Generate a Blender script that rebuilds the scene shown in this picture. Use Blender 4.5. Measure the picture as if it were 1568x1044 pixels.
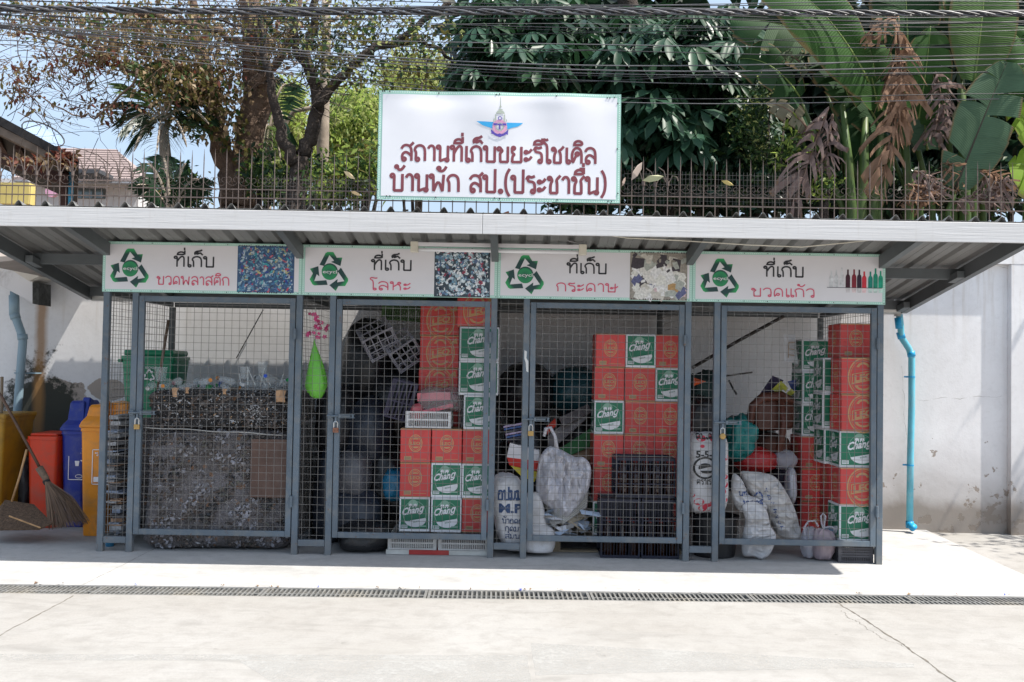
import bpy, math, random
import numpy as np
from mathutils import Vector, Matrix, noise
from mathutils.bvhtree import BVHTree
for _o in list(bpy.data.objects): bpy.data.objects.remove(_o)
SC = bpy.context.scene
COL = SC.collection
# ---------------------------------------------------------------- camera
FPX = 1470.0; EYE = 1.376; PITCH = math.radians(1.64); ROLL = math.radians(0.97)
cr_, sr_ = math.cos(ROLL), math.sin(ROLL); cp_, sp_ = math.cos(PITCH), math.sin(PITCH)
cam_d = bpy.data.cameras.new('camera'); cam = bpy.data.objects.new('camera', cam_d); COL.objects.link(cam)
cam_d.sensor_width = 36; cam_d.lens = 36*FPX/1568; cam_d.clip_start = 0.1; cam_d.clip_end = 2000
R_ = Vector((cr_, -sr_*sp_, sr_*cp_)); U_ = Vector((-sr_, -cr_*sp_, cr_*cp_)); B_ = -Vector((0, cp_, sp_))
mw = Matrix.Identity(4)
for i in range(3):
    mw[i][0] = R_[i]; mw[i][1] = U_[i]; mw[i][2] = B_[i]
mw[0][3] = 0; mw[1][3] = 0; mw[2][3] = EYE
cam.matrix_world = mw
SC.camera = cam
# ---------------------------------------------------------------- light
KX, KY = 0.52, -0.155            # towards the sun, per metre of height
sun_dir = Vector((KX, KY, 1)).normalized()
SUN_EL = math.asin(sun_dir.z)
w = bpy.data.worlds.new('World'); SC.world = w; w.use_nodes = True
nt = w.node_tree; bg = nt.nodes['Background']
sky = nt.nodes.new('ShaderNodeTexSky'); sky.sky_type = 'NISHITA'; sky.sun_disc = False
sky.sun_elevation = SUN_EL; sky.sun_rotation = math.atan2(KX, KY)
sky.air_density = 1.0; sky.dust_density = 4.5; sky.ozone_density = 1.0
tc_ = nt.nodes.new('ShaderNodeTexCoord'); cn_ = nt.nodes.new('ShaderNodeTexNoise'); cn_.inputs['Scale'].default_value = 2.2; cn_.inputs['Detail'].default_value = 6; cn_.inputs['Distortion'].default_value = .6
nt.links.new(tc_.outputs['Generated'], cn_.inputs['Vector'])
mr_ = nt.nodes.new('ShaderNodeMapRange'); mr_.inputs[1].default_value = .3; mr_.inputs[2].default_value = .75; mr_.inputs[3].default_value = .30; mr_.inputs[4].default_value = .8
nt.links.new(cn_.outputs[0], mr_.inputs[0])
mx_ = nt.nodes.new('ShaderNodeMix'); mx_.data_type = 'RGBA'; nt.links.new(mr_.outputs[0], mx_.inputs[0]); nt.links.new(sky.outputs[0], mx_.inputs[6]); mx_.inputs[7].default_value = (4.7, 6.0, 7.6, 1)   # thin bright haze high up
nt.links.new(mx_.outputs[2], bg.inputs[0]); bg.inputs[1].default_value = 0.12
sl = bpy.data.lights.new('sun', 'SUN'); sl.energy = 5.0; sl.angle = math.radians(0.5); sl.color = (1.0, 0.95, 0.87)
so = bpy.data.objects.new('sun', sl); COL.objects.link(so)
so.rotation_euler = sun_dir.to_track_quat('Z', 'Y').to_euler()
SC.view_settings.view_transform = 'Standard'; SC.view_settings.look = 'None'
SC.view_settings.exposure = 0.66; SC.view_settings.gamma = 1; SC.view_settings.use_curve_mapping = False
SC.render.engine = 'CYCLES'
SC.cycles.max_bounces = 8; SC.cycles.transparent_max_bounces = 12
# ---------------------------------------------------------------- helpers
def ray(px, py):
    u = px-784; v = py-522
    x = (u*cr_+v*sr_)/FPX; d = (-u*sr_+v*cr_)/FPX
    y = cp_+d*sp_; z = sp_-d*cp_
    return x/y, z/y
def at(px, py, Y):
    a, b = ray(px, py); return Vector((a*Y, Y, EYE+b*Y))
def gr(px, py, z=0.0):
    a, b = ray(px, py); Y = (z-EYE)/b; return Vector((a*Y, Y, z))
WL = {}
def tag(o, label=None, cat=None, group=None, kind=None):
    if label: o['label'] = label
    if cat: o['category'] = cat
    if group: o['group'] = group
    if kind: o['kind'] = kind
    return o
def thing(name, label, cat, loc, group=None, rz=0):
    o = bpy.data.objects.new(name, None); COL.objects.link(o); o.location = loc; o.rotation_euler = (0, 0, rz)
    o.empty_display_size = 0.05
    WL[o.name] = Vector(loc)
    return tag(o, label, cat, group)
def mesh_obj(name, me, parent=None, loc=(0, 0, 0)):
    o = bpy.data.objects.new(name, me); COL.objects.link(o); o.location = loc
    if parent: o.parent = parent
    return o
class MB:
    def __init__(s): s.v = []; s.f = []; s.m = []; s.mi = 0; s.T = None
    def add(s, vs, fs):
        n = len(s.v)
        if s.T is not None: vs = [s.T @ Vector(p) for p in vs]
        s.v.extend([tuple(p) for p in vs]); s.f.extend([tuple(n+i for i in f) for f in fs]); s.m.extend([s.mi]*len(fs)); return s
    def box(s, x0, x1, y0, y1, z0, z1, mi=None):
        if mi is not None: s.mi = mi
        return s.add([(x0,y0,z0),(x1,y0,z0),(x1,y1,z0),(x0,y1,z0),(x0,y0,z1),(x1,y0,z1),(x1,y1,z1),(x0,y1,z1)],
                     [(0,3,2,1),(4,5,6,7),(0,1,5,4),(1,2,6,5),(2,3,7,6),(3,0,4,7)])
    def bbox(s, x0, x1, y0, y1, z0, z1, b=0.004):      # box with chamfered vertical and horizontal edges
        vs = []; 
        def ring(i, z):
            return [(x0+i,y0,z),(x1-i,y0,z),(x1,y0+i,z),(x1,y1-i,z),(x1-i,y1,z),(x0+i,y1,z),(x0,y1-i,z),(x0,y0+i,z)]
        def inset(z):
            return [(x0+b,y0+b*.4,z),(x1-b,y0+b*.4,z),(x1-b*.4,y0+b,z),(x1-b*.4,y1-b,z),(x1-b,y1-b*.4,z),(x0+b,y1-b*.4,z),(x0+b*.4,y1-b,z),(x0+b*.4,y0+b,z)]
        vs = inset(z0)+ring(b, z0+b)+ring(b, z1-b)+inset(z1)
        fs = [tuple(reversed(range(8))), tuple(range(24, 32))]
        for r in range(3):
            for k in range(8):
                fs.append((r*8+k, r*8+(k+1)%8, (r+1)*8+(k+1)%8, (r+1)*8+k))
        return s.add(vs, fs)
    def obox(s, c, size, R):
        hx, hy, hz = [q/2 for q in size]
        c = Vector(c)
        vs = [c+R@Vector(p) for p in [(-hx,-hy,-hz),(hx,-hy,-hz),(hx,hy,-hz),(-hx,hy,-hz),(-hx,-hy,hz),(hx,-hy,hz),(hx,hy,hz),(-hx,hy,hz)]]
        return s.add(vs, [(0,3,2,1),(4,5,6,7),(0,1,5,4),(1,2,6,5),(2,3,7,6),(3,0,4,7)])
    def bar(s, a, b, wx, wz=None):                     # rectangular bar between two points
        a = Vector(a); b = Vector(b); d = b-a; L = d.length; wz = wz or wx
        R = d.to_track_quat('Y', 'Z').to_matrix()
        return s.obox((a+b)/2, (wx, L, wz), R)
    def tube(s, pts, r, n=6, cap=True, closed=False):
        pts = [Vector(p) for p in pts]; N = len(pts)
        if N < 2: return s
        rs = r if isinstance(r, (list, tuple)) else [r]*N
        vs = []; fs = []
        pu = None
        for i in range(N):
            a = pts[max(i-1, 0)] if not closed else pts[i-1]; b = pts[min(i+1, N-1)] if not closed else pts[(i+1) % N]
            d = (b-a)
            if d.length < 1e-9: d = Vector((0,0,1))
            d.normalize()
            if pu is None:
                pu = d.orthogonal().normalized()
            pu = (pu - d*pu.dot(d))
            if pu.length < 1e-6: pu = d.orthogonal()
            pu.normalize(); q = d.cross(pu)
            for k in range(n):
                t = 2*math.pi*k/n
                vs.append(pts[i]+(pu*math.cos(t)+q*math.sin(t))*rs[i])
        for i in range(N-1 if not closed else N):
            j = (i+1) % N
            for k in range(n):
                fs.append((i*n+k, i*n+(k+1)%n, j*n+(k+1)%n, j*n+k))
        if cap and not closed:
            fs.append(tuple(reversed(range(n)))); fs.append(tuple((N-1)*n+k for k in range(n)))
        return s.add(vs, fs)
    def lathe(s, prof, c=(0,0,0), n=16, sx=1, sy=1):   # profile of (r, z)
        c = Vector(c); vs = []; fs = []
        for r, z in prof:
            for k in range(n):
                t = 2*math.pi*k/n; vs.append((c.x+r*sx*math.cos(t), c.y+r*sy*math.sin(t), c.z+z))
        for i in range(len(prof)-1):
            for k in range(n):
                fs.append((i*n+k, i*n+(k+1)%n, (i+1)*n+(k+1)%n, (i+1)*n+k))
        fs.append(tuple(reversed(range(n)))); fs.append(tuple((len(prof)-1)*n+k for k in range(n)))
        return s.add(vs, fs)
    def prism(s, poly, y0, y1):                        # outline in x,z pushed along y
        n = len(poly)
        vs = [(x, y0, z) for x, z in poly]+[(x, y1, z) for x, z in poly]
        return s.add(vs, [tuple(range(n)), tuple(reversed(range(n, 2*n)))]+[(i, i+n, (i+1)%n+n, (i+1)%n) for i in range(n)])
    def flat(s, poly, y):
        return s.add([(x, y, z) for x, z in poly], [tuple(range(len(poly)))])
    def build(s, name, mats, parent=None, origin=None, smooth=False, local=False, share=False):
        me = bpy.data.meshes.new(name)
        if local: org = Vector((0,0,0)); loc = Vector((0,0,0))
        elif parent is not None:
            pw = WL[parent.name]; org = Vector(origin) if origin is not None else pw.copy(); loc = org-pw
        else:
            if origin is None:
                xs = [p[0] for p in s.v]; ys = [p[1] for p in s.v]; zs = [p[2] for p in s.v]
                origin = ((min(xs)+max(xs))/2, (min(ys)+max(ys))/2, min(zs))
            org = Vector(origin); loc = org
        ox, oy, oz = org
        me.from_pydata([(p[0]-ox, p[1]-oy, p[2]-oz) for p in s.v], [], s.f)
        if not isinstance(mats, (list, tuple)): mats = [mats]
        for m in mats: me.materials.append(m)
        if len(mats) > 1: me.polygons.foreach_set('material_index', s.m)
        if smooth: me.polygons.foreach_set('use_smooth', [True]*len(me.polygons))
        me.update()
        o = mesh_obj(name, me, parent, loc)
        WL[o.name] = org
        return o
def smooth_by_angle(o, deg=40):
    me = o.data
    me.polygons.foreach_set('use_smooth', [True]*len(me.polygons))
    if hasattr(me, 'set_sharp_from_angle'): me.set_sharp_from_angle(angle=math.radians(deg))
def copy_tree(o, loc=None, rz=None, label=None):
    c = o.copy(); COL.objects.link(c)
    if loc is not None: c.location = loc
    if rz is not None: c.rotation_euler = (0, 0, rz)
    if label: c['label'] = label
    for ch in list(o.children):
        d = ch.copy(); COL.objects.link(d); d.parent = c
        for g2 in list(ch.children):
            e = g2.copy(); COL.objects.link(e); e.parent = d
    return c
# ---------------------------------------------------------------- materials
MATS = {}
def nodes(m):
    m.use_nodes = True; nt = m.node_tree; return nt, nt.nodes['Principled BSDF']
def mix_rgb(nt, fac, a, b, mode='MIX'):
    n = nt.nodes.new('ShaderNodeMix'); n.data_type = 'RGBA'; n.blend_type = mode
    for sock, val in ((n.inputs[0], fac), (n.inputs[6], a), (n.inputs[7], b)):
        if hasattr(val, 'node'): nt.links.new(val, sock)
        elif isinstance(val, (int, float)): sock.default_value = val
        else: sock.default_value = (*val[:3], 1)
    return n.outputs[2]
def noise_n(nt, scale, detail=4, rough=.55, vec=None, dist=0):
    n = nt.nodes.new('ShaderNodeTexNoise'); n.inputs['Scale'].default_value = scale; n.inputs['Detail'].default_value = detail
    n.inputs['Roughness'].default_value = rough; n.inputs['Distortion'].default_value = dist
    if vec is not None: nt.links.new(vec, n.inputs['Vector'])
    return n.outputs[0]
def ramp(nt, fac, stops):
    n = nt.nodes.new('ShaderNodeValToRGB'); cr = n.color_ramp
    while len(cr.elements) > 1: cr.elements.remove(cr.elements[-1])
    cr.elements[0].position = stops[0][0]; c = stops[0][1]; cr.elements[0].color = (*c, 1) if not isinstance(c, (int, float)) else (c, c, c, 1)
    for p, c in stops[1:]:
        e = cr.elements.new(p); e.color = (*c, 1) if not isinstance(c, (int, float)) else (c, c, c, 1)
    nt.links.new(fac, n.inputs[0]); return n.outputs[0]
def mathn(nt, op, a, b=0.0, clamp=False):
    n = nt.nodes.new('ShaderNodeMath'); n.operation = op; n.use_clamp = clamp
    for sock, val in ((n.inputs[0], a), (n.inputs[1], b)):
        if hasattr(val, 'node'): nt.links.new(val, sock)
        else: sock.default_value = val
    return n.outputs[0]
def coord(nt, kind='Object', scale=None):
    n = nt.nodes.new('ShaderNodeTexCoord'); out = n.outputs[kind]
    if scale is not None:
        mp = nt.nodes.new('ShaderNodeMapping'); mp.inputs['Scale'].default_value = scale; nt.links.new(out, mp.inputs[0]); out = mp.outputs[0]
    return out
def bump_n(nt, b, h, strength, dist=0.01):
    n = nt.nodes.new('ShaderNodeBump'); n.inputs['Strength'].default_value = strength; n.inputs['Distance'].default_value = dist
    nt.links.new(h, n.inputs['Height']); nt.links.new(n.outputs[0], b.inputs['Normal'])
def M(name, rgb, rough=.6, var=.15, scale=6, bump=0, bscale=60, metal=0, spec=.4, dirt=None, dirt_amt=.35, sub=0, alpha=1, trans=0, dscale=3, bdist=.01):
    if name in MATS: return MATS[name]
    m = bpy.data.materials.new(name); nt, b = nodes(m); MATS[name] = m
    b.inputs['Roughness'].default_value = rough; b.inputs['Metallic'].default_value = metal
    b.inputs['Specular IOR Level'].default_value = spec
    vec = coord(nt)
    lo = tuple(c*(1-var) for c in rgb); hi = tuple(min(1, c*(1+var)) for c in rgb)
    col = mix_rgb(nt, ramp(nt, noise_n(nt, scale, 5, vec=vec), [(.3, 0), (.7, 1)]), lo, hi)
    if dirt:
        f = ramp(nt, noise_n(nt, dscale, 8, .65, vec=vec, dist=.6), [(.48, 0), (.68, dirt_amt)])
        col = mix_rgb(nt, f, col, dirt)
    nt.links.new(col, b.inputs['Base Color'])
    if bump: bump_n(nt, b, noise_n(nt, bscale, 4, vec=vec), bump, bdist)
    if alpha < 1: b.inputs['Alpha'].default_value = alpha
    if trans: b.inputs['Transmission Weight'].default_value = trans
    return m
def obj_random(m, amt):
    nt = m.node_tree; b = nt.nodes['Principled BSDF']; l = b.inputs['Base Color'].links[0]; src = l.from_socket
    oi = nt.nodes.new('ShaderNodeObjectInfo'); hs = nt.nodes.new('ShaderNodeHueSaturation'); hs.inputs['Saturation'].default_value = .95
    nt.links.new(mathn(nt, 'ADD', mathn(nt, 'MULTIPLY', oi.outputs['Random'], amt), 1-amt*.55), hs.inputs['Value']); nt.links.new(src, hs.inputs['Color']); nt.links.new(hs.outputs[0], b.inputs['Base Color'])
def leafmat(name, rgb, trans=.35, rough=.45, var=.3, scale=1.5):
    m = bpy.data.materials.new(name); nt, b = nodes(m); MATS[name] = m
    g = nt.nodes.new('ShaderNodeNewGeometry')
    vec = coord(nt)
    lo = tuple(c*(1-var) for c in rgb); hi = tuple(min(1, c*(1+var)) for c in rgb)
    f = mathn(nt, 'ADD', mathn(nt, 'MULTIPLY', g.outputs['Random Per Island'], .7), mathn(nt, 'MULTIPLY', noise_n(nt, scale, 3, vec=vec), .3))
    col = mix_rgb(nt, f, lo, hi)
    nt.links.new(col, b.inputs['Base Color']); b.inputs['Roughness'].default_value = rough; b.inputs['Specular IOR Level'].default_value = .2
    t = nt.nodes.new('ShaderNodeBsdfTranslucent'); nt.links.new(mix_rgb(nt, .5, col, tuple(min(1, c*1.8) for c in rgb)), t.inputs[0])
    mx = nt.nodes.new('ShaderNodeMixShader'); mx.inputs[0].default_value = trans
    nt.links.new(b.outputs[0], mx.inputs[1]); nt.links.new(t.outputs[0], mx.inputs[2])
    nt.links.new(mx.outputs[0], nt.nodes['Material Output'].inputs[0])
    return m
def steel_paint():
    m = M('painted_steel', (.105, .135, .165), .45, .16, 3, bump=.15, bscale=90, dirt=(.22, .21, .19), dirt_amt=.45, dscale=9)
    nt = m.node_tree; b = nt.nodes['Principled BSDF']; src = b.inputs['Base Color'].links[0].from_socket; g = nt.nodes.new('ShaderNodeNewGeometry'); sp = nt.nodes.new('ShaderNodeSeparateXYZ'); nt.links.new(g.outputs['Position'], sp.inputs[0])
    n = noise_n(nt, 34, 6, .7, vec=g.outputs['Position']); n2 = noise_n(nt, 7, 4, .6, vec=g.outputs['Position'])
    f = ramp(nt, mathn(nt, 'ADD', n, mathn(nt, 'MULTIPLY', n2, .35)), [(.80, 0), (.86, .8)])
    c = mix_rgb(nt, f, src, (.16, .075, .035))
    lowf = mathn(nt, 'MULTIPLY', ramp(nt, mathn(nt, 'ADD', sp.outputs[2], mathn(nt, 'MULTIPLY', n, .12)), [(.05, .8), (.22, 0)]), n2)
    c = mix_rgb(nt, lowf, c, (.24, .22, .19)); nt.links.new(c, b.inputs['Base Color']); return m
steel = steel_paint()
steel_dark = M('grey_steel', (.10, .11, .115), .5, .15, 3, bump=.1)
wire_m = M('galvanised_wire', (.18, .17, .16), .5, .2, 12, metal=.2)
black = M('black_rubber', (.012, .012, .013), .6)
chrome = M('bright_metal', (.6, .6, .6), .25, .05, metal=.9)
brass = M('brass', (.42, .27, .10), .4, .2, metal=.6)
white_pl = M('white_print', (.72, .70, .72), .5, .03, 3, bump=.05, bscale=14, bdist=.05)
mint = M('mint_border', (.40, .66, .56), .5, .06)
mint_lt = M('mint_light_print', (.68, .82, .76), .5, .03)
ink = M('dark_ink', (.03, .03, .035), .5, .05)
crimson = M('pink_red_ink', (.66, .10, .17), .5, .05)
maroon = M('maroon_ink', (.22, .055, .07), .5, .08)
# ---------------------------------------------------------------- setting: ground, road, slab, drain
def concrete(name, rgb, stain, sc=1.0, fine=.25, crackc=None):
    m = bpy.data.materials.new(name); nt, b = nodes(m); vec = coord(nt)
    n1 = noise_n(nt, 1.1*sc, 6, .6, vec=vec, dist=.4); n2 = noise_n(nt, 90, 4, .7, vec=vec); n3 = noise_n(nt, 7*sc, 8, .7, vec=vec, dist=.3)
    col = mix_rgb(nt, ramp(nt, n1, [(.35, 0), (.7, 1)]), rgb, stain)
    col = mix_rgb(nt, ramp(nt, n3, [(.46, 0), (.64, .5)]), col, tuple(c*.8 for c in stain))
    col = mix_rgb(nt, mathn(nt, 'MULTIPLY', ramp(nt, n2, [(.35, 0), (.75, 1)]), fine), col, tuple(c*.35 for c in rgb))
    pit = ramp(nt, noise_n(nt, 210, 3, .8, vec=vec), [(.66, 0), (.74, .75)]); col = mix_rgb(nt, pit, col, tuple(c*.4 for c in rgb))
    blot = ramp(nt, noise_n(nt, 2.6, 3, .5, vec=coord(nt, 'Object', (.5, 1.4, 1)), dist=1.5), [(.57, 0), (.72, .38)]); col = mix_rgb(nt, blot, col, tuple(c*.62 for c in stain))
    spot = ramp(nt, noise_n(nt, 14, 2, .5, vec=vec), [(.73, 0), (.78, .5)]); col = mix_rgb(nt, spot, col, tuple(c*.5 for c in stain))
    tyre = ramp(nt, noise_n(nt, 2.2, 5, .6, vec=coord(nt, 'Object', (.16, 2.2, 1))), [(.56, 0), (.70, .25)]); col = mix_rgb(nt, tyre, col, tuple(c*.6 for c in rgb))
    # brush marks along the road
    br = noise_n(nt, 6, 3, .6, vec=coord(nt, 'Object', (1.2, 26, 1)))
    col = mix_rgb(nt, ramp(nt, br, [(.35, 0), (.75, .22)]), col, tuple(min(1, c*1.25) for c in rgb))
    nt.links.new(col, b.inputs['Base Color']); b.inputs['Roughness'].default_value = .85; b.inputs['Specular IOR Level'].default_value = .25
    h = mathn(nt, 'ADD', n2, mathn(nt, 'MULTIPLY', n3, .8))
    bump_n(nt, b, h, .35, .006)
    return m
road_m = concrete('road_concrete', (.345, .335, .32), (.29, .275, .255))
slab_m = concrete('slab_concrete', (.45, .445, .44), (.37, .365, .355), 1.6)
soil_m = M('bare_soil', (.16, .12, .085), .95, .3, 2, bump=.6, bscale=18)
def DY(x): return 6.0+.02*x        # far edge of the trench
g0 = MB().add([(-600,-600,-.25),(600,-600,-.25),(600,600,-.25),(-600,600,-.25)], [(0,1,2,3)]).build('ground', soil_m, origin=(0,0,-.25)); tag(g0, kind='structure')
XL, XR = -14, 14
def sheet_box(name, poly, z0, z1, mat):
    n = len(poly); b = MB()
    b.add([(x,y,z1) for x,y in poly]+[(x,y,z0) for x,y in poly], [tuple(range(n)), tuple(reversed(range(n,2*n)))]+[(i, i+n, (i+1)%n+n, (i+1)%n) for i in range(n)])
    o = b.build(name, mat, origin=(0,0,0)); return tag(o, kind='structure')
road = sheet_box('road', [(XL,-8),(XR,-8),(XR,DY(XR)-.235),(XL,DY(XL)-.235)], -.24, 0, road_m)
slab = sheet_box('floor_slab', [(XL,DY(XL)),(3.55,DY(3.55)),(3.72,8.6),(XL,8.6)], -.24, .0, slab_m)
lane = sheet_box('side_pavement', [(3.554,DY(3.55)),(XR,DY(XR)),(XR,8.6),(3.724,8.6)], -.24, -.022, road_m)
tr = MB().add([(XL,DY(XL)-.24,-.16),(XR,DY(XR)-.24,-.16),(XR,DY(XR)+.005,-.16),(XL,DY(XL)+.005,-.16)], [(0,1,2,3)])
tag(tr.build('drain_channel', M('dark_channel', (.07, .065, .06), .7, .4, 8, bump=.5), origin=(0,0,-.16)), kind='structure')  # trench bottom in a dark brown tone
# cracks and the slab joint: thin sunken seams
crack_m = M('crack_dirt', (.13, .115, .095), .9, .4, 30)
def seam(name, a, b, wd, jag, seed, n=60):
    rnd = random.Random(seed); a = Vector(a); b = Vector(b); d = (b-a); nrm = Vector((-d.y, d.x, 0)).normalized()
    vs = []; fs = []; off = 0
    for i in range(n+1):
        t = i/n; off += rnd.uniform(-jag, jag); off *= .93
        c = a+d*t+nrm*off; ww = wd*rnd.uniform(.3, 1.2)
        vs += [c-nrm*ww/2, c+nrm*ww/2]
        if i: fs.append((2*i-2, 2*i-1, 2*i+1, 2*i))
    o = MB().add([(p.x, p.y, .0012) for p in vs], fs).build(name, crack_m, origin=(0,0,.0012)); return tag(o, kind='structure')
seam('road_crack', gr(1283, 922), gr(1500, 1072), .011, .006, 3)
seam('road_crack', gr(1290, 935), gr(1380, 990), .003, .01, 8)
seam('road_joint', gr(112, 912), gr(-160, 1060), .007, .004, 5)
seam('slab_joint', (-2.62, DY(-2.6)+.01, 0), (-2.62, 7.3, 0), .004, .004, 9)
# worn paint on the road
def worn_paint():
    m = bpy.data.materials.new('worn_road_paint'); nt, b = nodes(m); vec = coord(nt)
    n = noise_n(nt, 30, 6, .75, vec=vec); n2 = noise_n(nt, 3, 4, .6, vec=vec)
    f = ramp(nt, mathn(nt, 'ADD', mathn(nt, 'MULTIPLY', n, .6), mathn(nt, 'MULTIPLY', n2, .5)), [(.44, 0), (.66, 1)])
    b.inputs['Base Color'].default_value = (.40, .395, .38, 1); b.inputs['Roughness'].default_value = .8
    t = nt.nodes.new('ShaderNodeBsdfTransparent'); mx = nt.nodes.new('ShaderNodeMixShader'); nt.links.new(mathn(nt, 'MULTIPLY', f, .7), mx.inputs[0])
    nt.links.new(t.outputs[0], mx.inputs[1]); nt.links.new(b.outputs[0], mx.inputs[2]); nt.links.new(mx.outputs[0], nt.nodes['Material Output'].inputs[0])
    return m
wp = worn_paint()
def marking(pts):
    P = [gr(*p) for p in pts]
    o = MB().add([(p.x, p.y, .0007) for p in P], [tuple(reversed(range(len(P))))]).build('road_marking', wp, origin=(0,0,.0007)); tag(o, kind='structure')
marking([(-60, 1001), (808, 1003), (808, 1011), (-60, 1011)])
marking([(366, 1012), (808, 1012), (816, 1052), (440, 1060)])
marking([(812, 984), (1120, 1000), (1400, 1016), (1400, 1022), (1150, 1026), (820, 1034)])
# drain grates
grate_m = M('cast_iron_grate', (.17, .17, .165), .6, .3, 14, bump=.3, dirt=(.28, .25, .2), dirt_amt=.6)
def make_grate(L):
    b = MB(); W = .225
    b.box(0, L, 0, .018, -.03, 0); b.box(0, L, W-.018, W, -.03, 0)
    b.box(0, .016, .018, W-.018, -.03, -.001); b.box(L-.016, L, .018, W-.018, -.03, -.001)
    b.box(.016, L-.016, .085, .1, -.028, -.003)
    x = .03
    while x < L-.03:
        b.box(x, x+.011, .018, W-.018, -.024, -.0015); x += .029
    return b.build('drain_grate', grate_m, local=True)
gt = make_grate(.985)
xs = -4.45; k = 0; gap_h = []
while xs < 4.3:
    o = gt if k == 0 else gt.copy()
    if k: COL.objects.link(o)
    o.location = (xs, DY(xs)-.23, -.002); o.rotation_euler = (0, 0, math.atan(.02))
    tag(o, 'grey iron drain grate section '+['at the far left edge of the forecourt', 'in front of the broom and dustpan', 'in front of the plastic bottle gate', 'in front of the strip with the green bag', 'in front of the metal gate carton stack', 'in front of the white sack beside the paper gate', 'in front of the paper gate crates', 'in front of the glass bottle gate', 'at the far right beyond the turquoise pipe'][k], 'drain grate', 'drain grates along the slab edge')
    xs += .992; k += 1
# litter caught in the drain and along its edge
rnd = random.Random(4)
lb = MB()
for i in range(230):
    x = rnd.uniform(-3.6, 3.6); y = DY(x)-rnd.uniform(-.02, .03) if rnd.random() < .6 else DY(x)-rnd.uniform(.03, .2)
    z = .002 if y > DY(x) else -.05
    s = rnd.uniform(.006, .02); a = rnd.uniform(0, 3.1)
    lb.mi = rnd.choice([0, 0, 1, 1, 2, 3]) if rnd.random() < .93 else 4
    c, q = math.cos(a)*s, math.sin(a)*s
    lb.add([(x-c, y-q, z), (x+q*.5, y-c*.5, z+.008), (x+c, y+q, z+.003), (x-q*.5, y+c*.5, z+.012)], [(0,1,2,3)])
tag(lb.build('drain_litter', [M('dry_leaf', (.23, .15, .08)), M('paper_scrap', (.55, .5, .45)), M('leaf_brown', (.13, .08, .05)), M('red_scrap', (.4, .05, .04)), M('blue_cap', (.03, .08, .5))], origin=(0, 6, 0)), kind='stuff')
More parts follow.
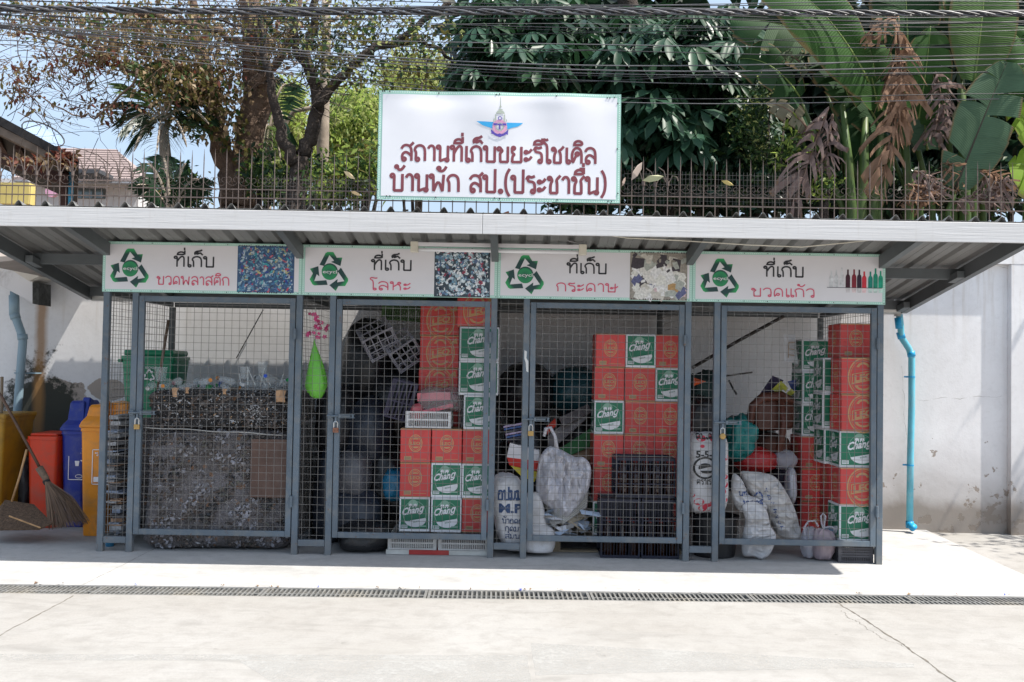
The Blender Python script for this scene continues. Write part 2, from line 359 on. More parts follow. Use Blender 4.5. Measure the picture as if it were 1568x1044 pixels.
# ---------------------------------------------------------------- boundary wall with peeling paint
WY = 8.6
def wall_material():
    m = bpy.data.materials.new('peeling_wall_paint'); nt, b = nodes(m); vec = coord(nt)
    sep = nt.nodes.new('ShaderNodeSeparateXYZ'); nt.links.new(vec, sep.inputs[0]); X, Z = sep.outputs[0], sep.outputs[2]
    n1 = noise_n(nt, 1.6, 7, .62, vec=vec, dist=.5); nf = noise_n(nt, 26, 6, .7, vec=vec); nb = noise_n(nt, 3.1, 9, .6, vec=vec, dist=.25); nq = noise_n(nt, 7.5, 9, .62, vec=vec, dist=.2)
    paint = mix_rgb(nt, ramp(nt, n1, [(.35, 0), (.7, 1)]), (.74, .735, .74), (.64, .63, .635))
    paint = mix_rgb(nt, ramp(nt, nf, [(.5, 0), (.75, .25)]), paint, (.45, .44, .42))
    # peeled patches, more of them low down
    low = mathn(nt, 'MULTIPLY', mathn(nt, 'SUBTRACT', .75, Z), .22)
    low = mathn(nt, 'MAXIMUM', low, -.05)
    pf = ramp(nt, mathn(nt, 'ADD', nq, low), [(.69, 0), (.70, 1)])
    col = mix_rgb(nt, pf, paint, mix_rgb(nt, nf, (.42, .37, .33), (.27, .23, .2)))
    def blob(cx, cz, rx, rz, dist=.55, thr=.9):
        dx = mathn(nt, 'DIVIDE', mathn(nt, 'SUBTRACT', X, cx), rx); dz = mathn(nt, 'DIVIDE', mathn(nt, 'SUBTRACT', Z, cz), rz)
        r = mathn(nt, 'SQRT', mathn(nt, 'ADD', mathn(nt, 'MULTIPLY', dx, dx), mathn(nt, 'MULTIPLY', dz, dz)))
        return mathn(nt, 'ADD', r, mathn(nt, 'MULTIPLY', mathn(nt, 'SUBTRACT', nb, .5), dist*4))
    # bare plaster and black mould by the grey pipe
    p1 = ramp(nt, blob(-4.05, .82, .42, .5, .5), [(.86, 1), (.9, 0)])
    col = mix_rgb(nt, p1, col, (.36, .31, .27))
    p2 = ramp(nt, mathn(nt, 'ADD', blob(-4.18, .85, .36, .52, .6), mathn(nt, 'MULTIPLY', mathn(nt, 'SUBTRACT', nf, .5), 1.3)), [(.7, .95), (1.0, 0)])
    col = mix_rgb(nt, p2, col, (.03, .034, .028))
    p3 = ramp(nt, blob(-3.62, 1.13, .2, .1, .35), [(.9, 1), (.94, 0)])
    col = mix_rgb(nt, p3, col, (.37, .32, .28))
    # rust run below the beam end
    rr = mathn(nt, 'ABSOLUTE', mathn(nt, 'SUBTRACT', mathn(nt, 'ADD', X, mathn(nt, 'MULTIPLY', mathn(nt, 'SUBTRACT', n1, .5), .08)), -4.22))
    rz = mathn(nt, 'MULTIPLY', ramp(nt, Z, [(.0, 0), (1.0, 1)]), ramp(nt, rr, [(.02, .8), (.07, 0)]))
    rz = mathn(nt, 'MULTIPLY', rz, mathn(nt, 'LESS_THAN', Z, 1.95))
    col = mix_rgb(nt, rz, col, (.30, .16, .06))
    # grime where the wall meets the floor
    gz = ramp(nt, mathn(nt, 'ADD', Z, mathn(nt, 'MULTIPLY', n1, -.35)), [(.0, .9), (.12, .5), (.3, .22), (.7, 0)])
    col = mix_rgb(nt, gz, col, (.22, .19, .16))
    # run marks from the coping
    st = noise_n(nt, 4, 5, .6, vec=coord(nt, 'Object', (4.5, 1, .25)))
    sf = mathn(nt, 'MULTIPLY', ramp(nt, st, [(.55, 0), (.75, .55)]), ramp(nt, mathn(nt, 'MULTIPLY', Z, .4), [(.55, 0), (1.0, 1)]))
    col = mix_rgb(nt, sf, col, (.36, .29, .2))
    nt.links.new(col, b.inputs['Base Color']); b.inputs['Roughness'].default_value = .85; b.inputs['Specular IOR Level'].default_value = .2
    h = mathn(nt, 'ADD', mathn(nt, 'MULTIPLY', pf, -1.0), mathn(nt, 'MULTIPLY', nf, .35))
    bump_n(nt, b, h, .45, .008)
    return m
wall_m = wall_material()
bw = thing('boundary_wall', 'long white rendered boundary wall with peeling paint behind the shed', 'wall', (0, WY+.1, -.2))
b = MB().box(-14, 14, WY, WY+.2, -.24, 2.38); b.build('wall_panel', wall_m, bw, origin=(0,0,0))
b = MB().box(-14, 14, WY-.072, WY+.23, 2.382, 2.54); b.build('coping', wall_m, bw, origin=(0,0,0))
for x in (4.44, 7.4, -8.2):
    MB().box(x, x+.24, WY-.070, WY-.001, -.24, 2.380).build('pillar', wall_m, bw, origin=(0,0,0))
# string course cracks
for (p, q) in (((1405, 612), (1535, 606)), ((1435, 405), (1560, 410)), ((1380, 560), (1392, 720))):
    a = at(*p, WY-.004); c = at(*q, WY-.004); rnd = random.Random(int(p[0])); v = []; f = []
    for i in range(31):
        t = i/30; pnt = a+(c-a)*t; o1 = .022*noise.noise(Vector((t*5, p[0], 0)))+.008*noise.noise(Vector((t*23, p[0], 4))); ww = max(0, .0016*noise.noise(Vector((t*9, 2, p[1])))+.0006)
        d = Vector((0,0,1)) if abs((c-a).x) > abs((c-a).z) else Vector((1,0,0))
        v += [pnt+d*(o1-ww), pnt+d*(o1+ww)]
        if i: f.append((2*i-2, 2*i-1, 2*i+1, 2*i))
    MB().add(v, f).build('wall_crack', crack_m, bw, origin=(0,0,0))
# ---------------------------------------------------------------- iron fence on the wall
iron = M('rusty_brown_iron', (.12, .092, .08), .6, .4, 20)
fence = thing('iron_fence', 'old brown wrought iron fence with pointed bars and scrolls along the wall top', 'fence', (0, WY+.1, 2.54))
FYc = WY+.1
def arc(cx, cz, r, a0, a1, n=7, y=0.0):
    return [(cx+r*math.cos(math.radians(a0+(a1-a0)*i/n)), y, cz+r*math.sin(math.radians(a0+(a1-a0)*i/n))) for i in range(n+1)]
def fence_bar(orn):
    b = MB()
    b.tube([(0,0,-.01),(0,0,.70),(0,0,.785)], [.0052,.0048,.001], 5)
    if orn:
        b.tube([(0,0,.44),(-.005,0,.56),(-.035,0,.655),(-.085,0,.69)], .0055, 4)
        b.tube([(0,0,.46),(.012,0,.55),(.045,0,.615),(.085,0,.60),(.095,0,.565)], .0055, 4)
        b.tube([(0,0,.52),(0,0,.56)], .015, 6)
    b.tube(arc(.024, .505, .022, -90, 200, 7), .0021, 4, cap=False)
    b.tube(arc(.084, .505, .022, -90, -380, 7), .0021, 4, cap=False)
    b.tube(arc(.054, .50, .05, 200, 340, 6), .0021, 4, cap=False)
    return b
def local_part(bld, name, mat, parent, loc):
    o = bld.build(name, mat, local=True); o.parent = parent; o.location = Vector(loc)-WL[parent.name]; WL[o.name] = Vector(loc); return o
fA = local_part(fence_bar(True), 'fence_bar', iron, fence, (-4.9, FYc, 2.54)); fB = None
x = -4.9+.1085; rnd = random.Random(2)
while x < 5.6:
    orn = x < -3.2 or rnd.random() < .12
    if orn: c = fA.copy()
    else:
        if fB is None: fB = local_part(fence_bar(False), 'fence_bar', iron, fence, (x, FYc, 2.54)); x += .1085; continue
        c = fB.copy()
    COL.objects.link(c); c.parent = fence; c.location = Vector((x, FYc, 2.54+rnd.uniform(-.01, .01)))-WL[fence.name]
    c.rotation_euler = (0, rnd.uniform(-.01, .01), 0)
    x += .1085
for z in (2.885, 2.965):
    MB().box(-5, 5.7, FYc-.004, FYc+.004, z-.005, z+.005).build('fence_rail', iron, fence)
nb_ = MB()
for i in range(34): nb_.box(-4.8455+i*.1085, -4.842+i*.1085, FYc-.002, FYc+.002, 2.54, 2.965)
tag(nb_.build('low_bars', iron, fence), kind='stuff')
net = MB(); ny = FYc+.02
for i in range(48): net.box(1.0+i*.033, 1.0015+i*.033, ny, ny+.0015, 2.9, 3.2)
for i in range(9): net.box(1.0, 2.6, ny, ny+.0015, 2.88+i*.034+.02*math.sin(i), 2.8815+i*.034+.02*math.sin(i))
for i in range(40): net.box(-2.3+i*.028, -2.2985+i*.028, ny, ny+.0015, 2.75, 3.1)
for i in range(10): net.box(-2.3, -1.2, ny, ny+.0015, 2.76+i*.034, 2.7615+i*.034)
tag(net.build('wire_netting', wire_m, fence), kind='stuff')
# fallen leaves caught in the fence
for (px, py, ln, ang, c) in ((535, 268, .13, -35, (.62,.5,.3)), (975, 262, .2, 60, (.45,.36,.3)), (1000, 273, .2, 12, (.42,.42,.25)), (1114, 280, .12, -20, (.5,.4,.15)), (955, 278, .09, 70, (.4,.3,.25)), (545, 296, .1, -20, (.6,.45,.25))):
    p = at(px, py, FYc-.02); a = math.radians(ang); d = Vector((math.cos(a), 0, math.sin(a)))*ln/2; n = Vector((-math.sin(a), 0, math.cos(a)))*ln*.14
    MB().add([p-d, p-d*.3+n+Vector((0,-.02,0)), p+d*.5+n*.8, p+d, p+d*.4-n, p-d*.4-n], [(0,1,2,3,4,5)]).build('fallen_leaf', M('fallen_%d_%d' % (px, py), c, .7), None)
for o in COL.objects:
    if o.name.startswith('fallen_leaf') and 'label' not in o:
        q = {0: 'curled tan dead leaf caught in the fence left of the large banner', 1: 'long pale dead leaf stuck upright in the fence right of the large banner', 2: 'olive dead leaf lying flat in the fence netting right of the banner', 3: 'small yellow dead leaf stuck between fence bars right of the banner', 4: 'brown dead leaf beside the right edge of the large banner', 5: 'tan dead leaf low behind the fence just left of the large banner'}
        i = 0 if '.' not in o.name else int(o.name.split('.')[1]); tag(o, q[i], 'leaf')
# ---------------------------------------------------------------- Thai lettering as strokes
def O(cx, cz, r=.1): return [(cx+r*math.cos(k*math.pi/5), cz+r*math.sin(k*math.pi/5)) for k in range(11)]
KO = [(.14,0),(.14,.56),(.03,.68),(.12,.9),(.34,1),(.56,.92),(.66,.7),(.66,0)]
TG = {
 'ก': (.8, [KO]), 'ถ': (.8, [[(.12,.1)]+KO[1:], O(.22,.1)]),
 'น': (.82, [O(.1,.89), [(.2,.89),(.2,.03),(.52,.16)], O(.61,.1,.09), [(.66,1),(.66,.16)]]),
 'ท': (.82, [O(.1,.89), [(.2,.89),(.2,0)], [(.2,.5),(.38,.88),(.52,1),(.64,.92),(.66,.75),(.66,0)]]),
 'เ': (.34, [O(.22,.1), [(.12,1),(.12,.12)]]), 'แ': (.66, [O(.22,.1), [(.12,1),(.12,.12)], O(.54,.1), [(.44,1),(.44,.12)]]),
 'โ': (.42, [O(.24,.1), [(.14,.12),(.14,1.08),(-.04,1.22),(-.06,1.4),(.08,1.46),(.26,1.36),(.4,1.42)]]),
 'ไ': (.42, [O(.28,.1), [(.18,.12),(.18,1.1),(.02,1.24),(-.1,1.4),(-.02,1.5),(.1,1.42),(.22,1.5)]]),
 'บ': (.82, [O(.1,.89), [(.2,.89),(.2,.03),(.66,.03),(.66,1)]]), 'ป': (.82, [O(.1,.89), [(.2,.89),(.2,.03),(.66,.03),(.66,1.38)]]),
 'พ': (.96, [O(.1,.89), [(.2,.89),(.22,.03),(.48,.7),(.72,.03),(.78,1)]]),
 'ข': (.78, [O(.1,.84,.1), [(.2,.86),(.3,.72),(.3,.72),(.16,.56),(.16,.56),(.18,.03),(.62,.03),(.62,1)]]),
 'ซ': (.8, [O(.13,.88,.09), [(.22,.9),(.29,.74),(.18,.55),(.18,.03),(.56,.03),(.56,.6),(.44,.78),(.56,.84),(.74,1.06)]]),
 'ช': (.8, [O(.13,.88,.09), [(.22,.9),(.29,.74),(.18,.55),(.18,.03),(.56,.03),(.56,.6),(.5,.8),(.74,1.06)]]),
 'ย': (.8, [O(.17,.89,.09), [(.09,.86),(.09,.6),(.26,.5),(.12,.42),(.1,.03),(.64,.03),(.64,1)]]),
 'ะ': (.56, [O(.12,.66,.08), [(.18,.62),(.32,.66),(.46,.86)], O(.12,.2,.08), [(.18,.16),(.32,.2),(.46,.4)]]),
 'ร': (.64, [[(.02,.78),(.12,1),(.3,.9),(.5,1)], [(.12,.95),(.1,.68),(.4,.66),(.5,.5),(.5,.12)], O(.4,.1)]),
 'ล': (.8, [[(.05,.74),(.16,.94),(.36,1),(.56,.92),(.66,.7),(.66,0)], [(.12,.1),(.1,.4),(.28,.56),(.46,.5),(.64,.32)], O(.22,.1)]),
 'ส': (.8, [[(.05,.74),(.16,.94),(.36,1),(.56,.92),(.66,.7),(.66,0)], [(.12,.1),(.1,.4),(.28,.56),(.46,.5),(.64,.32)], O(.22,.1), [(.5,.9),(.64,1.0),(.78,1.16)]]),
 'ว': (.72, [[(.04,.76),(.16,.95),(.34,1),(.5,.92),(.58,.74),(.58,.12)], O(.48,.1)]),
 'ด': (.82, [[(.24,.22),(.16,.12),(.12,0),(.08,.5),(.16,.86),(.36,1),(.58,.9),(.66,.64),(.66,0)], O(.34,.27,.115)]),
 'ต': (.82, [[(.3,.42),(.2,.28),(.14,0),(.08,.5),(.14,.86),(.24,1),(.37,.86),(.5,1),(.62,.88),(.66,.64),(.66,0)], O(.36,.46)]),
 'ค': (.82, [[(.36,.52),(.24,.3),(.14,0),(.08,.5),(.16,.86),(.36,1),(.58,.9),(.66,.64),(.66,0)], O(.4,.6)]),
 'ห': (.84, [O(.1,.89), [(.2,.89),(.2,0)], [(.2,.4),(.5,.72)], O(.58,.84), [(.5,.72),(.66,.5),(.66,0)]]),
 'ษ': (.9, [O(.1,.89), [(.2,.89),(.2,.03),(.66,.03),(.66,1)], O(.42,.46,.08), [(.5,.5),(.7,.5),(.86,.68)]]),
 'า': (.56, [[(.04,.78),(.14,.96),(.3,.98),(.4,.84),(.42,.66),(.42,0)]]),
 'อ': (.78, [O(.17,.7,.09), [(.08,.7),(.1,.4),(.1,.03),(.62,.03),(.62,.7),(.5,.96),(.28,1),(.1,.88)]]),
 'ม': (.84, [O(.12,.89), O(.12,.1), [(.2,.89),(.2,.12),(.66,.06),(.66,1)]]),
 'ง': (.66, [O(.4,.9,.09), [(.49,.9),(.49,.3),(.38,.03),(.08,.5)]]),
 'ุ': (0, [O(-.2,-.16,.07), [(-.13,-.16),(-.13,-.42)]]),
 'ิ': (0, [[(-.66,1.16),(-.54,1.36),(-.34,1.42),(-.16,1.34),(-.12,1.16),(-.66,1.16)]]),
 'ี': (0, [[(-.66,1.16),(-.54,1.36),(-.34,1.42),(-.16,1.34),(-.12,1.16),(-.66,1.16)], [(-.12,1.16),(-.12,1.55)]]),
 'ื': (0, [[(-.66,1.16),(-.54,1.36),(-.34,1.42),(-.16,1.34),(-.12,1.16),(-.66,1.16)], [(-.12,1.16),(-.12,1.55)], [(-.28,1.36),(-.28,1.55)]]),
 'ั': (0, [O(-.46,1.36,.08), [(-.5,1.26),(-.3,1.18),(-.14,1.28),(-.04,1.48)]]),
 '็': (0, [[(-.56,1.16),(-.62,1.36),(-.46,1.5),(-.28,1.5),(-.1,1.62)], O(-.42,1.3,.07), [(-.34,1.26),(-.22,1.36),(-.12,1.2),(-.05,1.16)]]),
 '่': (0, [[(-.14,1.2),(-.14,1.44)]]), '้': (0, [O(-.5,1.42,.07), [(-.44,1.36),(-.36,1.22),(-.2,1.26),(-.04,1.5)]]),
 '.': (.34, [O(.16,.08,.045), O(.16,.08,.085)]), ' ': (.45, []),
 '(': (.42, [[(.32,1.4),(.14,1.1),(.08,.6),(.14,.1),(.32,-.2)]]), ')': (.42, [[(.06,1.4),(.24,1.1),(.3,.6),(.24,.1),(.06,-.2)]]),
}
UPV = set('ิีืั')
def chaikin(p, n=2):
    if len(p) < 3: return p
    for _ in range(n):
        q = [p[0]]
        for i in range(len(p)-1):
            a, b = p[i], p[i+1]
            if i: q.append((a[0]*.75+b[0]*.25, a[1]*.75+b[1]*.25))
            if i < len(p)-2: q.append((a[0]*.25+b[0]*.75, a[1]*.25+b[1]*.75))
        q.append(p[-1]); p = q
    return p
def ribbon2d(p, wd):
    """outline quads for a stroke"""
    n = len(p); L = []; Rr = []
    closed = math.hypot(p[0][0]-p[-1][0], p[0][1]-p[-1][1]) < 1e-6
    for i in range(n):
        a = p[i-1] if i else (p[-2] if closed else p[0]); b = p[i+1] if i < n-1 else (p[1] if closed else p[-1])
        dx, dz = b[0]-a[0], b[1]-a[1]; l = math.hypot(dx, dz) or 1; nx, nz = -dz/l, dx/l
        L.append((p[i][0]+nx*wd/2, p[i][1]+nz*wd/2)); Rr.append((p[i][0]-nx*wd/2, p[i][1]-nz*wd/2))
    return L, Rr
def thai_strokes(text, wd):
    """strokes of a line in units where a consonant is 1 high"""
    x = 0; out = []; prev = ''
    for ch in text:
        adv, st = TG[ch]
        dz = .38 if ch in '่้' and prev in UPV else 0
        for s in st:
            p = [(q[0]+x, q[1]+dz) for q in s]
            if len(s) != 11:
                q2 = []
                for c_ in p: q2 += [c_, c_] if c_[1] == .03 else [c_]
                p = q2
            out.append(p if len(s) == 11 else chaikin(p))
        x += adv; prev = ch
    return out, x
def thai_line(mb, text, x0, x1, zb, h, y, wd=.13):
    st, W = thai_strokes(text, wd); W -= .12; sx = (x1-x0)/W
    k = 0
    for p in st:
        P = [(q[0]*sx, q[1]*h) for q in p]
        wv = wd*h
        L, Rr = ribbon2d(P, wv)
        yy = y-.00009*(k % 6); k += 1
        vs = []; fs = []
        for i in range(len(P)):
            vs += [(x0+L[i][0], yy, zb+L[i][1]), (x0+Rr[i][0], yy, zb+Rr[i][1])]
            if i: fs.append((2*i-2, 2*i-1, 2*i+1, 2*i))
        # square ends a little beyond
        mb.add(vs, fs)
_fc = {}
def latin(mb, text, x0, x1, zb, h, y, bold=.02, shear=0, rise=0, step=0.0002, mi=None):
    key = (text, bold, shear)
    if key not in _fc:
        cu = bpy.data.curves.new('t', 'FONT'); cu.body = text; cu.offset = bold; cu.shear = shear; cu.resolution_u = 2
        ob = bpy.data.objects.new('t', cu); COL.objects.link(ob)
        dg = bpy.context.evaluated_depsgraph_get(); me = bpy.data.meshes.new_from_object(ob.evaluated_get(dg))
        _fc[key] = ([tuple(v.co) for v in me.vertices], [tuple(p.vertices) for p in me.polygons])
        bpy.data.objects.remove(ob); bpy.data.curves.remove(cu); bpy.data.meshes.remove(me)
    V, F_ = _fc[key]
    xs = [v[0] for v in V]; zs = [v[1] for v in V]; a, b_ = min(xs), max(xs); c, d = 0, max(zs)
    if mi is not None: mb.mi = mi
    W = x1-x0
    mb.add([(x0+(v[0]-a)/(b_-a)*W, y, zb+v[1]/(d-c)*h+(v[0]-a)/(b_-a)*rise) for v in V], F_)
def disc(mb, cx, cz, rx, rz, y, n=24, a0=0, a1=360):
    mb.flat([(cx+rx*math.cos(math.radians(a0+(a1-a0)*k/n)), cz+rz*math.sin(math.radians(a0+(a1-a0)*k/n))) for k in range(n+(1 if a1-a0 < 360 else 0))], y)
def ring(mb, cx, cz, rx, rz, wd, y, n=28, a0=0, a1=360):
    vs = []; fs = []
    for k in range(n+1):
        t = math.radians(a0+(a1-a0)*k/n); c, s = math.cos(t), math.sin(t)
        vs += [(cx+(rx-wd)*c, y, cz+(rz-wd)*s), (cx+rx*c, y, cz+rz*s)]
        if k: fs.append((2*k-2, 2*k-1, 2*k+1, 2*k))
    mb.add(vs, fs)
# ---------------------------------------------------------------- the shed: one welded thing with roof, cage and gates
YF = 7.0; RF = 6.27
PX = [163, 207.5, 458.7, 510, 757, 807, 1054.5, 1099, 1348.8]
PXw = [at(p, 457+.017*(p-300), YF).x for p in PX]
shed = thing('recycling_shed', 'grey steel recycling cage shed with white fascia and sloping metal roof', 'shed', (0, 7.6, 0))
S2 = .0225
for i, x in enumerate(PXw):
    MB().bbox(x-S2, x+S2, YF, YF+.045, 0, 2.20 if i in (0, 2, 4, 6, 8) else 1.90, .003).build('post', steel, shed)
for i in (0, 2, 4, 6, 8):
    MB().bbox(PXw[i]-S2, PXw[i]+S2, 8.35, 8.395, 0, 1.86, .003).build('rear_post', steel_dark, shed)
strips = [(0,1),(2,3),(4,5),(6,7)]; bays = [(1,2),(3,4),(5,6),(7,8)]
def wires(mb, x0, x1, z0, z1, y, sp=.0553, ph=.02, rnd=random.Random(5), r=.0018):
    x = x0+ph
    while x < x1:
        j = rnd.uniform(-.0015, .0015); k = rnd.uniform(-.0015, .0015)
        mb.tube([(x+j, y, z0), (x+k, y, z1)], r, 4, cap=False); x += sp
    z = z1-.022
    while z > z0:
        k = rnd.uniform(-.0015, .0015)
        mb.tube([(x0, y+.004, z+k), (x1, y+.004, z-k)], r, 4, cap=False); z -= sp
for a, c in strips:
    x0, x1 = PXw[a]+S2, PXw[c]-S2
    MB().bbox(x0+.0015, x1-.0015, YF+.003, YF+.042, .062, .108, .003).build('bottom_rail', steel, shed)
    m = MB(); wires(m, x0, x1, .108, 1.875, YF+.02, ph=.026); m.build('wire_mesh', wire_m, shed)
m = MB()
MB().bbox(PXw[0]+S2, PXw[8]-S2, YF+.006, YF+.04, 1.905, 1.95, .003).build('top_rail', steel, shed)
# side and dividing panels
def side_wires(mb, x, y0, y1, z0, z1, sp=.0553, r=.0018):
    y = y0+.03
    while y < y1: mb.tube([(x, y, z0), (x, y, z1)], r, 4, cap=False); y += sp
    z = z1-.03
    while z > z0: mb.tube([(x+.004, y0, z), (x+.004, y1, z)], r, 4, cap=False); z -= sp
for i in (0, 2, 4, 6, 8):
    m = MB(); side_wires(m, PXw[i], YF+.045, 8.35, .1, 1.86); m.build('side_wire_mesh', wire_m, shed)
    MB().bbox(PXw[i]-.018, PXw[i]+.018, YF+.047, 8.348, .06, .10, .003).build('side_rail', steel_dark, shed)
    MB().bbox(PXw[i]-.018, PXw[i]+.018, YF+.047, 8.348, 1.862, 1.90, .003).build('side_rail', steel_dark, shed)
MB().bbox(PXw[0]+S2, PXw[8]-S2, 8.352, 8.39, 1.862, 1.90, .003).build('rear_rail', steel_dark, shed)
# gates: a part, with frame wires hinges and bolt below it
for gi, (a, c) in enumerate(bays):
    x0, x1 = PXw[a]+S2+.006, PXw[c]-S2-.006
    z0, z1 = .128, 1.862; fw = .040; yf = YF-.004
    q = MB(); q.bbox(x0, x0+fw, yf, yf+.036, z0, z1, .003); q.bbox(x1-fw, x1, yf, yf+.036, z0, z1, .003)
    q.bbox(x0+fw, x1-fw, yf+.0015, yf+.0345, z0, z0+fw, .003); q.bbox(x0+fw, x1-fw, yf+.0015, yf+.0345, z1-fw, z1, .003)
    g = q.build('gate', steel, shed, origin=((x0+x1)/2, YF, z0))
    m = MB(); wires(m, x0+fw-.002, x1-fw+.002, z0+fw-.002, z1-fw+.002, YF+.014, ph=.03+.01*gi); m.build('gate_wire_mesh', wire_m, g)
    for hz in (1.60, .385):
        h = MB(); h.tube([(x1+.003, yf-.012, hz-.04), (x1+.003, yf-.012, hz+.04)], .012, 10); h.tube([(x1+.003, yf-.012, hz-.003), (x1+.003, yf-.012, hz+.003)], .0135, 10)
        h.box(x1-.006, x1+.012, yf-.012, yf+.002, hz-.036, hz+.036)
        h.build('hinge', steel, g)
    lz = 1.01
    h = MB(); h.tube([(x0-.05, yf-.012, lz), (x0+.12, yf-.012, lz)], .0075, 8)
    h.box(x0+.03, x0+.15, yf-.02, yf-.001, lz-.014, lz-.009); h.box(x0+.03, x0+.15, yf-.02, yf-.001, lz+.009, lz+.014)
    h.box(x0+.035, x0+.05, yf-.024, yf-.02, lz-.014, lz+.014); h.box(x0+.13, x0+.145, yf-.024, yf-.02, lz-.014, lz+.014)
    h.box(x0+.008, x0+.02, yf-.016, yf-.001, lz-.05, lz-.0085); h.box(x0-.048, x0-.016, yf-.006, yf-.001, lz-.02, lz+.02)
    h.build('bolt', steel, g)
    # padlock hanging from the bolt
    names = ['brass padlock on the gate bolt under the plastic bottle sign', 'rusty brown padlock on the gate bolt under the metal sign', 'brass padlock on the gate bolt under the paper sign', 'round faced padlock on the gate bolt under the glass bottle sign']
    px_, pz_ = x0+.014, lz-.055
    t = thing('padlock', names[gi], 'padlock', (px_, yf-.012, pz_-.07), 'padlocks on the four gates')
    b = MB()
    if gi == 3: b.lathe([(.004,-.011),(.020,-.009),(.024,0),(.020,.009),(.004,.011)], (0,0,0), 14); b.v = [(p[0]+px_, p[2]+yf-.014, p[1]+pz_-.045) for p in b.v]
    else: b.bbox(px_-.021, px_+.021, yf-.023, yf-.003, pz_-.065, pz_-.03, .004)
    b.build('lock_body', brass if gi != 1 else M('rusty_lock', (.23, .10, .06), .7, .4, 60), t)
    b = MB(); b.tube([(px_-.014, yf-.013, pz_-.03)]+[(px_+.014*math.cos(math.radians(180-u)), yf-.013, pz_+.002+.014*math.sin(math.radians(180-u))) for u in range(0, 181, 30)]+[(px_+.014, yf-.013, pz_-.03)], .0042, 6)
    b.build('shackle', chrome, t)
MB().prism([(at(*p, 6.99).x, at(*p, 6.99).z) for p in ((803,536),(807,538),(806,548),(809,553),(809,570),(806,568),(805,555),(803,549))][::-1], YF-.0012, YF-.0004).build('paint_chip', M('bare_paint_chip', (.62, .62, .6), .6), shed)
# roof: slope, sheet, ribs
XRl, XRr = -3.72, 3.44; ZB0, ZB1 = 2.262, 1.915      # rafter underside front / back
Y0r, Y1r = RF+.02, 8.37
def rz(y): return ZB0+(ZB1-ZB0)*(y-Y0r)/(Y1r-Y0r)
def ramp_beam(mb, x0, x1, y0, y1, h0, h1, over=0):
    mb.add([(x0,y0,rz(y0)+h0),(x1,y0,rz(y0)+h0),(x1,y1,rz(y1)+h0),(x0,y1,rz(y1)+h0),(x0,y0,rz(y0)+h1),(x1,y0,rz(y0)+h1),(x1,y1,rz(y1)+h1),(x0,y1,rz(y1)+h1)],
           [(0,3,2,1),(4,5,6,7),(0,1,5,4),(1,2,6,5),(2,3,7,6),(3,0,4,7)])
for x in [XRl, XRr-.05]+[PXw[i]-.025 for i in (0, 2, 4, 6, 8)]:
    q = MB(); e = .0 if x in (XRl, XRr-.05) else .004
    ramp_beam(q, x, x+.05, Y0r+.046, Y1r, e, .10-e); q.build('rafter', steel_dark, shed)
xsr = sorted([XRl, XRr-.05]+[PXw[i]-.025 for i in (0, 2, 4, 6, 8)])
for y in (6.292, 7.30, 8.31):
    q = MB()
    if y < 6.3: q.box(XRl, XRr, y, y+.04, rz(y), rz(y)+.098)
    else:
        for i in range(len(xsr)-1): q.box(xsr[i]+.0515, xsr[i+1]-.0015, y, y+.045, rz(y)+.02, rz(y)+.098)
    q.build('purlin', steel_dark, shed)
for (x, y) in ((XRr-.11, 7.34), (XRr-.11, 8.32), (XRl+.06, 7.34)):
    q = MB(); ramp_beam(q, x, x+.055, y-.16, y-.004, .0, .05); q.build('bracket', steel_dark, shed)
# corrugated sheet: trapezoid ribs as real profile with thickness
roof_m = bpy.data.materials.new('roof_sheet'); _nt, _b = nodes(roof_m)
_v = coord(_nt); _c = mix_rgb(_nt, ramp(_nt, noise_n(_nt, 2.2, 5, .6, vec=_v), [(.35, 0), (.7, 1)]), (.21, .21, .205), (.155, .155, .15))
_c = mix_rgb(_nt, ramp(_nt, noise_n(_nt, 9, 4, .6, vec=coord(_nt, 'Object', (3, .2, 1))), [(.5, 0), (.75, .4)]), _c, (.14, .13, .12))
_nt.links.new(_c, _b.inputs['Base Color']); _b.inputs['Roughness'].default_value = .55; _b.inputs['Metallic'].default_value = .0
def corr_profile(x0, x1, pitch=.1745, h=.033):
    pts = []; x = x0
    while x < x1:
        pts += [(x, 0), (x+pitch*.30, .0), (x+pitch*.335, .003), (x+pitch*.36, 0), (x+pitch*.68, 0), (x+pitch*.78, h*.75), (x+pitch*.83, h), (x+pitch*.87, h), (x+pitch*.92, h*.75)]
        x += pitch
    return pts
nsheets = 8; prof = corr_profile(XRl-.03, XRr+.03)
per = 9*6
start = 0; si = 0
while start < len(prof)-1:
    P = prof[start:start+per+3]
    q = MB(); n = len(P); vs = []
    lift = .0008*(si % 2)
    for yy, dz in ((RF+.001, 0), (8.50, 0)):
        for x, z in P: vs.append((x, yy, rz(yy)+.126+z+lift))
    for yy, dz in ((RF+.001, 0), (8.50, 0)):
        for x, z in P: vs.append((x, yy, rz(yy)+.126+z+lift+.0025))
    fs = [(i, i+1, n+i+1, n+i) for i in range(n-1)]+[(2*n+i, 3*n+i, 3*n+i+1, 2*n+i+1) for i in range(n-1)]+[(i, 2*n+i, 2*n+i+1, i+1) for i in range(n-1)]+[(n+i, n+i+1, 3*n+i+1, 3*n+i) for i in range(n-1)]
    q.add(vs, fs); q.build('roof_sheet', roof_m, shed, origin=(0, 7, 2)); start += per; si += 1
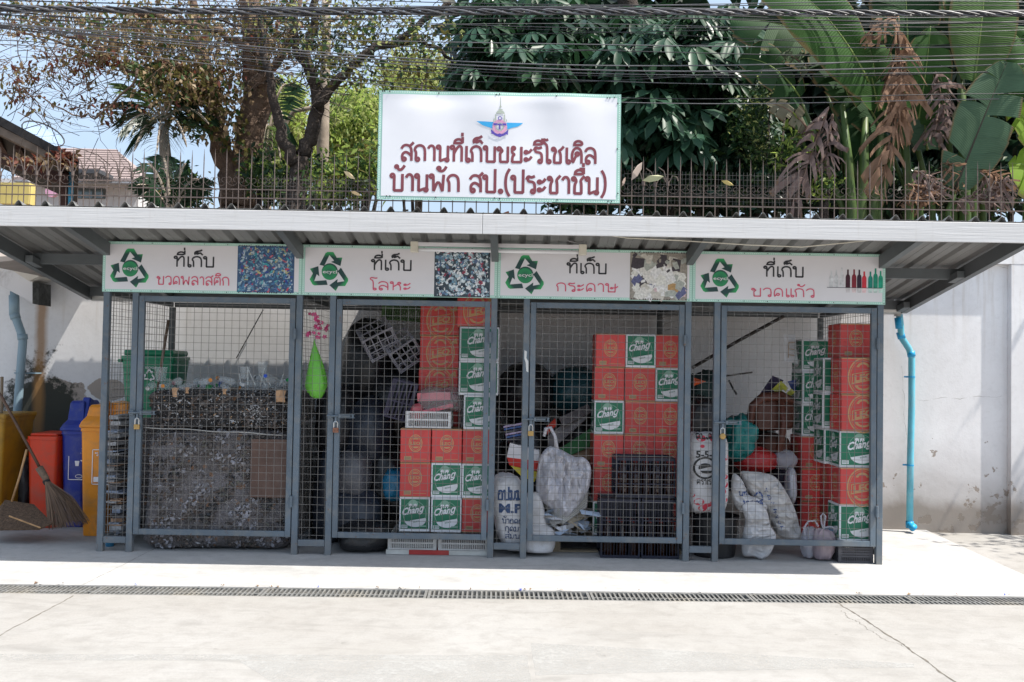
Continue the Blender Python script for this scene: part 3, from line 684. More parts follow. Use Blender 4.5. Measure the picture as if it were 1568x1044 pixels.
# fascia boards
def fascia_mat():
    m = bpy.data.materials.new('white_fascia_paint'); nt, b = nodes(m)
    v = coord(nt, 'Object', (.35, 1, 14)); n = noise_n(nt, 5, 5, .6, vec=v, dist=.8)
    c = mix_rgb(nt, ramp(nt, n, [(.35, 0), (.7, 1)]), (.60, .595, .595), (.52, .515, .51))
    c = mix_rgb(nt, ramp(nt, noise_n(nt, 30, 6, .7, vec=coord(nt)), [(.60, 0), (.74, .35)]), c, (.35, .33, .3))
    c = mix_rgb(nt, ramp(nt, noise_n(nt, 3, 5, .65, vec=coord(nt, 'Object', (7, 1, .8))), [(.55, 0), (.8, .4)]), c, (.42, .39, .35))
    nt.links.new(c, b.inputs['Base Color']); b.inputs['Roughness'].default_value = .55; bump_n(nt, b, n, .5, .004); return m
fas = fascia_mat()
zf0 = 2.255; zf1 = 2.386
cuts = [XRl-.05, at(739, 330, RF).x, XRr+.02]
for i in range(2): MB().bbox(cuts[i]+.001, cuts[i+1]-.001, RF, RF+.018, zf0, zf1, .003).build('fascia_board', fas, shed, origin=(0, RF, zf0))
# gutter at the back
gm = M('zinc_gutter', (.42, .42, .41), .4, .15, 4, metal=.5)
q = MB(); gy = 8.34; n = 9
for k in range(1): pass
vs = []; fs = []
for xx in (XRl+.02, XRr-.02):
    for k in range(n):
        t = math.pi+math.pi*k/(n-1); vs.append((xx, 8.435+.058*math.cos(t), 1.965+.058*math.sin(t)))
for k in range(n-1): fs.append((k, k+1, n+k+1, n+k))
q.add(vs, fs); q.mi = 0
for xx in (XRl+.02, XRr-.02): q.add([(xx, 8.435+.058*math.cos(math.pi+math.pi*k/(n-1)), 1.965+.058*math.sin(math.pi+math.pi*k/(n-1))) for k in range(n)], [tuple(range(n))])
q.build('gutter', gm, shed)
MB().add([(-1.28,8.47,2.05),(3.05,8.47,2.05),(3.05,8.597,2.062),(-1.28,8.597,2.062),(-1.28,8.47,2.053),(3.05,8.47,2.053),(3.05,8.597,2.065),(-1.28,8.597,2.065)],[(3,2,1,0),(4,5,6,7),(0,1,5,4),(1,2,6,5),(2,3,7,6),(3,0,4,7)]).build('light_blocking_strip', steel_dark, shed)  # strip added behind the roof to keep sun off the wall
# ---------------------------------------------------------------- blue downpipe on the right
blue_pipe = M('turquoise_pipe_paint', (.12, .44, .55), .45, .22, 4, dirt=(.28, .42, .45), dirt_amt=.6, dscale=8); blue_tape = M('deep_blue_coupling', (.015, .30, .56), .4, .1)
PYp = 8.47
t = thing('downpipe', 'turquoise blue downpipe running down the white wall right of the shed', 'pipe', at(1393, 806, PYp))
pp = [at(*p, PYp) for p in ((1375, 482), (1377, 500), (1380, 516), (1392, 534), (1396, 548), (1396, 620), (1394, 700), (1393, 800))]
pp[0].y = pp[1].y = 8.44
MB().tube(pp, .029, 14).build('pipe', blue_pipe, t, smooth=True)
MB().tube([at(1375, 470, 8.44), at(1375, 484, 8.44)], .032, 12).build('outlet', M('grey_outlet', (.3, .3, .29), .5), t, smooth=True)
for a, c in (((1375.5, 486), (1377.5, 503)), ((1378, 508), (1381, 518)), ((1394.5, 538), (1396, 546)), ((1393, 798), (1393, 808))):
    MB().tube([at(*a, PYp if a[1] > 505 else 8.445), at(*c, PYp if a[1] > 505 else 8.445)], .0345, 14).build('coupling', blue_tape, t, smooth=True)
MB().tube([at(1393, 803, PYp), at(1393, 803, PYp)+Vector((.0, -.06, -.02)), at(1399, 806, PYp-.09)], .03, 12).build('shoe', blue_tape, t, smooth=True)
for yy in (577, 712):
    p = at(1395.5 if yy < 600 else 1393.5, yy, PYp); q = MB(); q.tube([p-Vector((0,0,.006)), p+Vector((0,0,.006))], .033, 12); q.box(p.x-.055, p.x+.04, p.y+.02, p.y+.027, p.z-.007, p.z+.007); q.build('clip', blue_tape, t)
# ---------------------------------------------------------------- signs over the gates
def recycle_mat():
    m = bpy.data.materials.new('green_arrow_print'); nt, b = nodes(m); vec = coord(nt)
    n = nt.nodes.new('ShaderNodeVectorMath'); n.operation = 'LENGTH'; nt.links.new(vec, n.inputs[0])
    c = ramp(nt, n.outputs['Value'], [(.0, (.015, .10, .07)), (.05, (.02, .28, .10)), (.062, (.012, .05, .05)), (.115, (.012, .055, .05)), (.15, (.03, .42, .12))])
    nt.links.new(c, b.inputs['Base Color']); b.inputs['Roughness'].default_value = .5; return m
rec_m = recycle_mat()
def photo_mat(name, kind):
    m = bpy.data.materials.new(name); nt, b = nodes(m); vec = coord(nt)
    d = nt.nodes.new('ShaderNodeTexNoise'); d.inputs['Scale'].default_value = 25; nt.links.new(vec, d.inputs['Vector'])
    vv = nt.nodes.new('ShaderNodeVectorMath'); vv.operation = 'MULTIPLY_ADD'; nt.links.new(d.outputs['Color'], vv.inputs[0]); vv.inputs[1].default_value = (.022,)*3; nt.links.new(vec, vv.inputs[2])
    def vor(sc):
        v = nt.nodes.new('ShaderNodeTexVoronoi'); v.inputs['Scale'].default_value = sc; nt.links.new(vv.outputs[0], v.inputs['Vector']); return v
    v1 = vor(38 if kind != 'paper' else 17); v2 = vor(110 if kind != 'paper' else 60)
    s = nt.nodes.new('ShaderNodeSeparateColor'); nt.links.new(v1.outputs['Color'], s.inputs[0])
    s2 = nt.nodes.new('ShaderNodeSeparateColor'); nt.links.new(v2.outputs['Color'], s2.inputs[0])
    pal = {'bottles': [(0,(.05,.14,.30)),(.2,(.09,.25,.42)),(.38,(.25,.38,.46)),(.52,(.03,.06,.25)),(.64,(.05,.36,.42)),(.76,(.45,.52,.56)),(.88,(.5,.08,.12)),(.95,(.5,.5,.3))],
           'cans': [(0,(.12,.20,.26)),(.2,(.42,.55,.60)),(.42,(.05,.07,.10)),(.55,(.60,.68,.72)),(.72,(.14,.24,.40)),(.84,(.35,.08,.12)),(.92,(.7,.72,.72))],
           'paper': [(0,(.62,.60,.56)),(.3,(.72,.70,.68)),(.5,(.60,.45,.45)),(.62,(.35,.30,.25)),(.74,(.70,.68,.62)),(.86,(.08,.07,.16)),(.93,(.50,.33,.14))]}[kind]
    c = ramp(nt, s.outputs[0], pal); c2 = ramp(nt, s2.outputs[1], pal)
    c = mix_rgb(nt, .4, c, c2)
    ed = ramp(nt, v1.outputs['Distance'], [(.2, 0), (.75, .8)])
    c = mix_rgb(nt, ed, c, (.03, .04, .06))
    nt.links.new(c, b.inputs['Base Color']); b.inputs['Roughness'].default_value = .5; return m
ARW = [(197,230),(222,180),(238,147),(252,138),(293,138),(318,178),(357,176),(345,236),(278,208),(300,199),(266,160),(230,238)]
ARW = [((x-268)*.001032, (283-y)*.001032) for x, y in ARW]
def stitches(mb, x0, x1, z0, z1, y):
    x = x0+.012
    while x < x1-.012:
        for z in (z0+.011, z1-.011): mb.flat([(x, z-.003), (x+.008, z-.003), (x+.008, z+.003), (x, z+.003)], y)
        x += .0155
    z = z0+.02
    while z < z1-.02:
        for xx in (x0+.011, x1-.011): mb.flat([(xx-.003, z), (xx+.003, z), (xx+.003, z+.008), (xx-.003, z+.008)], y)
        z += .0155
PAL = {'bottles': [(.045,.10,.20),(.07,.20,.36),(.20,.33,.42),(.03,.06,.30),(.05,.34,.40),(.42,.50,.55),(.45,.06,.10),(.45,.42,.20),(.12,.22,.30),(.03,.05,.10)],
 'cans': [(.05,.07,.09),(.42,.55,.62),(.14,.28,.40),(.65,.72,.76),(.30,.40,.45),(.10,.16,.28),(.35,.06,.10),(.75,.76,.77),(.22,.33,.38),(.02,.03,.05)],
 'paper': [(.30,.27,.23),(.68,.66,.62),(.74,.73,.72),(.60,.44,.46),(.55,.52,.46),(.70,.69,.64),(.12,.13,.25),(.45,.28,.12),(.06,.05,.06),(.40,.42,.38)]}
def picture(q, x0, x1, z0, z1, y, kind):
    r_ = random.Random(len(kind)*7); q.mi = 0; q.flat([(x0, z0), (x1, z0), (x1, z1), (x0, z1)], y)
    n = 520 if kind != 'paper' else 170
    for i in range(n):
        L = r_.uniform(.006, .017) if kind != 'paper' else r_.uniform(.015, .05); W = L*(r_.uniform(.32, .5) if kind == 'bottles' else r_.uniform(.5, .85)); a = r_.uniform(0, 3.14)
        cx = r_.uniform(x0+L, x1-L); cz = r_.uniform(z0+L*.8, z1-L*.8); c, s = math.cos(a), math.sin(a)
        k = r_.choice([1, 2, 2, 3, 4, 5, 6, 7, 8, 9, 1, 5]) if kind == 'bottles' else (r_.choice([1, 1, 2, 3, 3, 4, 5, 7, 7, 8, 9, 6]) if kind == 'cans' else r_.choice([1, 1, 2, 2, 2, 3, 4, 5, 5, 6, 7, 8, 9]))
        if kind == 'paper' and cz > z1-.1: k = r_.choice([0, 4, 9, 8])
        pl = [(-1,-.6),(-.7,-1),(.5,-1),(.8,-.4),(1,-.35),(1,.35),(.8,.4),(.5,1),(-.7,1),(-1,.6)] if kind == 'bottles' else ([(-1,-.5),(-.5,-1),(.6,-.9),(1,-.3),(.9,.6),(.2,1),(-.7,.8)] if kind == 'cans' else [(-1,-.9),(.8,-1),(1,.7),(.1,1),(-.9,.6)])
        q.mi = k; yy = y-.0002-.0000022*i; q.flat([(cx+(u*L*c-v*W*s), cz+(u*L*s+v*W*c)) for u, v in pl], yy)
        if kind != 'paper' and r_.random() < .5:
            q.mi = 5 if kind == 'bottles' else r_.choice([7, 9]); q.flat([(cx+(u*L*.5*c-v*W*.3*s), cz+(u*L*.5*s+v*W*.3*c+.0008)) for u, v in ((-1,-.6),(1,-.6),(1,.6),(-1,.6))], yy-.0000011)
def gate_sign(x0, x1, words, wa, wb, pic, lab, ta):
    z0, z1 = 1.886, 2.254; Y = 6.982
    t = thing('gate_sign', lab, 'sign', ((x0+x1)/2, Y, z0), 'banners above the four gates')
    n = 24; vs = []; fs = []; rnd = random.Random(int(x0*100))
    MB().box(x0+.001, x1-.001, Y, Y+.004, z0, z1).build('green_border', mint, t)
    # slightly sagging vinyl face
    q = MB(); q.box(x0+.022, x1-.022, Y-.001, Y-.0002, z0+.02, z1-.02); q.build('vinyl_face', white_pl, t)
    q = MB(); stitches(q, x0, x1, z0, z1, Y-.0012); q.build('border_dashes', mint_lt, t)
    q = MB()
    for k in range(9):
        xx = x0+.03+k*(x1-x0-.06)/8+rnd.uniform(-.02, .02)
        for z in (z0+.009, z1-.009): q.tube([(xx, Y-.003, z), (xx, Y, z)], .0034, 6)
    tag(q.build('screw', ink, t), kind='stuff')
    cx, cz = x0+.2, z0+.167
    for a in (0, 120, 240):
        q = MB(); c, s = math.cos(math.radians(a)), math.sin(math.radians(a))
        q.flat([(cx+p[0]*c-p[1]*s, cz+p[0]*s+p[1]*c) for p in ARW], Y-.0024); q.build('recycling_arrow', rec_m, t, origin=(cx, Y, cz))
    q = MB(); disc(q, cx+.003, cz+.006, .059, .061, Y-.003); q.build('green_disc', rec_m, t, origin=(cx, Y, cz))
    q = MB(); latin(q, 'ecycl', cx-.048, cx+.055, cz-.006, .024, Y-.0045, .010); q.build('lettering', white_pl, t)
    q = MB(); thai_line(q, 'ที่เก็บ', x0+ta[0], x0+ta[1], z0+.19, .077, Y-.003, .15); q.build('title_lettering', ink, t)
    q = MB(); thai_line(q, words, x0+wa, x0+wb, z0+(.058 if wb-wa > .4 and words != 'ขวดแก้ว' else .045), .062, Y-.003, .135); q.build('pink_lettering', crimson, t)
    if pic:
        q = MB(); picture(q, x0+pic[0], x0+pic[1], z0+(.004 if pic[2] != 'bottles' else .012), z1-.016, Y-.0016, pic[2]); q.build('printed_picture', [M('pic_%s_%d' % (pic[2], i), c, .5, .25, 60) for i, c in enumerate(PAL[pic[2]])], t)
        q = MB()
        for k in range(24):
            xx = x0+pic[0]+.01+k*.0172
            if rnd.random() < .8: q.box(xx, xx+.008, Y-.0035, Y-.0025, z1-.02, z1-.012)
            if rnd.random() < .6: q.box(xx, xx+.008, Y-.0035, Y-.0025, z0+.008, z0+.015)
        q.build('black_dashes', ink, t)
    else:
        q = MB(); q.box(x0+.98, x0+1.38, Y-.0022, Y-.0012, z0+.118, z0+.122); q.build('shelf_line', ink, t)
        cols = [(.60,.61,.63)]*3+[(.05,.008,.02),(.22,.015,.03),(.03,.012,.03),(.55,.03,.05),(.01,.22,.17),(.01,.25,.16),(.01,.33,.20)]
        for k, (zx, top) in enumerate(((1062,290),(1098,283),(1137,266),(1182,280),(1227,278),(1265,280),(1301,292),(1346,292),(1383,268),(1420,286))):
            a = x0+(zx-52)*.001002; bh = (410-top)*.001002; wd = .0165 if k > 2 else .015
            pl = [(a-wd,0),(a+wd,0),(a+wd,bh*.55),(a+wd*.85,bh*.66),(a+wd*.38,bh*.74),(a+wd*.36,bh),(a-wd*.36,bh),(a-wd*.38,bh*.74),(a-wd*.85,bh*.66),(a-wd,bh*.55)]
            q = MB(); q.flat([(x, z0+.122+z) for x, z in pl], Y-.0026); q.build('printed_bottle', M('print_bottle_%d' % k, cols[k], .5, .3, 30), t)
            if k > 2:
                q = MB(); q.flat([(a-wd, z0+.117), (a-wd*.8, z0+.085), (a+wd*.8, z0+.085), (a+wd, z0+.117)], Y-.0026); q.build('printed_reflection', M('print_refl_%d' % k, tuple(.55+.3*min(1, c*2) for c in cols[k]), .5, .3, 30), t)
    return t
sx = [at(p, 412, 6.982).x for p in (157, 462.5, 762, 1060.5, 1356)]
gate_sign(sx[0], sx[1], 'ขวดพลาสติก', .40, .924, (.983, 1.398, 'bottles'), 'leftmost gate banner with pink Thai word and a photo of blue plastic bottles', (.521, .812))
gate_sign(sx[1], sx[2], 'โลหะ', .506, .79, (.965, 1.372, 'cans'), 'gate banner with short pink Thai word and a photo of crushed cans', (.506, .797))
gate_sign(sx[2], sx[3], 'กระดาษ', .427, .871, (.965, 1.383, 'paper'), 'gate banner with a photo of waste paper and white pages', (.506, .793))
gate_sign(sx[3], sx[4], 'ขวดแก้ว', .431, .888, None, 'rightmost gate banner with a row of glass bottles printed on it', (.519, .808))
# ---------------------------------------------------------------- large banner tied to the fence
BY = 8.60
c00, c10, c11, c01 = at(577, 303, BY), at(949, 313, BY), at(950.5, 145.5, BY), at(577.5, 137, BY)
bn = thing('large_banner', 'large white banner with winged emblem and maroon Thai lettering above the roof', 'banner', ((c00.x+c10.x)/2, BY, c00.z), None)
def bp(px, py, off=0): 
    p = at(px, py, BY); return (p.x, p.z)
bx0, bx1, bz0, bz1 = c00.x, c10.x, (c00.z+c10.z)/2, (c01.z+c11.z)/2
def sag(x, z):      # gentle waves of the cloth
    u = (x-bx0)/(bx1-bx0); v = (z-bz0)/(bz1-bz0)
    return .008*math.sin(u*19+v*3)*v*v + .007*noise.noise(Vector((u*4, v*3, 1))) + .006*math.exp(-((v-.93)*16)**2)*math.sin(u*7) 
def cloth(mb, x0, x1, z0, z1, off, nx=60, nz=28):
    vs = [(x0+(x1-x0)*i/nx, BY-off+sag(x0+(x1-x0)*i/nx, z0+(z1-z0)*j/nz), z0+(z1-z0)*j/nz) for j in range(nz+1) for i in range(nx+1)]
    mb.add(vs, [(j*(nx+1)+i, j*(nx+1)+i+1, (j+1)*(nx+1)+i+1, (j+1)*(nx+1)+i) for j in range(nz) for i in range(nx)])
def drape(mb):
    mb.v = [(p[0], p[1]+sag(p[0], p[2]), p[2]) for p in mb.v]; return mb
q = MB(); cloth(q, bx0, bx1, bz0, bz1, 0); q.build('green_border', mint, bn, smooth=True)
q = MB(); cloth(q, bx0+.035, bx1-.035, bz0+.032, bz1-.032, .003); q.build('vinyl_face', M('white_vinyl', (.80, .80, .83), .45, .03, 2), bn, smooth=True)
q = MB(); x = bx0+.02
while x < bx1-.02:
    for z in (bz0+.014, bz1-.014): q.flat([(x, z-.005), (x+.011, z-.005), (x+.011, z+.005), (x, z+.005)], BY-.003)
    x += .021
z = bz0+.03
while z < bz1-.03:
    for xx in (bx0+.015, bx1-.015): q.flat([(xx-.005, z), (xx+.005, z), (xx+.005, z+.011), (xx-.005, z+.011)], BY-.003)
    z += .021
drape(q).build('border_dashes', mint_lt, bn)
q = MB()
for (px, py) in ((586,139.5),(589,139.5),(597,140),(672,142),(760,145),(765,144),(852,147.5),(930,149.5),(934,149.6),(941,149),(946,158),(580,143),(580,222),(945,228),(578,290),(946,296),(592,300),(597,300),(667,302),(757,303),(765,304),(853,306),(931,308),(936,308.5)):
    p = at(px, py, BY); q.tube([(p.x, BY-.008, p.z), (p.x, BY-.001, p.z)], .006, 6)
drape(q).build('grommet', ink, bn)
h1 = .167; q = MB(); p0 = at(613, 246, BY); p1 = at(912, 251, BY)
thai_line(q, 'สถานที่เก็บขยะรีไซเคิล', p0.x, p1.x, (p0.z+p1.z)/2+.0, .145, BY-.0045, .17); drape(q).build('upper_lettering', maroon, bn)
q = MB(); p0 = at(598, 292, BY); p1 = at(927, 298, BY)
thai_line(q, 'บ้านพัก สป.(ประชาชื่น)', p0.x, p1.x, (p0.z+p1.z)/2, .155, BY-.0045, .17); drape(q).build('lower_lettering', maroon, bn)
# emblem, from an enlarged view of it: centre (583, 650) at 11.6 times
ec = at(765.3, 191, BY); em = (BY/FPX)/11.6
def ep(zx, zy): return (ec.x+(zx-583)*em, ec.z+(650-zy)*em)
E_ = BY-.005
sky_ink = M('sky_blue_ink', (.05, .42, .80), .5, .05); vio = M('violet_blue_ink', (.11, .08, .42), .5, .05); pnk = M('pink_ink', (.78, .40, .58), .5, .05); olv = M('grey_olive_ink', (.42, .47, .40), .5, .1)
for pl in ([(165,595),(300,597),(470,607),(462,660),(452,722),(385,700),(350,692),(270,662),(225,632)], [(705,612),(860,612),(1000,612),(958,645),(915,672),(862,690),(810,702),(720,732),(708,670)]):
    q = MB(); q.flat([ep(*p) for p in pl], E_); drape(q).build('emblem_wing', sky_ink, bn)
q = MB()
ring(q, *ep(583, 690), 128*em, 128*em, 50*em, E_-.001)
for k in range(18):
    a = 2*math.pi*k/18; cx, cz = ep(583, 690); disc(q, cx+122*em*math.cos(a), cz+122*em*math.sin(a), 14*em, 14*em, E_-.0015-.0001*k, 8)
drape(q).build('emblem_wheel', pnk, bn)
q = MB()
ring(q, *ep(585, 538), 36*em, 36*em, 13*em, E_-.003)
q.flat([ep(*p) for p in ((470,628),(700,628),(700,664),(470,664))][::-1], E_-.0032); q.flat([ep(*p) for p in ((568,664),(596,664),(596,738),(568,738))][::-1], E_-.0034)
P = [(425,735),(480,780),(500,800),(545,822),(583,806),(620,822),(668,800),(690,780),(738,735),(728,832),(700,822),(650,852),(583,876),(510,850),(462,818),(438,822)]
q.flat([ep(*p) for p in P][::-1], E_-.0036); drape(q).build('emblem_anchor', vio, bn)
q = MB()
for k, pl in enumerate(([(589,150),(597,150),(600,300),(586,300)], [(572,330),(592,290),(612,330),(600,350),(584,350)], [(548,392),(560,372),(626,372),(634,392)], [(508,450),(540,405),(590,392),(640,405),(672,450),(640,458),(620,446),(590,455),(560,446),(535,458)], [(495,470),(515,470),(520,600),(500,600)], [(655,470),(675,470),(672,600),(652,600)], [(470,560),(490,540),(486,600),(470,600)], [(690,545),(708,565),(705,600),(690,600)])):
    q.flat([ep(*p) for p in pl], E_-.0005*k)
ring(q, *ep(583, 690), 72*em, 72*em, 14*em, E_-.0028)
drape(q).build('emblem_crown', olv, bn)
# ---------------------------------------------------------------- fluorescent lamp under the roof (unlit)
cream = M('cream_plastic', (.66, .62, .52), .45)
LY = 6.86
a0, a1 = at(629, 376, LY), at(898, 383, LY)
lt = thing('fluorescent_lamp', 'unlit white fluorescent tube lamp hanging under the roof before the banners', 'lamp', ((a0.x+a1.x)/2, LY, a0.z), None)
zl = (a0.z+a1.z)/2
MB().bbox(a0.x+.05, a1.x-.05, LY-.018, LY+.018, zl+.004, zl+.03, .003).build('batten', white_pl, lt)
MB().tube([(a0.x+.05, LY, zl-.022), (a1.x-.05, LY, zl-.022)], .0135, 12).build('tube', M('milk_glass_tube', (.82, .82, .84), .25, .02), lt, smooth=True)
for x in (a0.x, a1.x-.055): MB().bbox(x, x+.055, LY-.024, LY+.024, zl-.042, zl+.034, .004).build('end_cap', cream, lt)
for px in (659, 897):
    x = at(px, 370, LY).x; MB().tube([(x, LY, zl+.031), (x, LY, rz(LY)+.1)], .009, 8).build('hanger', cream, lt)
wl = [at(868, 368, LY), at(884, 372, LY), at(900, 369, LY), at(897, 379, LY-.02)]
MB().tube(wl, .004, 6).build('wire', M('grey_cable', (.3, .3, .3), .5), lt)
MB().tube([at(868, 360, 6.9), at(868, 368, 6.9)], .016, 8).build('lamp_holder', ink, lt)
cb = MB(); cb.tube([at(x, y, 6.4) for x, y in ((884, 354), (960, 364), (1040, 368), (1150, 375), (1228, 378), (1290, 372), (1345, 366))], .004, 5)
tag(cb.build('slack_cable', cream), 'thin slack cream cable strung under the roof edge right of the lamp', 'cable')
# ---------------------------------------------------------------- cartons
red_c = M('red_carton_print', (.60, .042, .036), .5, .1, 4, dirt=(.35, .03, .02), dirt_amt=.4)
tan_c = M('tan_carton_print', (.50, .28, .12), .55, .12, 9)
kraft = M('kraft_board', (.36, .235, .13), .8, .15, 6)
wht_c = M('white_carton_board', (.70, .70, .72), .55, .05, 4, dirt=(.5, .48, .45), dirt_amt=.4)
grn_c = M('green_carton_print', (.012, .165, .085), .45, .12, 4)
grn_l = M('pale_green_print', (.25, .42, .32), .5)
for m_ in (red_c, tan_c, kraft, wht_c, grn_c): obj_random(m_, .32)
def rot_side(d2w):     # print on the left face
    return Matrix.Translation((0, 0, 0)) @ Matrix.Rotation(math.radians(-90), 4, 'Z')
def print_chang(q, w, h, y, big):
    e = .012
    q.mi = 0; q.flat([(-w/2+e, e*1.6), (w/2-e*.8, e*1.6), (w/2-e*.8, h-e*1.2), (-w/2+e, h-e*1.2)], y)
    k = h/.26; s = k*(1.0 if not big else 1.05); cx = .0 if not big else .005; cz = h*.5
    q.mi = 2; ring(q, cx, cz+.005*s, .088*s, .096*s, .003, y-.0006, 28, -60, 250)
    q.mi = 1; disc(q, cx+.006*s, cz-.040*s, .082*s, .056*s, y-.0009, 18, -165, 15)
    # elephants under a parasol: two small bodies with legs and trunks
    for sg in (-1, 1):
        ex = cx-.012*s+sg*.017*s; ez = h*.765
        q.flat([(ex+sg*x*s*.85, ez+z*s*.85) for x, z in ([(-.016,-.020),(-.010,-.020),(-.009,-.008),(.002,-.008),(.003,-.020),(.009,-.020),(.011,-.004),(.018,-.012),(.019,-.003),(.012,.010),(.002,.014),(-.012,.010),(-.017,0)])], y-.0012-.0002*sg)
    q.mi = 2; disc(q, cx-.012*s, h*.775, .038*s, .040*s, y-.0009, 14, 0, 180)
    q.mi = 1; latin(q, 'Chanɡ', cx-.092*s, cx+.074*s, h*.475, .052*s, y-.0022, .035, .3, .030*s)
    q.mi = 0; latin(q, 'CLASSIC', cx-.048*s, cx+.062*s, h*.30, .015*s, y-.0022, .01, .0, .026*s)
    latin(q, 'BEER', cx-.008*s, cx+.038*s, h*.25, .010*s, y-.0022, .0, .0, .010*s)
    q.mi = 1; q.flat([(-w/2+e+.006, e*2.2), (-w/2+e+.052*s, e*2.2), (-w/2+e+.052*s, e*2.2+.024*s), (-w/2+e+.006, e*2.2+.024*s)], y-.0012)
    q.mi = 0
    for i in range(6): x = -w/2+e+.011+i*.0068*s; q.flat([(x, e*2.6), (x+.0032, e*2.6), (x+.0032, e*2.6+.017*s), (x, e*2.6+.017*s)], y-.0018)
    q.mi = 2; q.flat([(w/2-.075*s, e*3), (w/2-.025*s, e*3), (w/2-.025*s, e*3+.011*s), (w/2-.075*s, e*3+.011*s)], y-.0012)
def print_leo(q, w, h, y, big):
    e = .004
    q.mi = 0; q.flat([(-w/2+e, e), (w/2-e, e), (w/2-e, h-e*1.6), (-w/2+e, h-e*1.6)], y)
    q.mi = 1
    if not big:
        s = h/.26; cx, cz = 0, h*.565
        ring(q, cx, cz, .052*s, .067*s, .006, y-.0006); ring(q, cx, cz, .041*s, .055*s, .004, y-.0006)
        latin(q, 'LEO', cx-.036*s, cx+.036*s, cz-.011*s, .024*s, y-.0014, .035)
        disc(q, cx, cz+.026*s, .024*s, .017*s, y-.0009, 14, 10, 170); disc(q, cx, cz-.024*s, .026*s, .014*s, y-.0011, 14, 180, 360)
        q.flat([(-w/2+.03, .018), (-w/2+.085, .018), (-w/2+.085, .048), (-w/2+.03, .048)], y-.0008)
        q.mi = 2; q.flat([(-w/2+.035, .023), (-w/2+.08, .023), (-w/2+.08, .043), (-w/2+.035, .043)], y-.0014)
        q.mi = 1; q.flat([(-w/2+.1, .026), (w/2-.03, .026), (w/2-.03, .029), (-w/2+.1, .029)], y-.0008)
    else:
        cx, cz = .008, h*.47
        ring(q, cx, cz, .115, .142, .010, y-.0006, 32); 
        ring(q, cx, cz, .098, .124, .003, y-.0007, 32)
        q.flat([(cx-.085, cz-.052), (cx+.090, cz-.016), (cx+.090, cz+.058), (cx-.085, cz+.022)], y-.0010)
        disc(q, cx-.002, cz+.06, .052, .050, y-.0008, 16, 15, 165); disc(q, cx, cz-.052, .066, .046, y-.0009, 16, 190, 350)
        q.flat([(cx+.07, cz+.075), (cx+.125, cz+.12), (cx+.135, cz+.075), (cx+.10, cz+.07)], y-.0008)
        q.mi = 0; q.flat([(cx-.078, cz-.042), (cx+.083, cz-.009), (cx+.083, cz+.050), (cx-.078, cz+.017)], y-.0016)
        disc(q, cx-.002, cz+.072, .030, .022, y-.0014, 12, 0, 180); disc(q, cx, cz-.058, .042, .026, y-.0014, 12, 190, 350)
        q.mi = 1; latin(q, 'LEO', cx-.068, cx+.076, cz-.036, .050, y-.0024, .05, 0, .028)
def make_carton(kind, lab):
    brand, size = kind.split('_')
    W, D = (.229, .300) if size == 'n' else (.308, .241)
    H = .258 if size in ('n', 'w') else .268
    if size == 'r': W, D, H = .308, .241, .2685
    if size == 'm': W, D, H = .300, .241, .2585
    body = wht_c if brand == 'chang' else red_c
    t = thing('beer_carton', lab, 'carton', (0, 0, 0))
    b = MB(); b.bbox(-W/2, W/2, 0, D, 0, H-.002, .004); b.build('box', body, t, local=True)
    b = MB(); b.box(-W/2+.003, W/2-.003, .004, D-.004, H-.0022, H-.0004); b.build('top_flap', kraft if brand == 'leo' else wht_c, t, local=True)
    b = MB(); fn = print_chang if brand == 'chang' else print_leo
    mats = [grn_c, wht_c, grn_l] if brand == 'chang' else [red_c, tan_c, kraft]
    fn(b, W, H, -.0012, size != 'n'); b.build('front_print', mats, t, local=True)
    b = MB(); b.T = Matrix.Translation((-W/2-.0012, D/2, 0)) @ Matrix.Rotation(math.radians(-90), 4, 'Z') @ Matrix.Translation((0, 0, 0)); fn(b, D, H, 0, False); b.build('side_print', mats, t, local=True)
    if brand == 'leo':
        b = MB(); b.box(-W/2-.0005, W/2+.0005, -.0022, -.0004, H-.009, H-.003); b.build('flap_edge', tan_c, t, local=True)
        b = MB(); b.box(-W/2, W/2, -.0022, -.0004, .001, .0065); b.build('flap_edge', kraft, t, local=True)
    return t, W, D, H
PROTO = {}
ORD = ['bottom', 'second', 'third', 'fourth', 'fifth', 'sixth', 'seventh', 'eighth']
rc = random.Random(11)
def carton(kind, xl, y, z, where, grp, rzv=0):
    brand, size = kind.split('_')
    look = {'chang': 'green elephant beer carton', 'leo': 'plain red beer carton'}[brand]
    if size != 'n': look = {'chang': 'wide green beer carton', 'leo': 'red carton with big tan letters'}[brand]
    lab = look+' '+where
    if kind not in PROTO:
        t, W, D, H = make_carton(kind, lab); PROTO[kind] = (t, W, D, H)
    else:
        t = copy_tree(PROTO[kind][0], label=lab)
    W, D, H = PROTO[kind][1:]
    t.location = (xl+W/2, y+rc.uniform(-.012, .012), z); t.rotation_euler = (0, 0, rzv+rc.uniform(-.03, .03)); t['group'] = grp
    return H
def stack(xpx, y, z0, kinds, col, bay, grp, xr=None):
    xl = at(xpx, 660, y).x if xr is None else xr
    z = z0
    for i, k in enumerate(kinds):
        if k is None: z += .2585; continue
        j = rc.uniform(-.004, .004)
        if k.endswith('_r') and i: j += .0
        z += carton(k, xl+j, y, z, '%s in the %s column behind the %s gate' % (ORD[i], col, bay), grp)+.0006
    return z
G2, G3, G4 = 'beer cartons stacked behind the metal gate', 'beer cartons stacked behind the paper gate', 'beer cartons stacked behind the glass bottle gate'
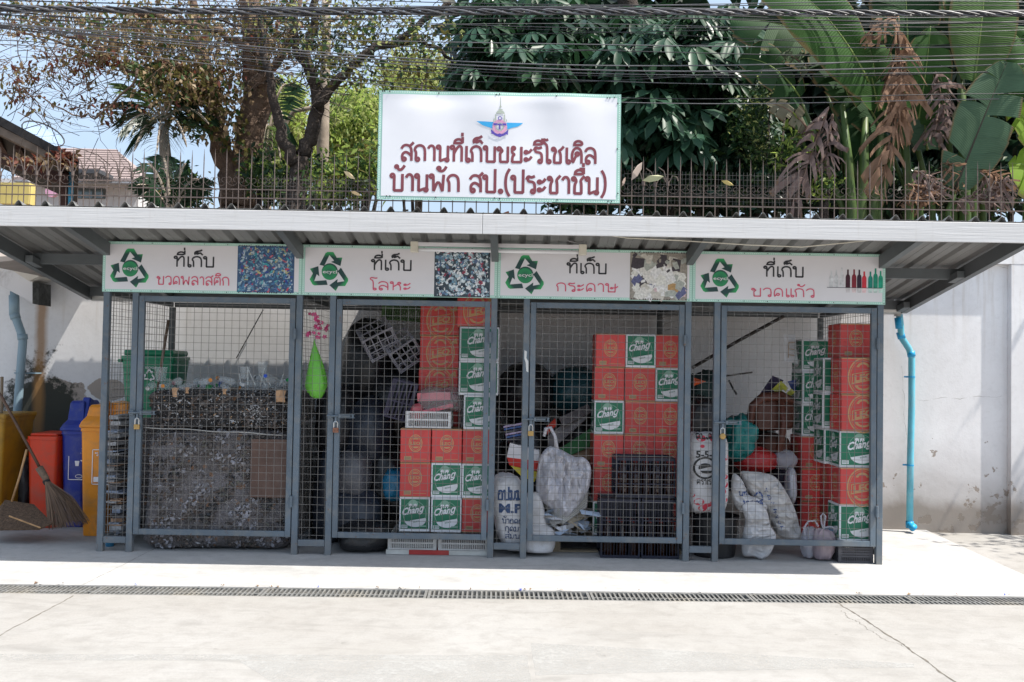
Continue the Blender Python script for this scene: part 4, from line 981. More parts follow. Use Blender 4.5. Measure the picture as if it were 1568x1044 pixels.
# bay 2 : baskets under the stack
bask_m = M('off_white_basket', (.50, .49, .47), .5, .1, 5, dirt=(.3, .28, .25))
def basket(name, lab, cat, x0, x1, y0, y1, z0, z1, mat, sp=.016, bw=.006, T=None, rails=(.0, .5, 1.0), grp=None):
    b = MB(); h = z1-z0
    for f in rails:
        zz = z0+f*(h-.012)
        b.box(x0, x1, y0, y0+.006, zz, zz+.012); b.box(x0, x1, y1-.006, y1, zz, zz+.012)
        b.box(x0, x0+.006, y0+.006, y1-.006, zz, zz+.012); b.box(x1-.006, x1, y0+.006, y1-.006, zz, zz+.012)
    for x in (x0, x1-.02): 
        for y in (y0-.001, y1-.02): b.box(x-.001, x+.021, y, y+.021, z0-.0005, z1+.0005)
    x = x0+.024
    while x < x1-.026:
        b.box(x, x+bw, y0+.001, y0+.005, z0+.01, z1-.01); b.box(x, x+bw, y1-.005, y1-.001, z0+.01, z1-.01); x += sp
    y = y0+.024
    while y < y1-.026:
        b.box(x0+.001, x0+.005, y, y+bw, z0+.01, z1-.01); b.box(x1-.005, x1-.001, y, y+bw, z0+.01, z1-.01); y += sp
    if sp < .03: b.box(x0+.006, x1-.006, y0+.006, y1-.006, z0+.002, z0+.006)
    else:
        for k in range(5): xx = x0+.01+(x1-x0-.03)*k/4; b.box(xx, xx+.008, y0+.006, y1-.006, z0+.002, z0+.006)
        for k in range(4): yy = y0+.01+(y1-y0-.03)*k/3; b.box(x0+.006, x1-.006, yy, yy+.008, z0+.0065, z0+.0105)
    c = ((x0+x1)/2, (y0+y1)/2, z0)
    if T is not None:
        b.v = [tuple(T @ (Vector(p)-Vector(c)) ) for p in b.v]
        o = b.build(name, mat, local=True); o.location = (0, 0, 0)
        mn = min(v.co.z for v in o.data.vertices)
        return tag(o, lab, cat, grp)
    return tag(b.build(name, mat, origin=c), lab, cat, grp)
Y2 = 7.27
xa, xb, xc, xd = at(594, 835, 7.08).x, at(668, 835, 7.08).x, at(671, 835, 7.08).x, at(747, 835, 7.08).x
# red and white kerb board on the floor
kb = [at(592, 846, 7.12).x, at(627, 846, 7.12).x, at(688, 846, 7.12).x, at(752, 846, 7.12).x]
kt = thing('striped_board', 'low red and white striped board lying under the white baskets', 'board', ((kb[0]+kb[3])/2, 7.3, 0))
wp_m = M('white_board_paint', (.55, .54, .5), .7, .15, 8, dirt=(.25, .24, .2)); rp_m = M('red_board_paint', (.42, .04, .035), .7, .15, 8, dirt=(.25, .1, .08))
for i in range(3): MB().box(kb[i]+.0005, kb[i+1]-.0005, 7.075, 7.6, .002, .034).build('painted_band', wp_m if i != 1 else rp_m, kt)
zb2 = .134
basket('flat_basket', 'left off-white slatted basket lying under the carton stack behind the metal gate', 'basket', xa, xb, 7.08, 7.62, .0355, zb2, bask_m, grp='baskets under the cartons')
basket('flat_basket', 'right off-white slatted basket lying under the carton stack behind the metal gate', 'basket', xc, xd, 7.08, 7.62, .0355, zb2, bask_m, grp='baskets under the cartons')
z2 = zb2+.002
zt = stack(614, Y2, z2, ['chang_n', 'leo_n', 'leo_n'], 'left', 'metal', G2)
ztm = stack(662, Y2, z2, ['chang_n', 'chang_n', 'leo_n'], 'middle', 'metal', G2)
stack(709.5, Y2, z2, ['leo_n', 'chang_n', 'leo_n', 'chang_n'], 'right', 'metal', G2)
zr = z2+4*.2586
stack(701, Y2+.01, zr, ['chang_m', 'chang_m'], 'upper right', 'metal', G2)
stack(696, Y2+.02, zr+2*.2592, ['leo_m'], 'topmost right', 'metal', G2)
# column of wide red cartons further back, on hidden lower cartons
Yb = 7.60
stack(640, Yb, z2-.06, ['leo_w', 'leo_w', 'leo_w', 'leo_w', 'leo_w', 'leo_w', 'leo_w'], 'rear', 'metal', G2)
# basket with pink goods on top of the left cartons
bx = at(621, 650, Y2+.01).x, at(690, 650, Y2+.01).x
zz = zt+.003
tb = basket('white_basket', 'white plastic basket holding pink foam, on the red cartons behind the metal gate', 'basket', bx[0], bx[1], Y2+.01, Y2+.30, zz, zz+.125, M('white_basket_plastic', (.62, .61, .60), .4, .06), sp=.014, bw=.005)
pink = M('pink_foam', (.75, .22, .24), .7, .1, 8); 
for i, (p0, p1, th, lb) in enumerate((((640, 608), (690, 606), .062, 'long flat salmon pink foam block on top of the white basket'), ((645, 632), (694, 620), .03, 'speckled pink strip slanting across the white basket'))):
    a = at(*p0, Y2+.10+.05*(1-i)); c = at(*p1, Y2+.10+.05*(1-i)); b = MB(); b.bar(a, c, .09, th); tag(b.build('foam_block', pink if i == 0 else M('speckled_pink', (.68, .16, .2), .7, .4, 60)), lb, 'foam')
# bay 3 stack
Y3 = 7.42
zp3 = .115
# pallet
wood = M('pallet_wood', (.24, .19, .13), .85, .25, 12, dirt=(.1, .08, .06))
xp0, xp1 = at(838, 842, 7.25).x, at(1046, 842, 7.25).x
pt = thing('wooden_pallet', 'weathered wooden pallet under the cartons and paper behind the paper gate', 'pallet', ((xp0+xp1)/2, 7.25, 0))
for i in range(3): MB().bbox(xp0, xp1, 7.27+i*.42, 7.27+i*.42+.1, .002, .014, .002).build('base_board', wood, pt)
for i in range(9):
    yy = 7.272+(i//3)*.42; xx = xp0+(i % 3)*(xp1-xp0-.1)/2; MB().bbox(xx, xx+.1, yy, yy+.09, .0145, .089, .002).build('block', wood, pt)
for i in range(8): MB().bbox(xp0, xp1, 7.265+i*.135, 7.265+i*.135+.095, .0895, .105, .002).build('deck_board', wood, pt)
z3 = .107
stack(910, Y3, z3, ['chang_n', 'leo_n', 'leo_n', 'chang_n', 'leo_n', 'leo_n'], 'left', 'paper', G3)
stack(957, Y3, z3, ['leo_n', 'leo_n', 'leo_n', 'leo_n', 'leo_n', 'chang_n'], 'middle', 'paper', G3)
stack(1002.5, Y3, z3, ['leo_n', 'leo_n', 'leo_n', 'leo_n', 'chang_n', 'leo_n'], 'right', 'paper', G3)
# bottle crates in front of them
cr_m = M('dark_blue_crate', (.010, .012, .028), .4, .2, 6)
def bottle_proto(lab):
    t = thing('beer_bottle', lab, 'bottle', (0, 0, 0), 'brown bottles standing in the dark crates')
    MB().lathe([(.03,0),(.034,.006),(.034,.13),(.03,.16),(.016,.2),(.0145,.243)], n=10).build('glass', M('brown_glass', (.035, .012, .006), .12, .2, spec=.6), t, local=True, smooth=True)
    MB().lathe([(.0153,.2435),(.0153,.252),(.006,.254)], n=10).build('neck_ring', M('dark_red_label', (.16, .015, .015), .5), t, local=True)
    return t
bpz = None; nb = 0
def bottle_crate(px0, px1, pyb, h, where, y=7.07, z0=None):
    x0 = at(px0, 780, y).x+.002; x1 = at(px1, 780, y).x-.002
    b = MB(); d = .31; z0 = z0 if z0 is not None else .003
    for xx in (x0, x1-.012):
        for yy in (y, y+d-.012): b.box(xx, xx+.012, yy, yy+.012, z0, z0+h)
    for f, t_ in ((0, .02), (.33, .008), (.62, .008), (.93, .022)):
        zz = z0+f*h
        b.box(x0+.012, x1-.012, y+.001, y+.009, zz, zz+t_); b.box(x0+.012, x1-.012, y+d-.009, y+d-.001, zz, zz+t_)
        b.box(x0+.001, x0+.009, y+.012, y+d-.012, zz, zz+t_); b.box(x1-.009, x1-.001, y+.012, y+d-.012, zz, zz+t_)
    x = x0+.03
    while x < x1-.02: b.box(x, x+.004, y+.002, y+.008, z0+.02, z0+h*.93); x += .022
    b.box(x0+.009, x1-.009, y+.009, y+d-.009, z0+.002, z0+.008); b.box(x0+.012, x1-.012, y+d-.0085, y+d-.0015, z0+.021, z0+h*.92)
    for k in range(1, 4): xx = x0+(x1-x0)*k/4; b.box(xx, xx+.004, y+.0095, y+d-.0095, z0+.009, z0+h*.55)
    o = b.build('bottle_crate', cr_m, origin=((x0+x1)/2, y, z0)); tag(o, where, 'crate', 'dark blue bottle crates')
    return x0, x1, y, z0
global_b = []
for (a, c, h, z0, w_) in ((920, 981, .285, .003, 'lower left dark blue bottle crate on the floor behind the paper gate'), (982.5, 1041, .285, .003, 'lower right dark blue bottle crate on the floor behind the paper gate'), (942, 1034, .29, .4445, 'upper wide dark blue crate of brown bottles before the red cartons')):
    hh = h if z0 > .1 else .435
    x0, x1, y, z0 = bottle_crate(a, c, 0, hh, w_, z0=z0)
    nx = int((x1-x0-.03)/.078)
    for lvl in range(1):
        for i in range(nx):
            for j in range(3):
                nb += 1
                if bpz is None: bpz = bottle_proto('x'); o = bpz
                else: o = copy_tree(bpz)
                o['label'] = 'brown bottle %s from left in the %s row of the %s blue crate' % (['first', 'second', 'third', 'fourth', 'fifth', 'sixth'][i], ['front', 'middle', 'back'][j], w_.split(' dark')[0]); o.location = (x0+.03+.04+i*(x1-x0-.11)/max(1, nx-1), y+.062+j*.09, z0+.0085)
# bay 4 stacks
crate_m = M('dark_grey_crate', (.055, .055, .065), .45, .15, 6)
Y4 = 7.055
xr0, xr1 = at(1284, 850, 7.05).x, PXw[8]-S2-.004
basket('grey_crate', 'dark grey lattice crate on the floor behind the hinge side of the last gate', 'crate', xr0, xr1, 7.05, 7.36, .003, .150, crate_m, sp=.013, bw=.0065, rails=(0, .28, .42, .56, .7, .86, 1.0))
xr = at(1287, 700, Y4).x
stack(0, Y4, .153, ['chang_r', 'leo_r', 'chang_r', 'leo_r', 'leo_r'], 'front right', 'last', G4, xr=xr)
zt4 = .153+5*.2691
stack(0, Y4+.13, zt4, ['leo_n'], 'topmost opened carton', 'last', G4, xr=at(1287, 520, Y4+.12).x)
for o in COL.objects:
    if o.get('label') and 'in the topmost opened carton column' in o['label']: o['label'] = 'red beer carton on top of the right front stack in the last bay'
# second rank, one carton behind, its left faces showing
stack(0, Y4+.275, .153+2*.2691, ['chang_r'], 'middle rank', 'last', G4, xr=xr-.03)
stack(0, Y4+.255, .153, ['leo_r', 'leo_r'], 'inner', 'last', G4, xr=xr+.01)
stack(0, Y4+.275, .153+3*.2691+.001, ['chang_r', 'chang_r'], 'inner upper', 'last', G4, xr=xr-.045)
Y5 = 7.68
x5 = at(1228, 690, Y5).x
stack(0, Y5, .10, ['leo_n', 'leo_n', 'leo_n', 'chang_n', 'chang_n', 'chang_n'], 'rear', 'last', G4, xr=x5)
MB_ = MB().box(x5, x5+.4, Y5, Y5+.3, .003, .099); tag(MB_.build('low_crate', crate_m), 'low dark crate at the bottom of the rear carton column in the last bay', 'crate')
# opened carton flaps with white lining at the top of the rear column
zt5 = .10+6*.2586
a = at(1200, 512, 7.7); c = at(1221, 512, 7.7); e = at(1201, 553, 7.7)
ft = thing('cardboard_flap', 'white inner flap of an opened carton sticking out left of the rear column', 'flap', a)
MB().add([a, c+Vector((0,.06,0)), at(1222, 557, 7.76), e], [(0,1,2,3)]).build('panel', wht_c, ft)
q = MB(); 
for (p, r_) in (((1208, 524), (1217, 524)), ((1208, 534), (1216, 535)), ((1207, 543), (1217, 544)), ((1208, 524), (1207, 548))): q.tube([at(*p, 7.69), at(*r_, 7.71)], .003, 5)
q.build('brown_mark', kraft, ft)
q = MB(); q.add([at(1239, 514, 7.6), at(1275, 516, 7.6), at(1275, 536, 7.6), at(1236, 534, 7.6)][::-1], [(0,1,2,3)]); q.add([at(1238, 513, 7.602), at(1275, 515, 7.602), at(1275, 510, 7.7), at(1240, 508, 7.7)][::-1], [(0,1,2,3)])
q.v = q.v
# ---------------------------------------------------------------- bags and sacks
def plastic(name, rgb, rough=.3, trans=.0, var=.15, spec=.5):
    m = bpy.data.materials.new(name); nt, b = nodes(m); vec = coord(nt)
    c = mix_rgb(nt, noise_n(nt, 5, 4, vec=vec), tuple(x*(1-var) for x in rgb), tuple(min(1, x*(1+var)) for x in rgb))
    nt.links.new(c, b.inputs['Base Color']); b.inputs['Roughness'].default_value = rough; b.inputs['Specular IOR Level'].default_value = spec
    bump_n(nt, b, noise_n(nt, 22, 5, .7, vec=vec, dist=1.2), .6, .009)
    if trans:
        t = nt.nodes.new('ShaderNodeBsdfTransparent'); mx = nt.nodes.new('ShaderNodeMixShader'); mx.inputs[0].default_value = trans
        nt.links.new(b.outputs[0], mx.inputs[1]); nt.links.new(t.outputs[0], mx.inputs[2]); nt.links.new(mx.outputs[0], nt.nodes['Material Output'].inputs[0])
    return m
blackbag = plastic('black_bag_film', (.014, .014, .016), .28)
navybag = plastic('navy_bag_film', (.022, .027, .04), .3)
greybag = plastic('grey_bag_film', (.10, .10, .11), .35)
bluebag = plastic('blue_bag_film', (.01, .13, .24), .3)
tealbag = plastic('teal_bag_film', (.01, .17, .16), .35)
whitebag = plastic('white_bag_film', (.62, .61, .66), .35, .08)
clearbag = plastic('clear_bag_film', (.55, .54, .60), .3, .45)
woven = plastic('woven_sack', (.56, .55, .56), .6, 0, .14, .3)
for m_ in (woven, whitebag):
    nt = m_.node_tree; b = nt.nodes['Principled BSDF']; src = b.inputs['Base Color'].links[0].from_socket; v_ = coord(nt)
    nt.links.new(mix_rgb(nt, ramp(nt, noise_n(nt, 7, 7, .7, vec=v_, dist=1), [(.45, 0), (.72, .55)]), src, (.26, .23, .2)), b.inputs['Base Color'])
brown_cl = M('brown_cloth', (.11, .045, .03), .85, .3, 5, bump=.4, bscale=25)
def blobshape(c, r, seed, pw=2.4, wr=.10, knot=0, n=40, m=26, flat=.0, fold=0, lean=(0, 0)):
    """closed lumpy sack: lat-long shell, superellipsoid, ridged folds"""
    vs = []; fs = []; rnd = random.Random(seed); sd = Vector((seed*3.1, seed*1.7, seed*.9))
    nf = rnd.randint(7, 11); ph = rnd.uniform(0, 6)
    for j in range(m+1):
        v = -math.pi/2+math.pi*j/m
        for i in range(n):
            u = 2*math.pi*i/n
            cu, su, cv, sv = math.cos(u), math.sin(u), math.cos(v), math.sin(v)
            sg = lambda q, e: math.copysign(abs(q)**e, q)
            e = 2/pw
            p = Vector((sg(cv, e)*sg(cu, e), sg(cv, e)*sg(su, e), sg(sv, e)))
            q = p*1.3+sd
            k = 1+wr*(noise.noise(q*1.1)*1.4+.8*(.5-abs(noise.noise(q*2.6)))+.45*noise.noise(q*6)+.3*(.3-abs(noise.noise(q*11))))
            if fold: k += fold*math.sin(nf*u+ph+3*noise.noise(q))*max(0, p.z+.3)
            if knot and p.z > .55: 
                t = (p.z-.55)/.45; k *= 1-.55*t*t*knot
            z = p.z*r[2]*k
            if knot and p.z > .8: z += knot*r[2]*.25*(p.z-.8)/.2
            P = Vector((p.x*r[0]*k, p.y*r[1]*k, z))
            P.x += lean[0]*(P.z/r[2]); P.y += lean[1]*(P.z/r[2])
            if flat and P.z < -r[2]*flat: P.z = -r[2]*flat+(P.z+r[2]*flat)*.06
            vs.append(c+P)
    for j in range(m):
        for i in range(n): fs.append((j*n+i, j*n+(i+1) % n, (j+1)*n+(i+1) % n, (j+1)*n+i))
    fs.append(tuple(reversed(range(n)))); fs.append(tuple(m*n+i for i in range(n)))
    return vs, fs
def bag(name, lab, cat, x0, x1, y0, y1, Y, mat, seed, depth=None, group=None, **kw):
    a = at(x0, (y0+y1)/2, Y); b_ = at(x1, (y0+y1)/2, Y); t = at((x0+x1)/2, y0, Y); lo = at((x0+x1)/2, y1, Y)
    rx = (b_.x-a.x)/2; rzz = (t.z-lo.z)/2; ry = depth or min(rx, .22)
    c = Vector(((a.x+b_.x)/2, Y+ry*.7, (t.z+lo.z)/2))
    c.z = max(c.z, .012+rzz*(kw.get('flat') or 1.0)) if (lo.z < .03) else c.z
    q = MB(); vs, fs = blobshape(c, (rx, ry, rzz), seed, **kw); q.add(vs, fs)
    q.v = [(p[0], min(max(p[1], 7.045), WY-.06), max(p[2], .003)) for p in q.v]
    o = q.build(name, mat, origin=(c.x, c.y, max(0.003, c.z-rzz)), smooth=True)
    return tag(o, lab, cat, group)
def pillow(outline, Y, depth, seed, fold=.012, fdir=(1, 0), rings=24, sub=9, back=.05):
    """slumped sack: a cushion with folds whose outline is given at its real distance"""
    P = [at(*p, Y) for p in outline]; n = len(P); O_ = []
    for i in range(n):      # rounded outline
        a, b_, c, d = P[i-1], P[i], P[(i+1) % n], P[(i+2) % n]
        for k in range(sub):
            t = k/sub; O_.append(.5*((2*b_)+(c-a)*t+(2*a-5*b_+4*c-d)*t*t+(3*b_-a-3*c+d)*t**3))
    C = sum(O_, Vector())/len(O_); vs = []; fs = []; N = len(O_)
    for side in (0, 1):
        for r in range(rings+1):
            t = r/rings
            for i in range(N):
                p = C.lerp(O_[i], t); q_ = Vector((p.x*15*(1.7 if fdir[1] else .7), seed*3.3, p.z*15*(.55 if fdir[1] else 1.5)))+Vector((noise.noise(p*8), 0, noise.noise(p*8+Vector((5, 0, 0)))))*.6
                h = depth*math.sqrt(max(0, 1-t**2.6)); w_ = (fold*(1.3*noise.noise(q_*.5)+1.5*(.35-abs(noise.noise(q_)))+.9*(.3-abs(noise.noise(q_*2.2)))))*min(1, (1-t)*4+.15)
                vs.append(Vector((p.x, (p.y-h*.75-w_*1.6) if side == 0 else p.y+back*math.sqrt(max(0, 1-t*t)), max(.003, p.z))))
    L = (rings+1)*N
    for r in range(rings):
        for i in range(N):
            j = (i+1) % N; fs.append((r*N+i, r*N+j, (r+1)*N+j, (r+1)*N+i)); fs.append((L+r*N+i, L+(r+1)*N+i, L+(r+1)*N+j, L+r*N+j))
    for v in vs: v.y = max(v.y, 7.046)
    return vs, fs
def sack(name, lab, cat, outline, Y, depth, mat, seed, **kw):
    q = MB(); q.add(*pillow(outline, Y, depth, seed, **kw)); return tag(q.build(name, mat, smooth=True), lab, cat)
def project(o, fn, mat, name, off=.004):
    """print on a sack: flat lettering in x,z carried onto the sack front"""
    q = MB(); fn(q); me = o.data; org = WL[o.name]
    bv = BVHTree.FromPolygons([v.co+org for v in me.vertices], [tuple(p.vertices) for p in me.polygons])
    out = []
    for p in q.v:
        h = bv.ray_cast(Vector((p[0], 6.0, p[2])), Vector((0, 1, 0)))
        out.append((p[0], (h[0].y-off+(p[1])) if h[0] else None, p[2]))
    q.f = [f for f in q.f if all(out[i][1] is not None for i in f)]
    q.v = [p if p[1] is not None else (p[0], 7.3, p[2]) for p in out]
    q.m = q.m[:len(q.f)]
    return tag(q.build(name, mat, o), kind='stuff')
BG = 'dark rubbish bags piled behind the metal gate'
bag('rubbish_bag', 'big round black rubbish bag high up behind the metal gate', 'bag', 518, 600, 485, 640, 7.95, blackbag, 1, .35, BG, wr=.05)
bag('rubbish_bag', 'black rubbish bag at mid height right of centre behind the metal gate', 'bag', 560, 645, 560, 700, 7.85, blackbag, 2, .3, BG)
bag('rubbish_bag', 'dark navy rubbish bag at mid height by the metal gate padlock', 'bag', 520, 600, 610, 720, 7.6, navybag, 3, .25, BG)
bag('rubbish_bag', 'black rubbish bag low down just left of the carton stack', 'bag', 560, 625, 690, 800, 7.6, blackbag, 4, .2, BG)
bag('rubbish_bag', 'dark grey rubbish bag with pale bulge low at left of metal gate', 'bag', 510, 565, 690, 765, 7.4, greybag, 5, .2, BG)
bag('rubbish_bag', 'bluish black rubbish bag standing low at left of metal gate', 'bag', 505, 580, 750, 842, 7.35, navybag, 6, .24, BG, flat=.85)
bag('rubbish_bag', 'flat black rubbish bag on the floor under the metal gate', 'bag', 512, 596, 802, 850, 7.1, blackbag, 7, .2, BG, flat=.8)
bag('rubbish_bag', 'dull black rubbish bag beside the divider under the green bag', 'bag', 478, 545, 590, 720, 7.6, blackbag, 8, .25, BG)
bag('rubbish_bag', 'dull navy rubbish bag beside the divider near the floor', 'bag', 475, 530, 690, 842, 7.45, navybag, 9, .25, BG, flat=.9)
bag('rubbish_bag', 'black rubbish bag half hidden behind the white basket', 'bag', 595, 665, 520, 640, 8.1, blackbag, 10, .25, BG)
bag('blue_bag', 'bright blue plastic bag squeezed beside the carton stack', 'bag', 584, 622, 718, 768, 7.42, bluebag, 12, .12)
# tilted grey crates and the green crate on the pile
lil = M('pale_lilac_plastic', (.30, .29, .33), .45, .1)
def tilt_crate(cpx, cpy, Y, sz, rot, lab, mat=lil, sp=.05, bw=.008):
    R = Matrix.Translation(at(cpx, cpy, Y)) @ (Matrix.Rotation(rot[2], 4, 'Z') @ Matrix.Rotation(rot[1], 4, 'Y') @ Matrix.Rotation(rot[0], 4, 'X'))
    o = basket('plastic_crate', lab, 'crate', 0, sz[0], 0, sz[1], 0, sz[2], mat, sp=sp, bw=bw, T=R, rails=(0, .45, 1.0)); return o
tilt_crate(585, 528, 7.62, (.26, .22, .20), (math.radians(-58), math.radians(-28), .2), 'left tilted pale grey crate lying on the black bags')
tilt_crate(624, 545, 7.66, (.24, .22, .20), (math.radians(-55), math.radians(-35), .15), 'right tilted pale grey crate lying on the black bags')
tilt_crate(618, 490, 8.0, (.36, .28, .22), (.1, .05, .1), 'dark green slatted crate on top of the bags left of red cartons', M('dark_green_crate', (.035, .09, .02), .5), .02, .012)
tilt_crate(606, 640, 7.5, (.2, .2, .3), (.05, .25, .1), 'dark violet crate leaning behind the white basket', M('dark_violet_crate', (.035, .03, .06), .5), .03, .012)
# clear film over the pink goods
bag('clear_film', 'crumpled clear film over the pink foam in the white basket', 'plastic film', 640, 705, 594, 632, Y2+.08, plastic('thin_clear_film', (.5, .48, .5), .25, .72), 14, .14, wr=.22, pw=2.8)
bag('pink_bag', 'small pink bag at the left of the white basket', 'bag', 628, 648, 618, 645, Y2+.05, plastic('pink_film', (.55, .12, .14), .35), 15, .06)
# green bag with artificial flowers
gb = bag('green_bag', 'bright green plastic bag hanging on the mesh with pink flowers', 'bag', 464, 502, 520, 611, 7.075, plastic('lime_bag_film', (.17, .56, .06), .4), 16, .055, knot=0, pw=2.0, wr=.07)
me = gb.data; zs_ = [v.co.z for v in me.vertices]; z0_, z1_ = min(zs_), max(zs_); 
for v in me.vertices:
    t = (v.co.z-z0_)/(z1_-z0_); k = max(.14, 1.1-1.0*t**1.15) if t > .25 else 1.0
    v.co.x = v.co.x*k*1.02-.025*t*t; v.co.y = (v.co.y)*k+.005
    v.co.z = z0_+(v.co.z-z0_)*1.0
    th = math.atan2(v.co.y, v.co.x); v.co.x *= 1+.13*math.sin(9*th+2*t)*t; v.co.y *= 1+.13*math.sin(9*th+2*t)*t
MB().tube([at(483, 470, 7.09), at(484, 500, 7.085), at(483, 526, 7.09)], .004, 5).build('cord', M('pale_cord', (.4, .4, .36), .8), gb)
ft = thing('flower_garland', 'pink and white artificial flowers tied above the green bag', 'flowers', at(484, 525, 7.07))
rf = random.Random(6); pet = [M('pink_petal', (.62, .07, .22), .6, .3, 30), M('pale_petal', (.75, .55, .62), .6, .2, 30), M('deep_pink_petal', (.42, .03, .12), .6, .3, 30)]
for k in range(34):
    t = k/33; cx = 472+14*math.sin(t*5.2)+rf.uniform(-4, 4)+t*9; cy = 478+50*t+rf.uniform(-4, 4)
    if k > 24: cx = rf.uniform(484, 503); cy = rf.uniform(492, 525)
    c = at(cx, cy, 7.06+rf.uniform(0, .03)); q = MB(); r = rf.uniform(.011, .02); a0 = rf.uniform(0, 6); ty = rf.uniform(-.5, .5)
    for p in range(5):
        a = a0+p*2*math.pi/5; d = Vector((math.cos(a), ty*math.cos(a), math.sin(a))); n = Vector((-math.sin(a), 0, math.cos(a)))
        q.add([c, c+d*r*.6+n*r*.4+Vector((0,-.004,0)), c+d*r*1.1, c+d*r*.6-n*r*.4+Vector((0,-.002,0))], [(0,1,2,3)])
    q.build('flower', pet[rf.choice([0, 0, 1, 2])], ft)
# ---------------------------------------------------------------- bay 1: bale of crushed bottles, loose bottles on top
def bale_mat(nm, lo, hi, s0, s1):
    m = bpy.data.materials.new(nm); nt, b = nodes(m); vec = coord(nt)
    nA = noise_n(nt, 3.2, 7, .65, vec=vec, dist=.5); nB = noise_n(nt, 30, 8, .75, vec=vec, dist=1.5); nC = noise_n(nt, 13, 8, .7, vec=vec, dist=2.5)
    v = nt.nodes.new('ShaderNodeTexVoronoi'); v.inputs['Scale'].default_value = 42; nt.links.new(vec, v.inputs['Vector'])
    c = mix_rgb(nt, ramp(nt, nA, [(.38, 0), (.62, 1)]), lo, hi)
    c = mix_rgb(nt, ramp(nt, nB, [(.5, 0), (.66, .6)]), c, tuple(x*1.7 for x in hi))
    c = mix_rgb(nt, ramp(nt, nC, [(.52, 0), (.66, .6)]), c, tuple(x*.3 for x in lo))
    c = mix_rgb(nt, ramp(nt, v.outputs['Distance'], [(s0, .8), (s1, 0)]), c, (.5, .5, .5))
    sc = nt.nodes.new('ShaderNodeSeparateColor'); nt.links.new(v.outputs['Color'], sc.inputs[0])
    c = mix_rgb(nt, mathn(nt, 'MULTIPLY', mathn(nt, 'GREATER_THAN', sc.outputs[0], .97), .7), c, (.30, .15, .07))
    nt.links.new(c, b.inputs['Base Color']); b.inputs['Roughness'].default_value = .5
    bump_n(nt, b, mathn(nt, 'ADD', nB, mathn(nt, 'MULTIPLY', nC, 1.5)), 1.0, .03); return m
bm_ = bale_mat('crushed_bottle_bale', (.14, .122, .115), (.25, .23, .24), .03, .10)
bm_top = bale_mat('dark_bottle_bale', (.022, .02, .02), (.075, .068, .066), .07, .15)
Yb1 = 7.12
bx0_, bx1_ = at(221, 700, Yb1).x, at(442, 700, Yb1).x
def bale(name, lab, x0, x1, y0, y1, z0, z1, seed, bm_=bm_):
    n, m, dd = 34, 22, 10
    vs = []; fs = []
    c = Vector(((x0+x1)/2, (y0+y1)/2, (z0+z1)/2)); r = ((x1-x0)/2, (y1-y0)/2, (z1-z0)/2)
    q = MB(); v, f = blobshape(c, r, seed, pw=9, wr=.035, n=88, m=56, flat=.97)
    for i, p in enumerate(v):
        k = noise.noise(p*14)*.012+noise.noise(p*31)*.008+abs(noise.noise(p*22))*.012
        d = (p-c).normalized(); v[i] = p+d*k
        v[i].z = max(z0, v[i].z)
    q.add(v, f); return q.build(name, bm_, origin=(c.x, c.y, z0), smooth=True), c, r
zt1 = at(330, 598, Yb1).z; zm1 = at(330, 657, Yb1).z
bl, c_, r_ = bale('bottle_bale', '', bx0_, bx1_, Yb1-.02, 8.15, .003, zm1, 21)
tag(bl, 'big dark mottled bale of crushed plastic filling the plastic bottle bay', 'bale')
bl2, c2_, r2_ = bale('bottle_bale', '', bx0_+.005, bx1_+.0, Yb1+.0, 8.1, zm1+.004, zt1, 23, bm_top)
tag(bl2, 'upper dark speckled bale layer lying on the big bale in the plastic bottle bay', 'bale')
# rope between the layers, the brown board and torn flecks standing proud
rp = MB(); rp.tube([at(220+i*11.2, 654+i*.62+math.sin(i*.8)*.8, 7.075) for i in range(20)], .004, 5); tag(rp.build('rope', M('grey_rope', (.4, .39, .37), .8)), 'pale rope stretched across the seam between the two dark bales', 'rope')
fl = MB(); rf = random.Random(9)
bv1 = BVHTree.FromPolygons([v.co+WL[bl.name] for v in bl.data.vertices], [tuple(p.vertices) for p in bl.data.polygons])
bv2 = BVHTree.FromPolygons([v.co+WL[bl2.name] for v in bl2.data.vertices], [tuple(p.vertices) for p in bl2.data.polygons])
for k in range(1100):
    if k < 850: px, py = rf.uniform(222, 438), rf.uniform(598, 660)
    else: px, py = rf.uniform(222, 438), 655+190*rf.random()**1.0
    if k % 3 == 0: px = rf.gauss(395, 22) if py < 700 else rf.gauss(300, 60)
    p = at(px, py, 7.0); 
    h = (bv2 if py < 657 else bv1).ray_cast(Vector((p.x, 6.5, p.z)), Vector((0, 1, 0)))
    if h[0] is None: continue
    c = h[0]-Vector((0, .006, 0)); s = rf.uniform(.002, .0065)*(2.0 if rf.random() < .06 else 1)
    a = rf.uniform(0, 3.14); d = Vector((math.cos(a)*s*rf.uniform(1, 2.4), rf.uniform(-.006, .002), math.sin(a)*s*1.5)); n = Vector((-math.sin(a)*s*.7, rf.uniform(-.004, .001), math.cos(a)*s*.7))
    fl.mi = 0 if rf.random() < .75 else rf.choice([1, 2, 3])
    fl.add([c-d, c-n*.8, c+d, c+n], [(0,1,2,3)])
cr2 = MB()     # crumpled film and crushed bottle walls standing proud of the bales
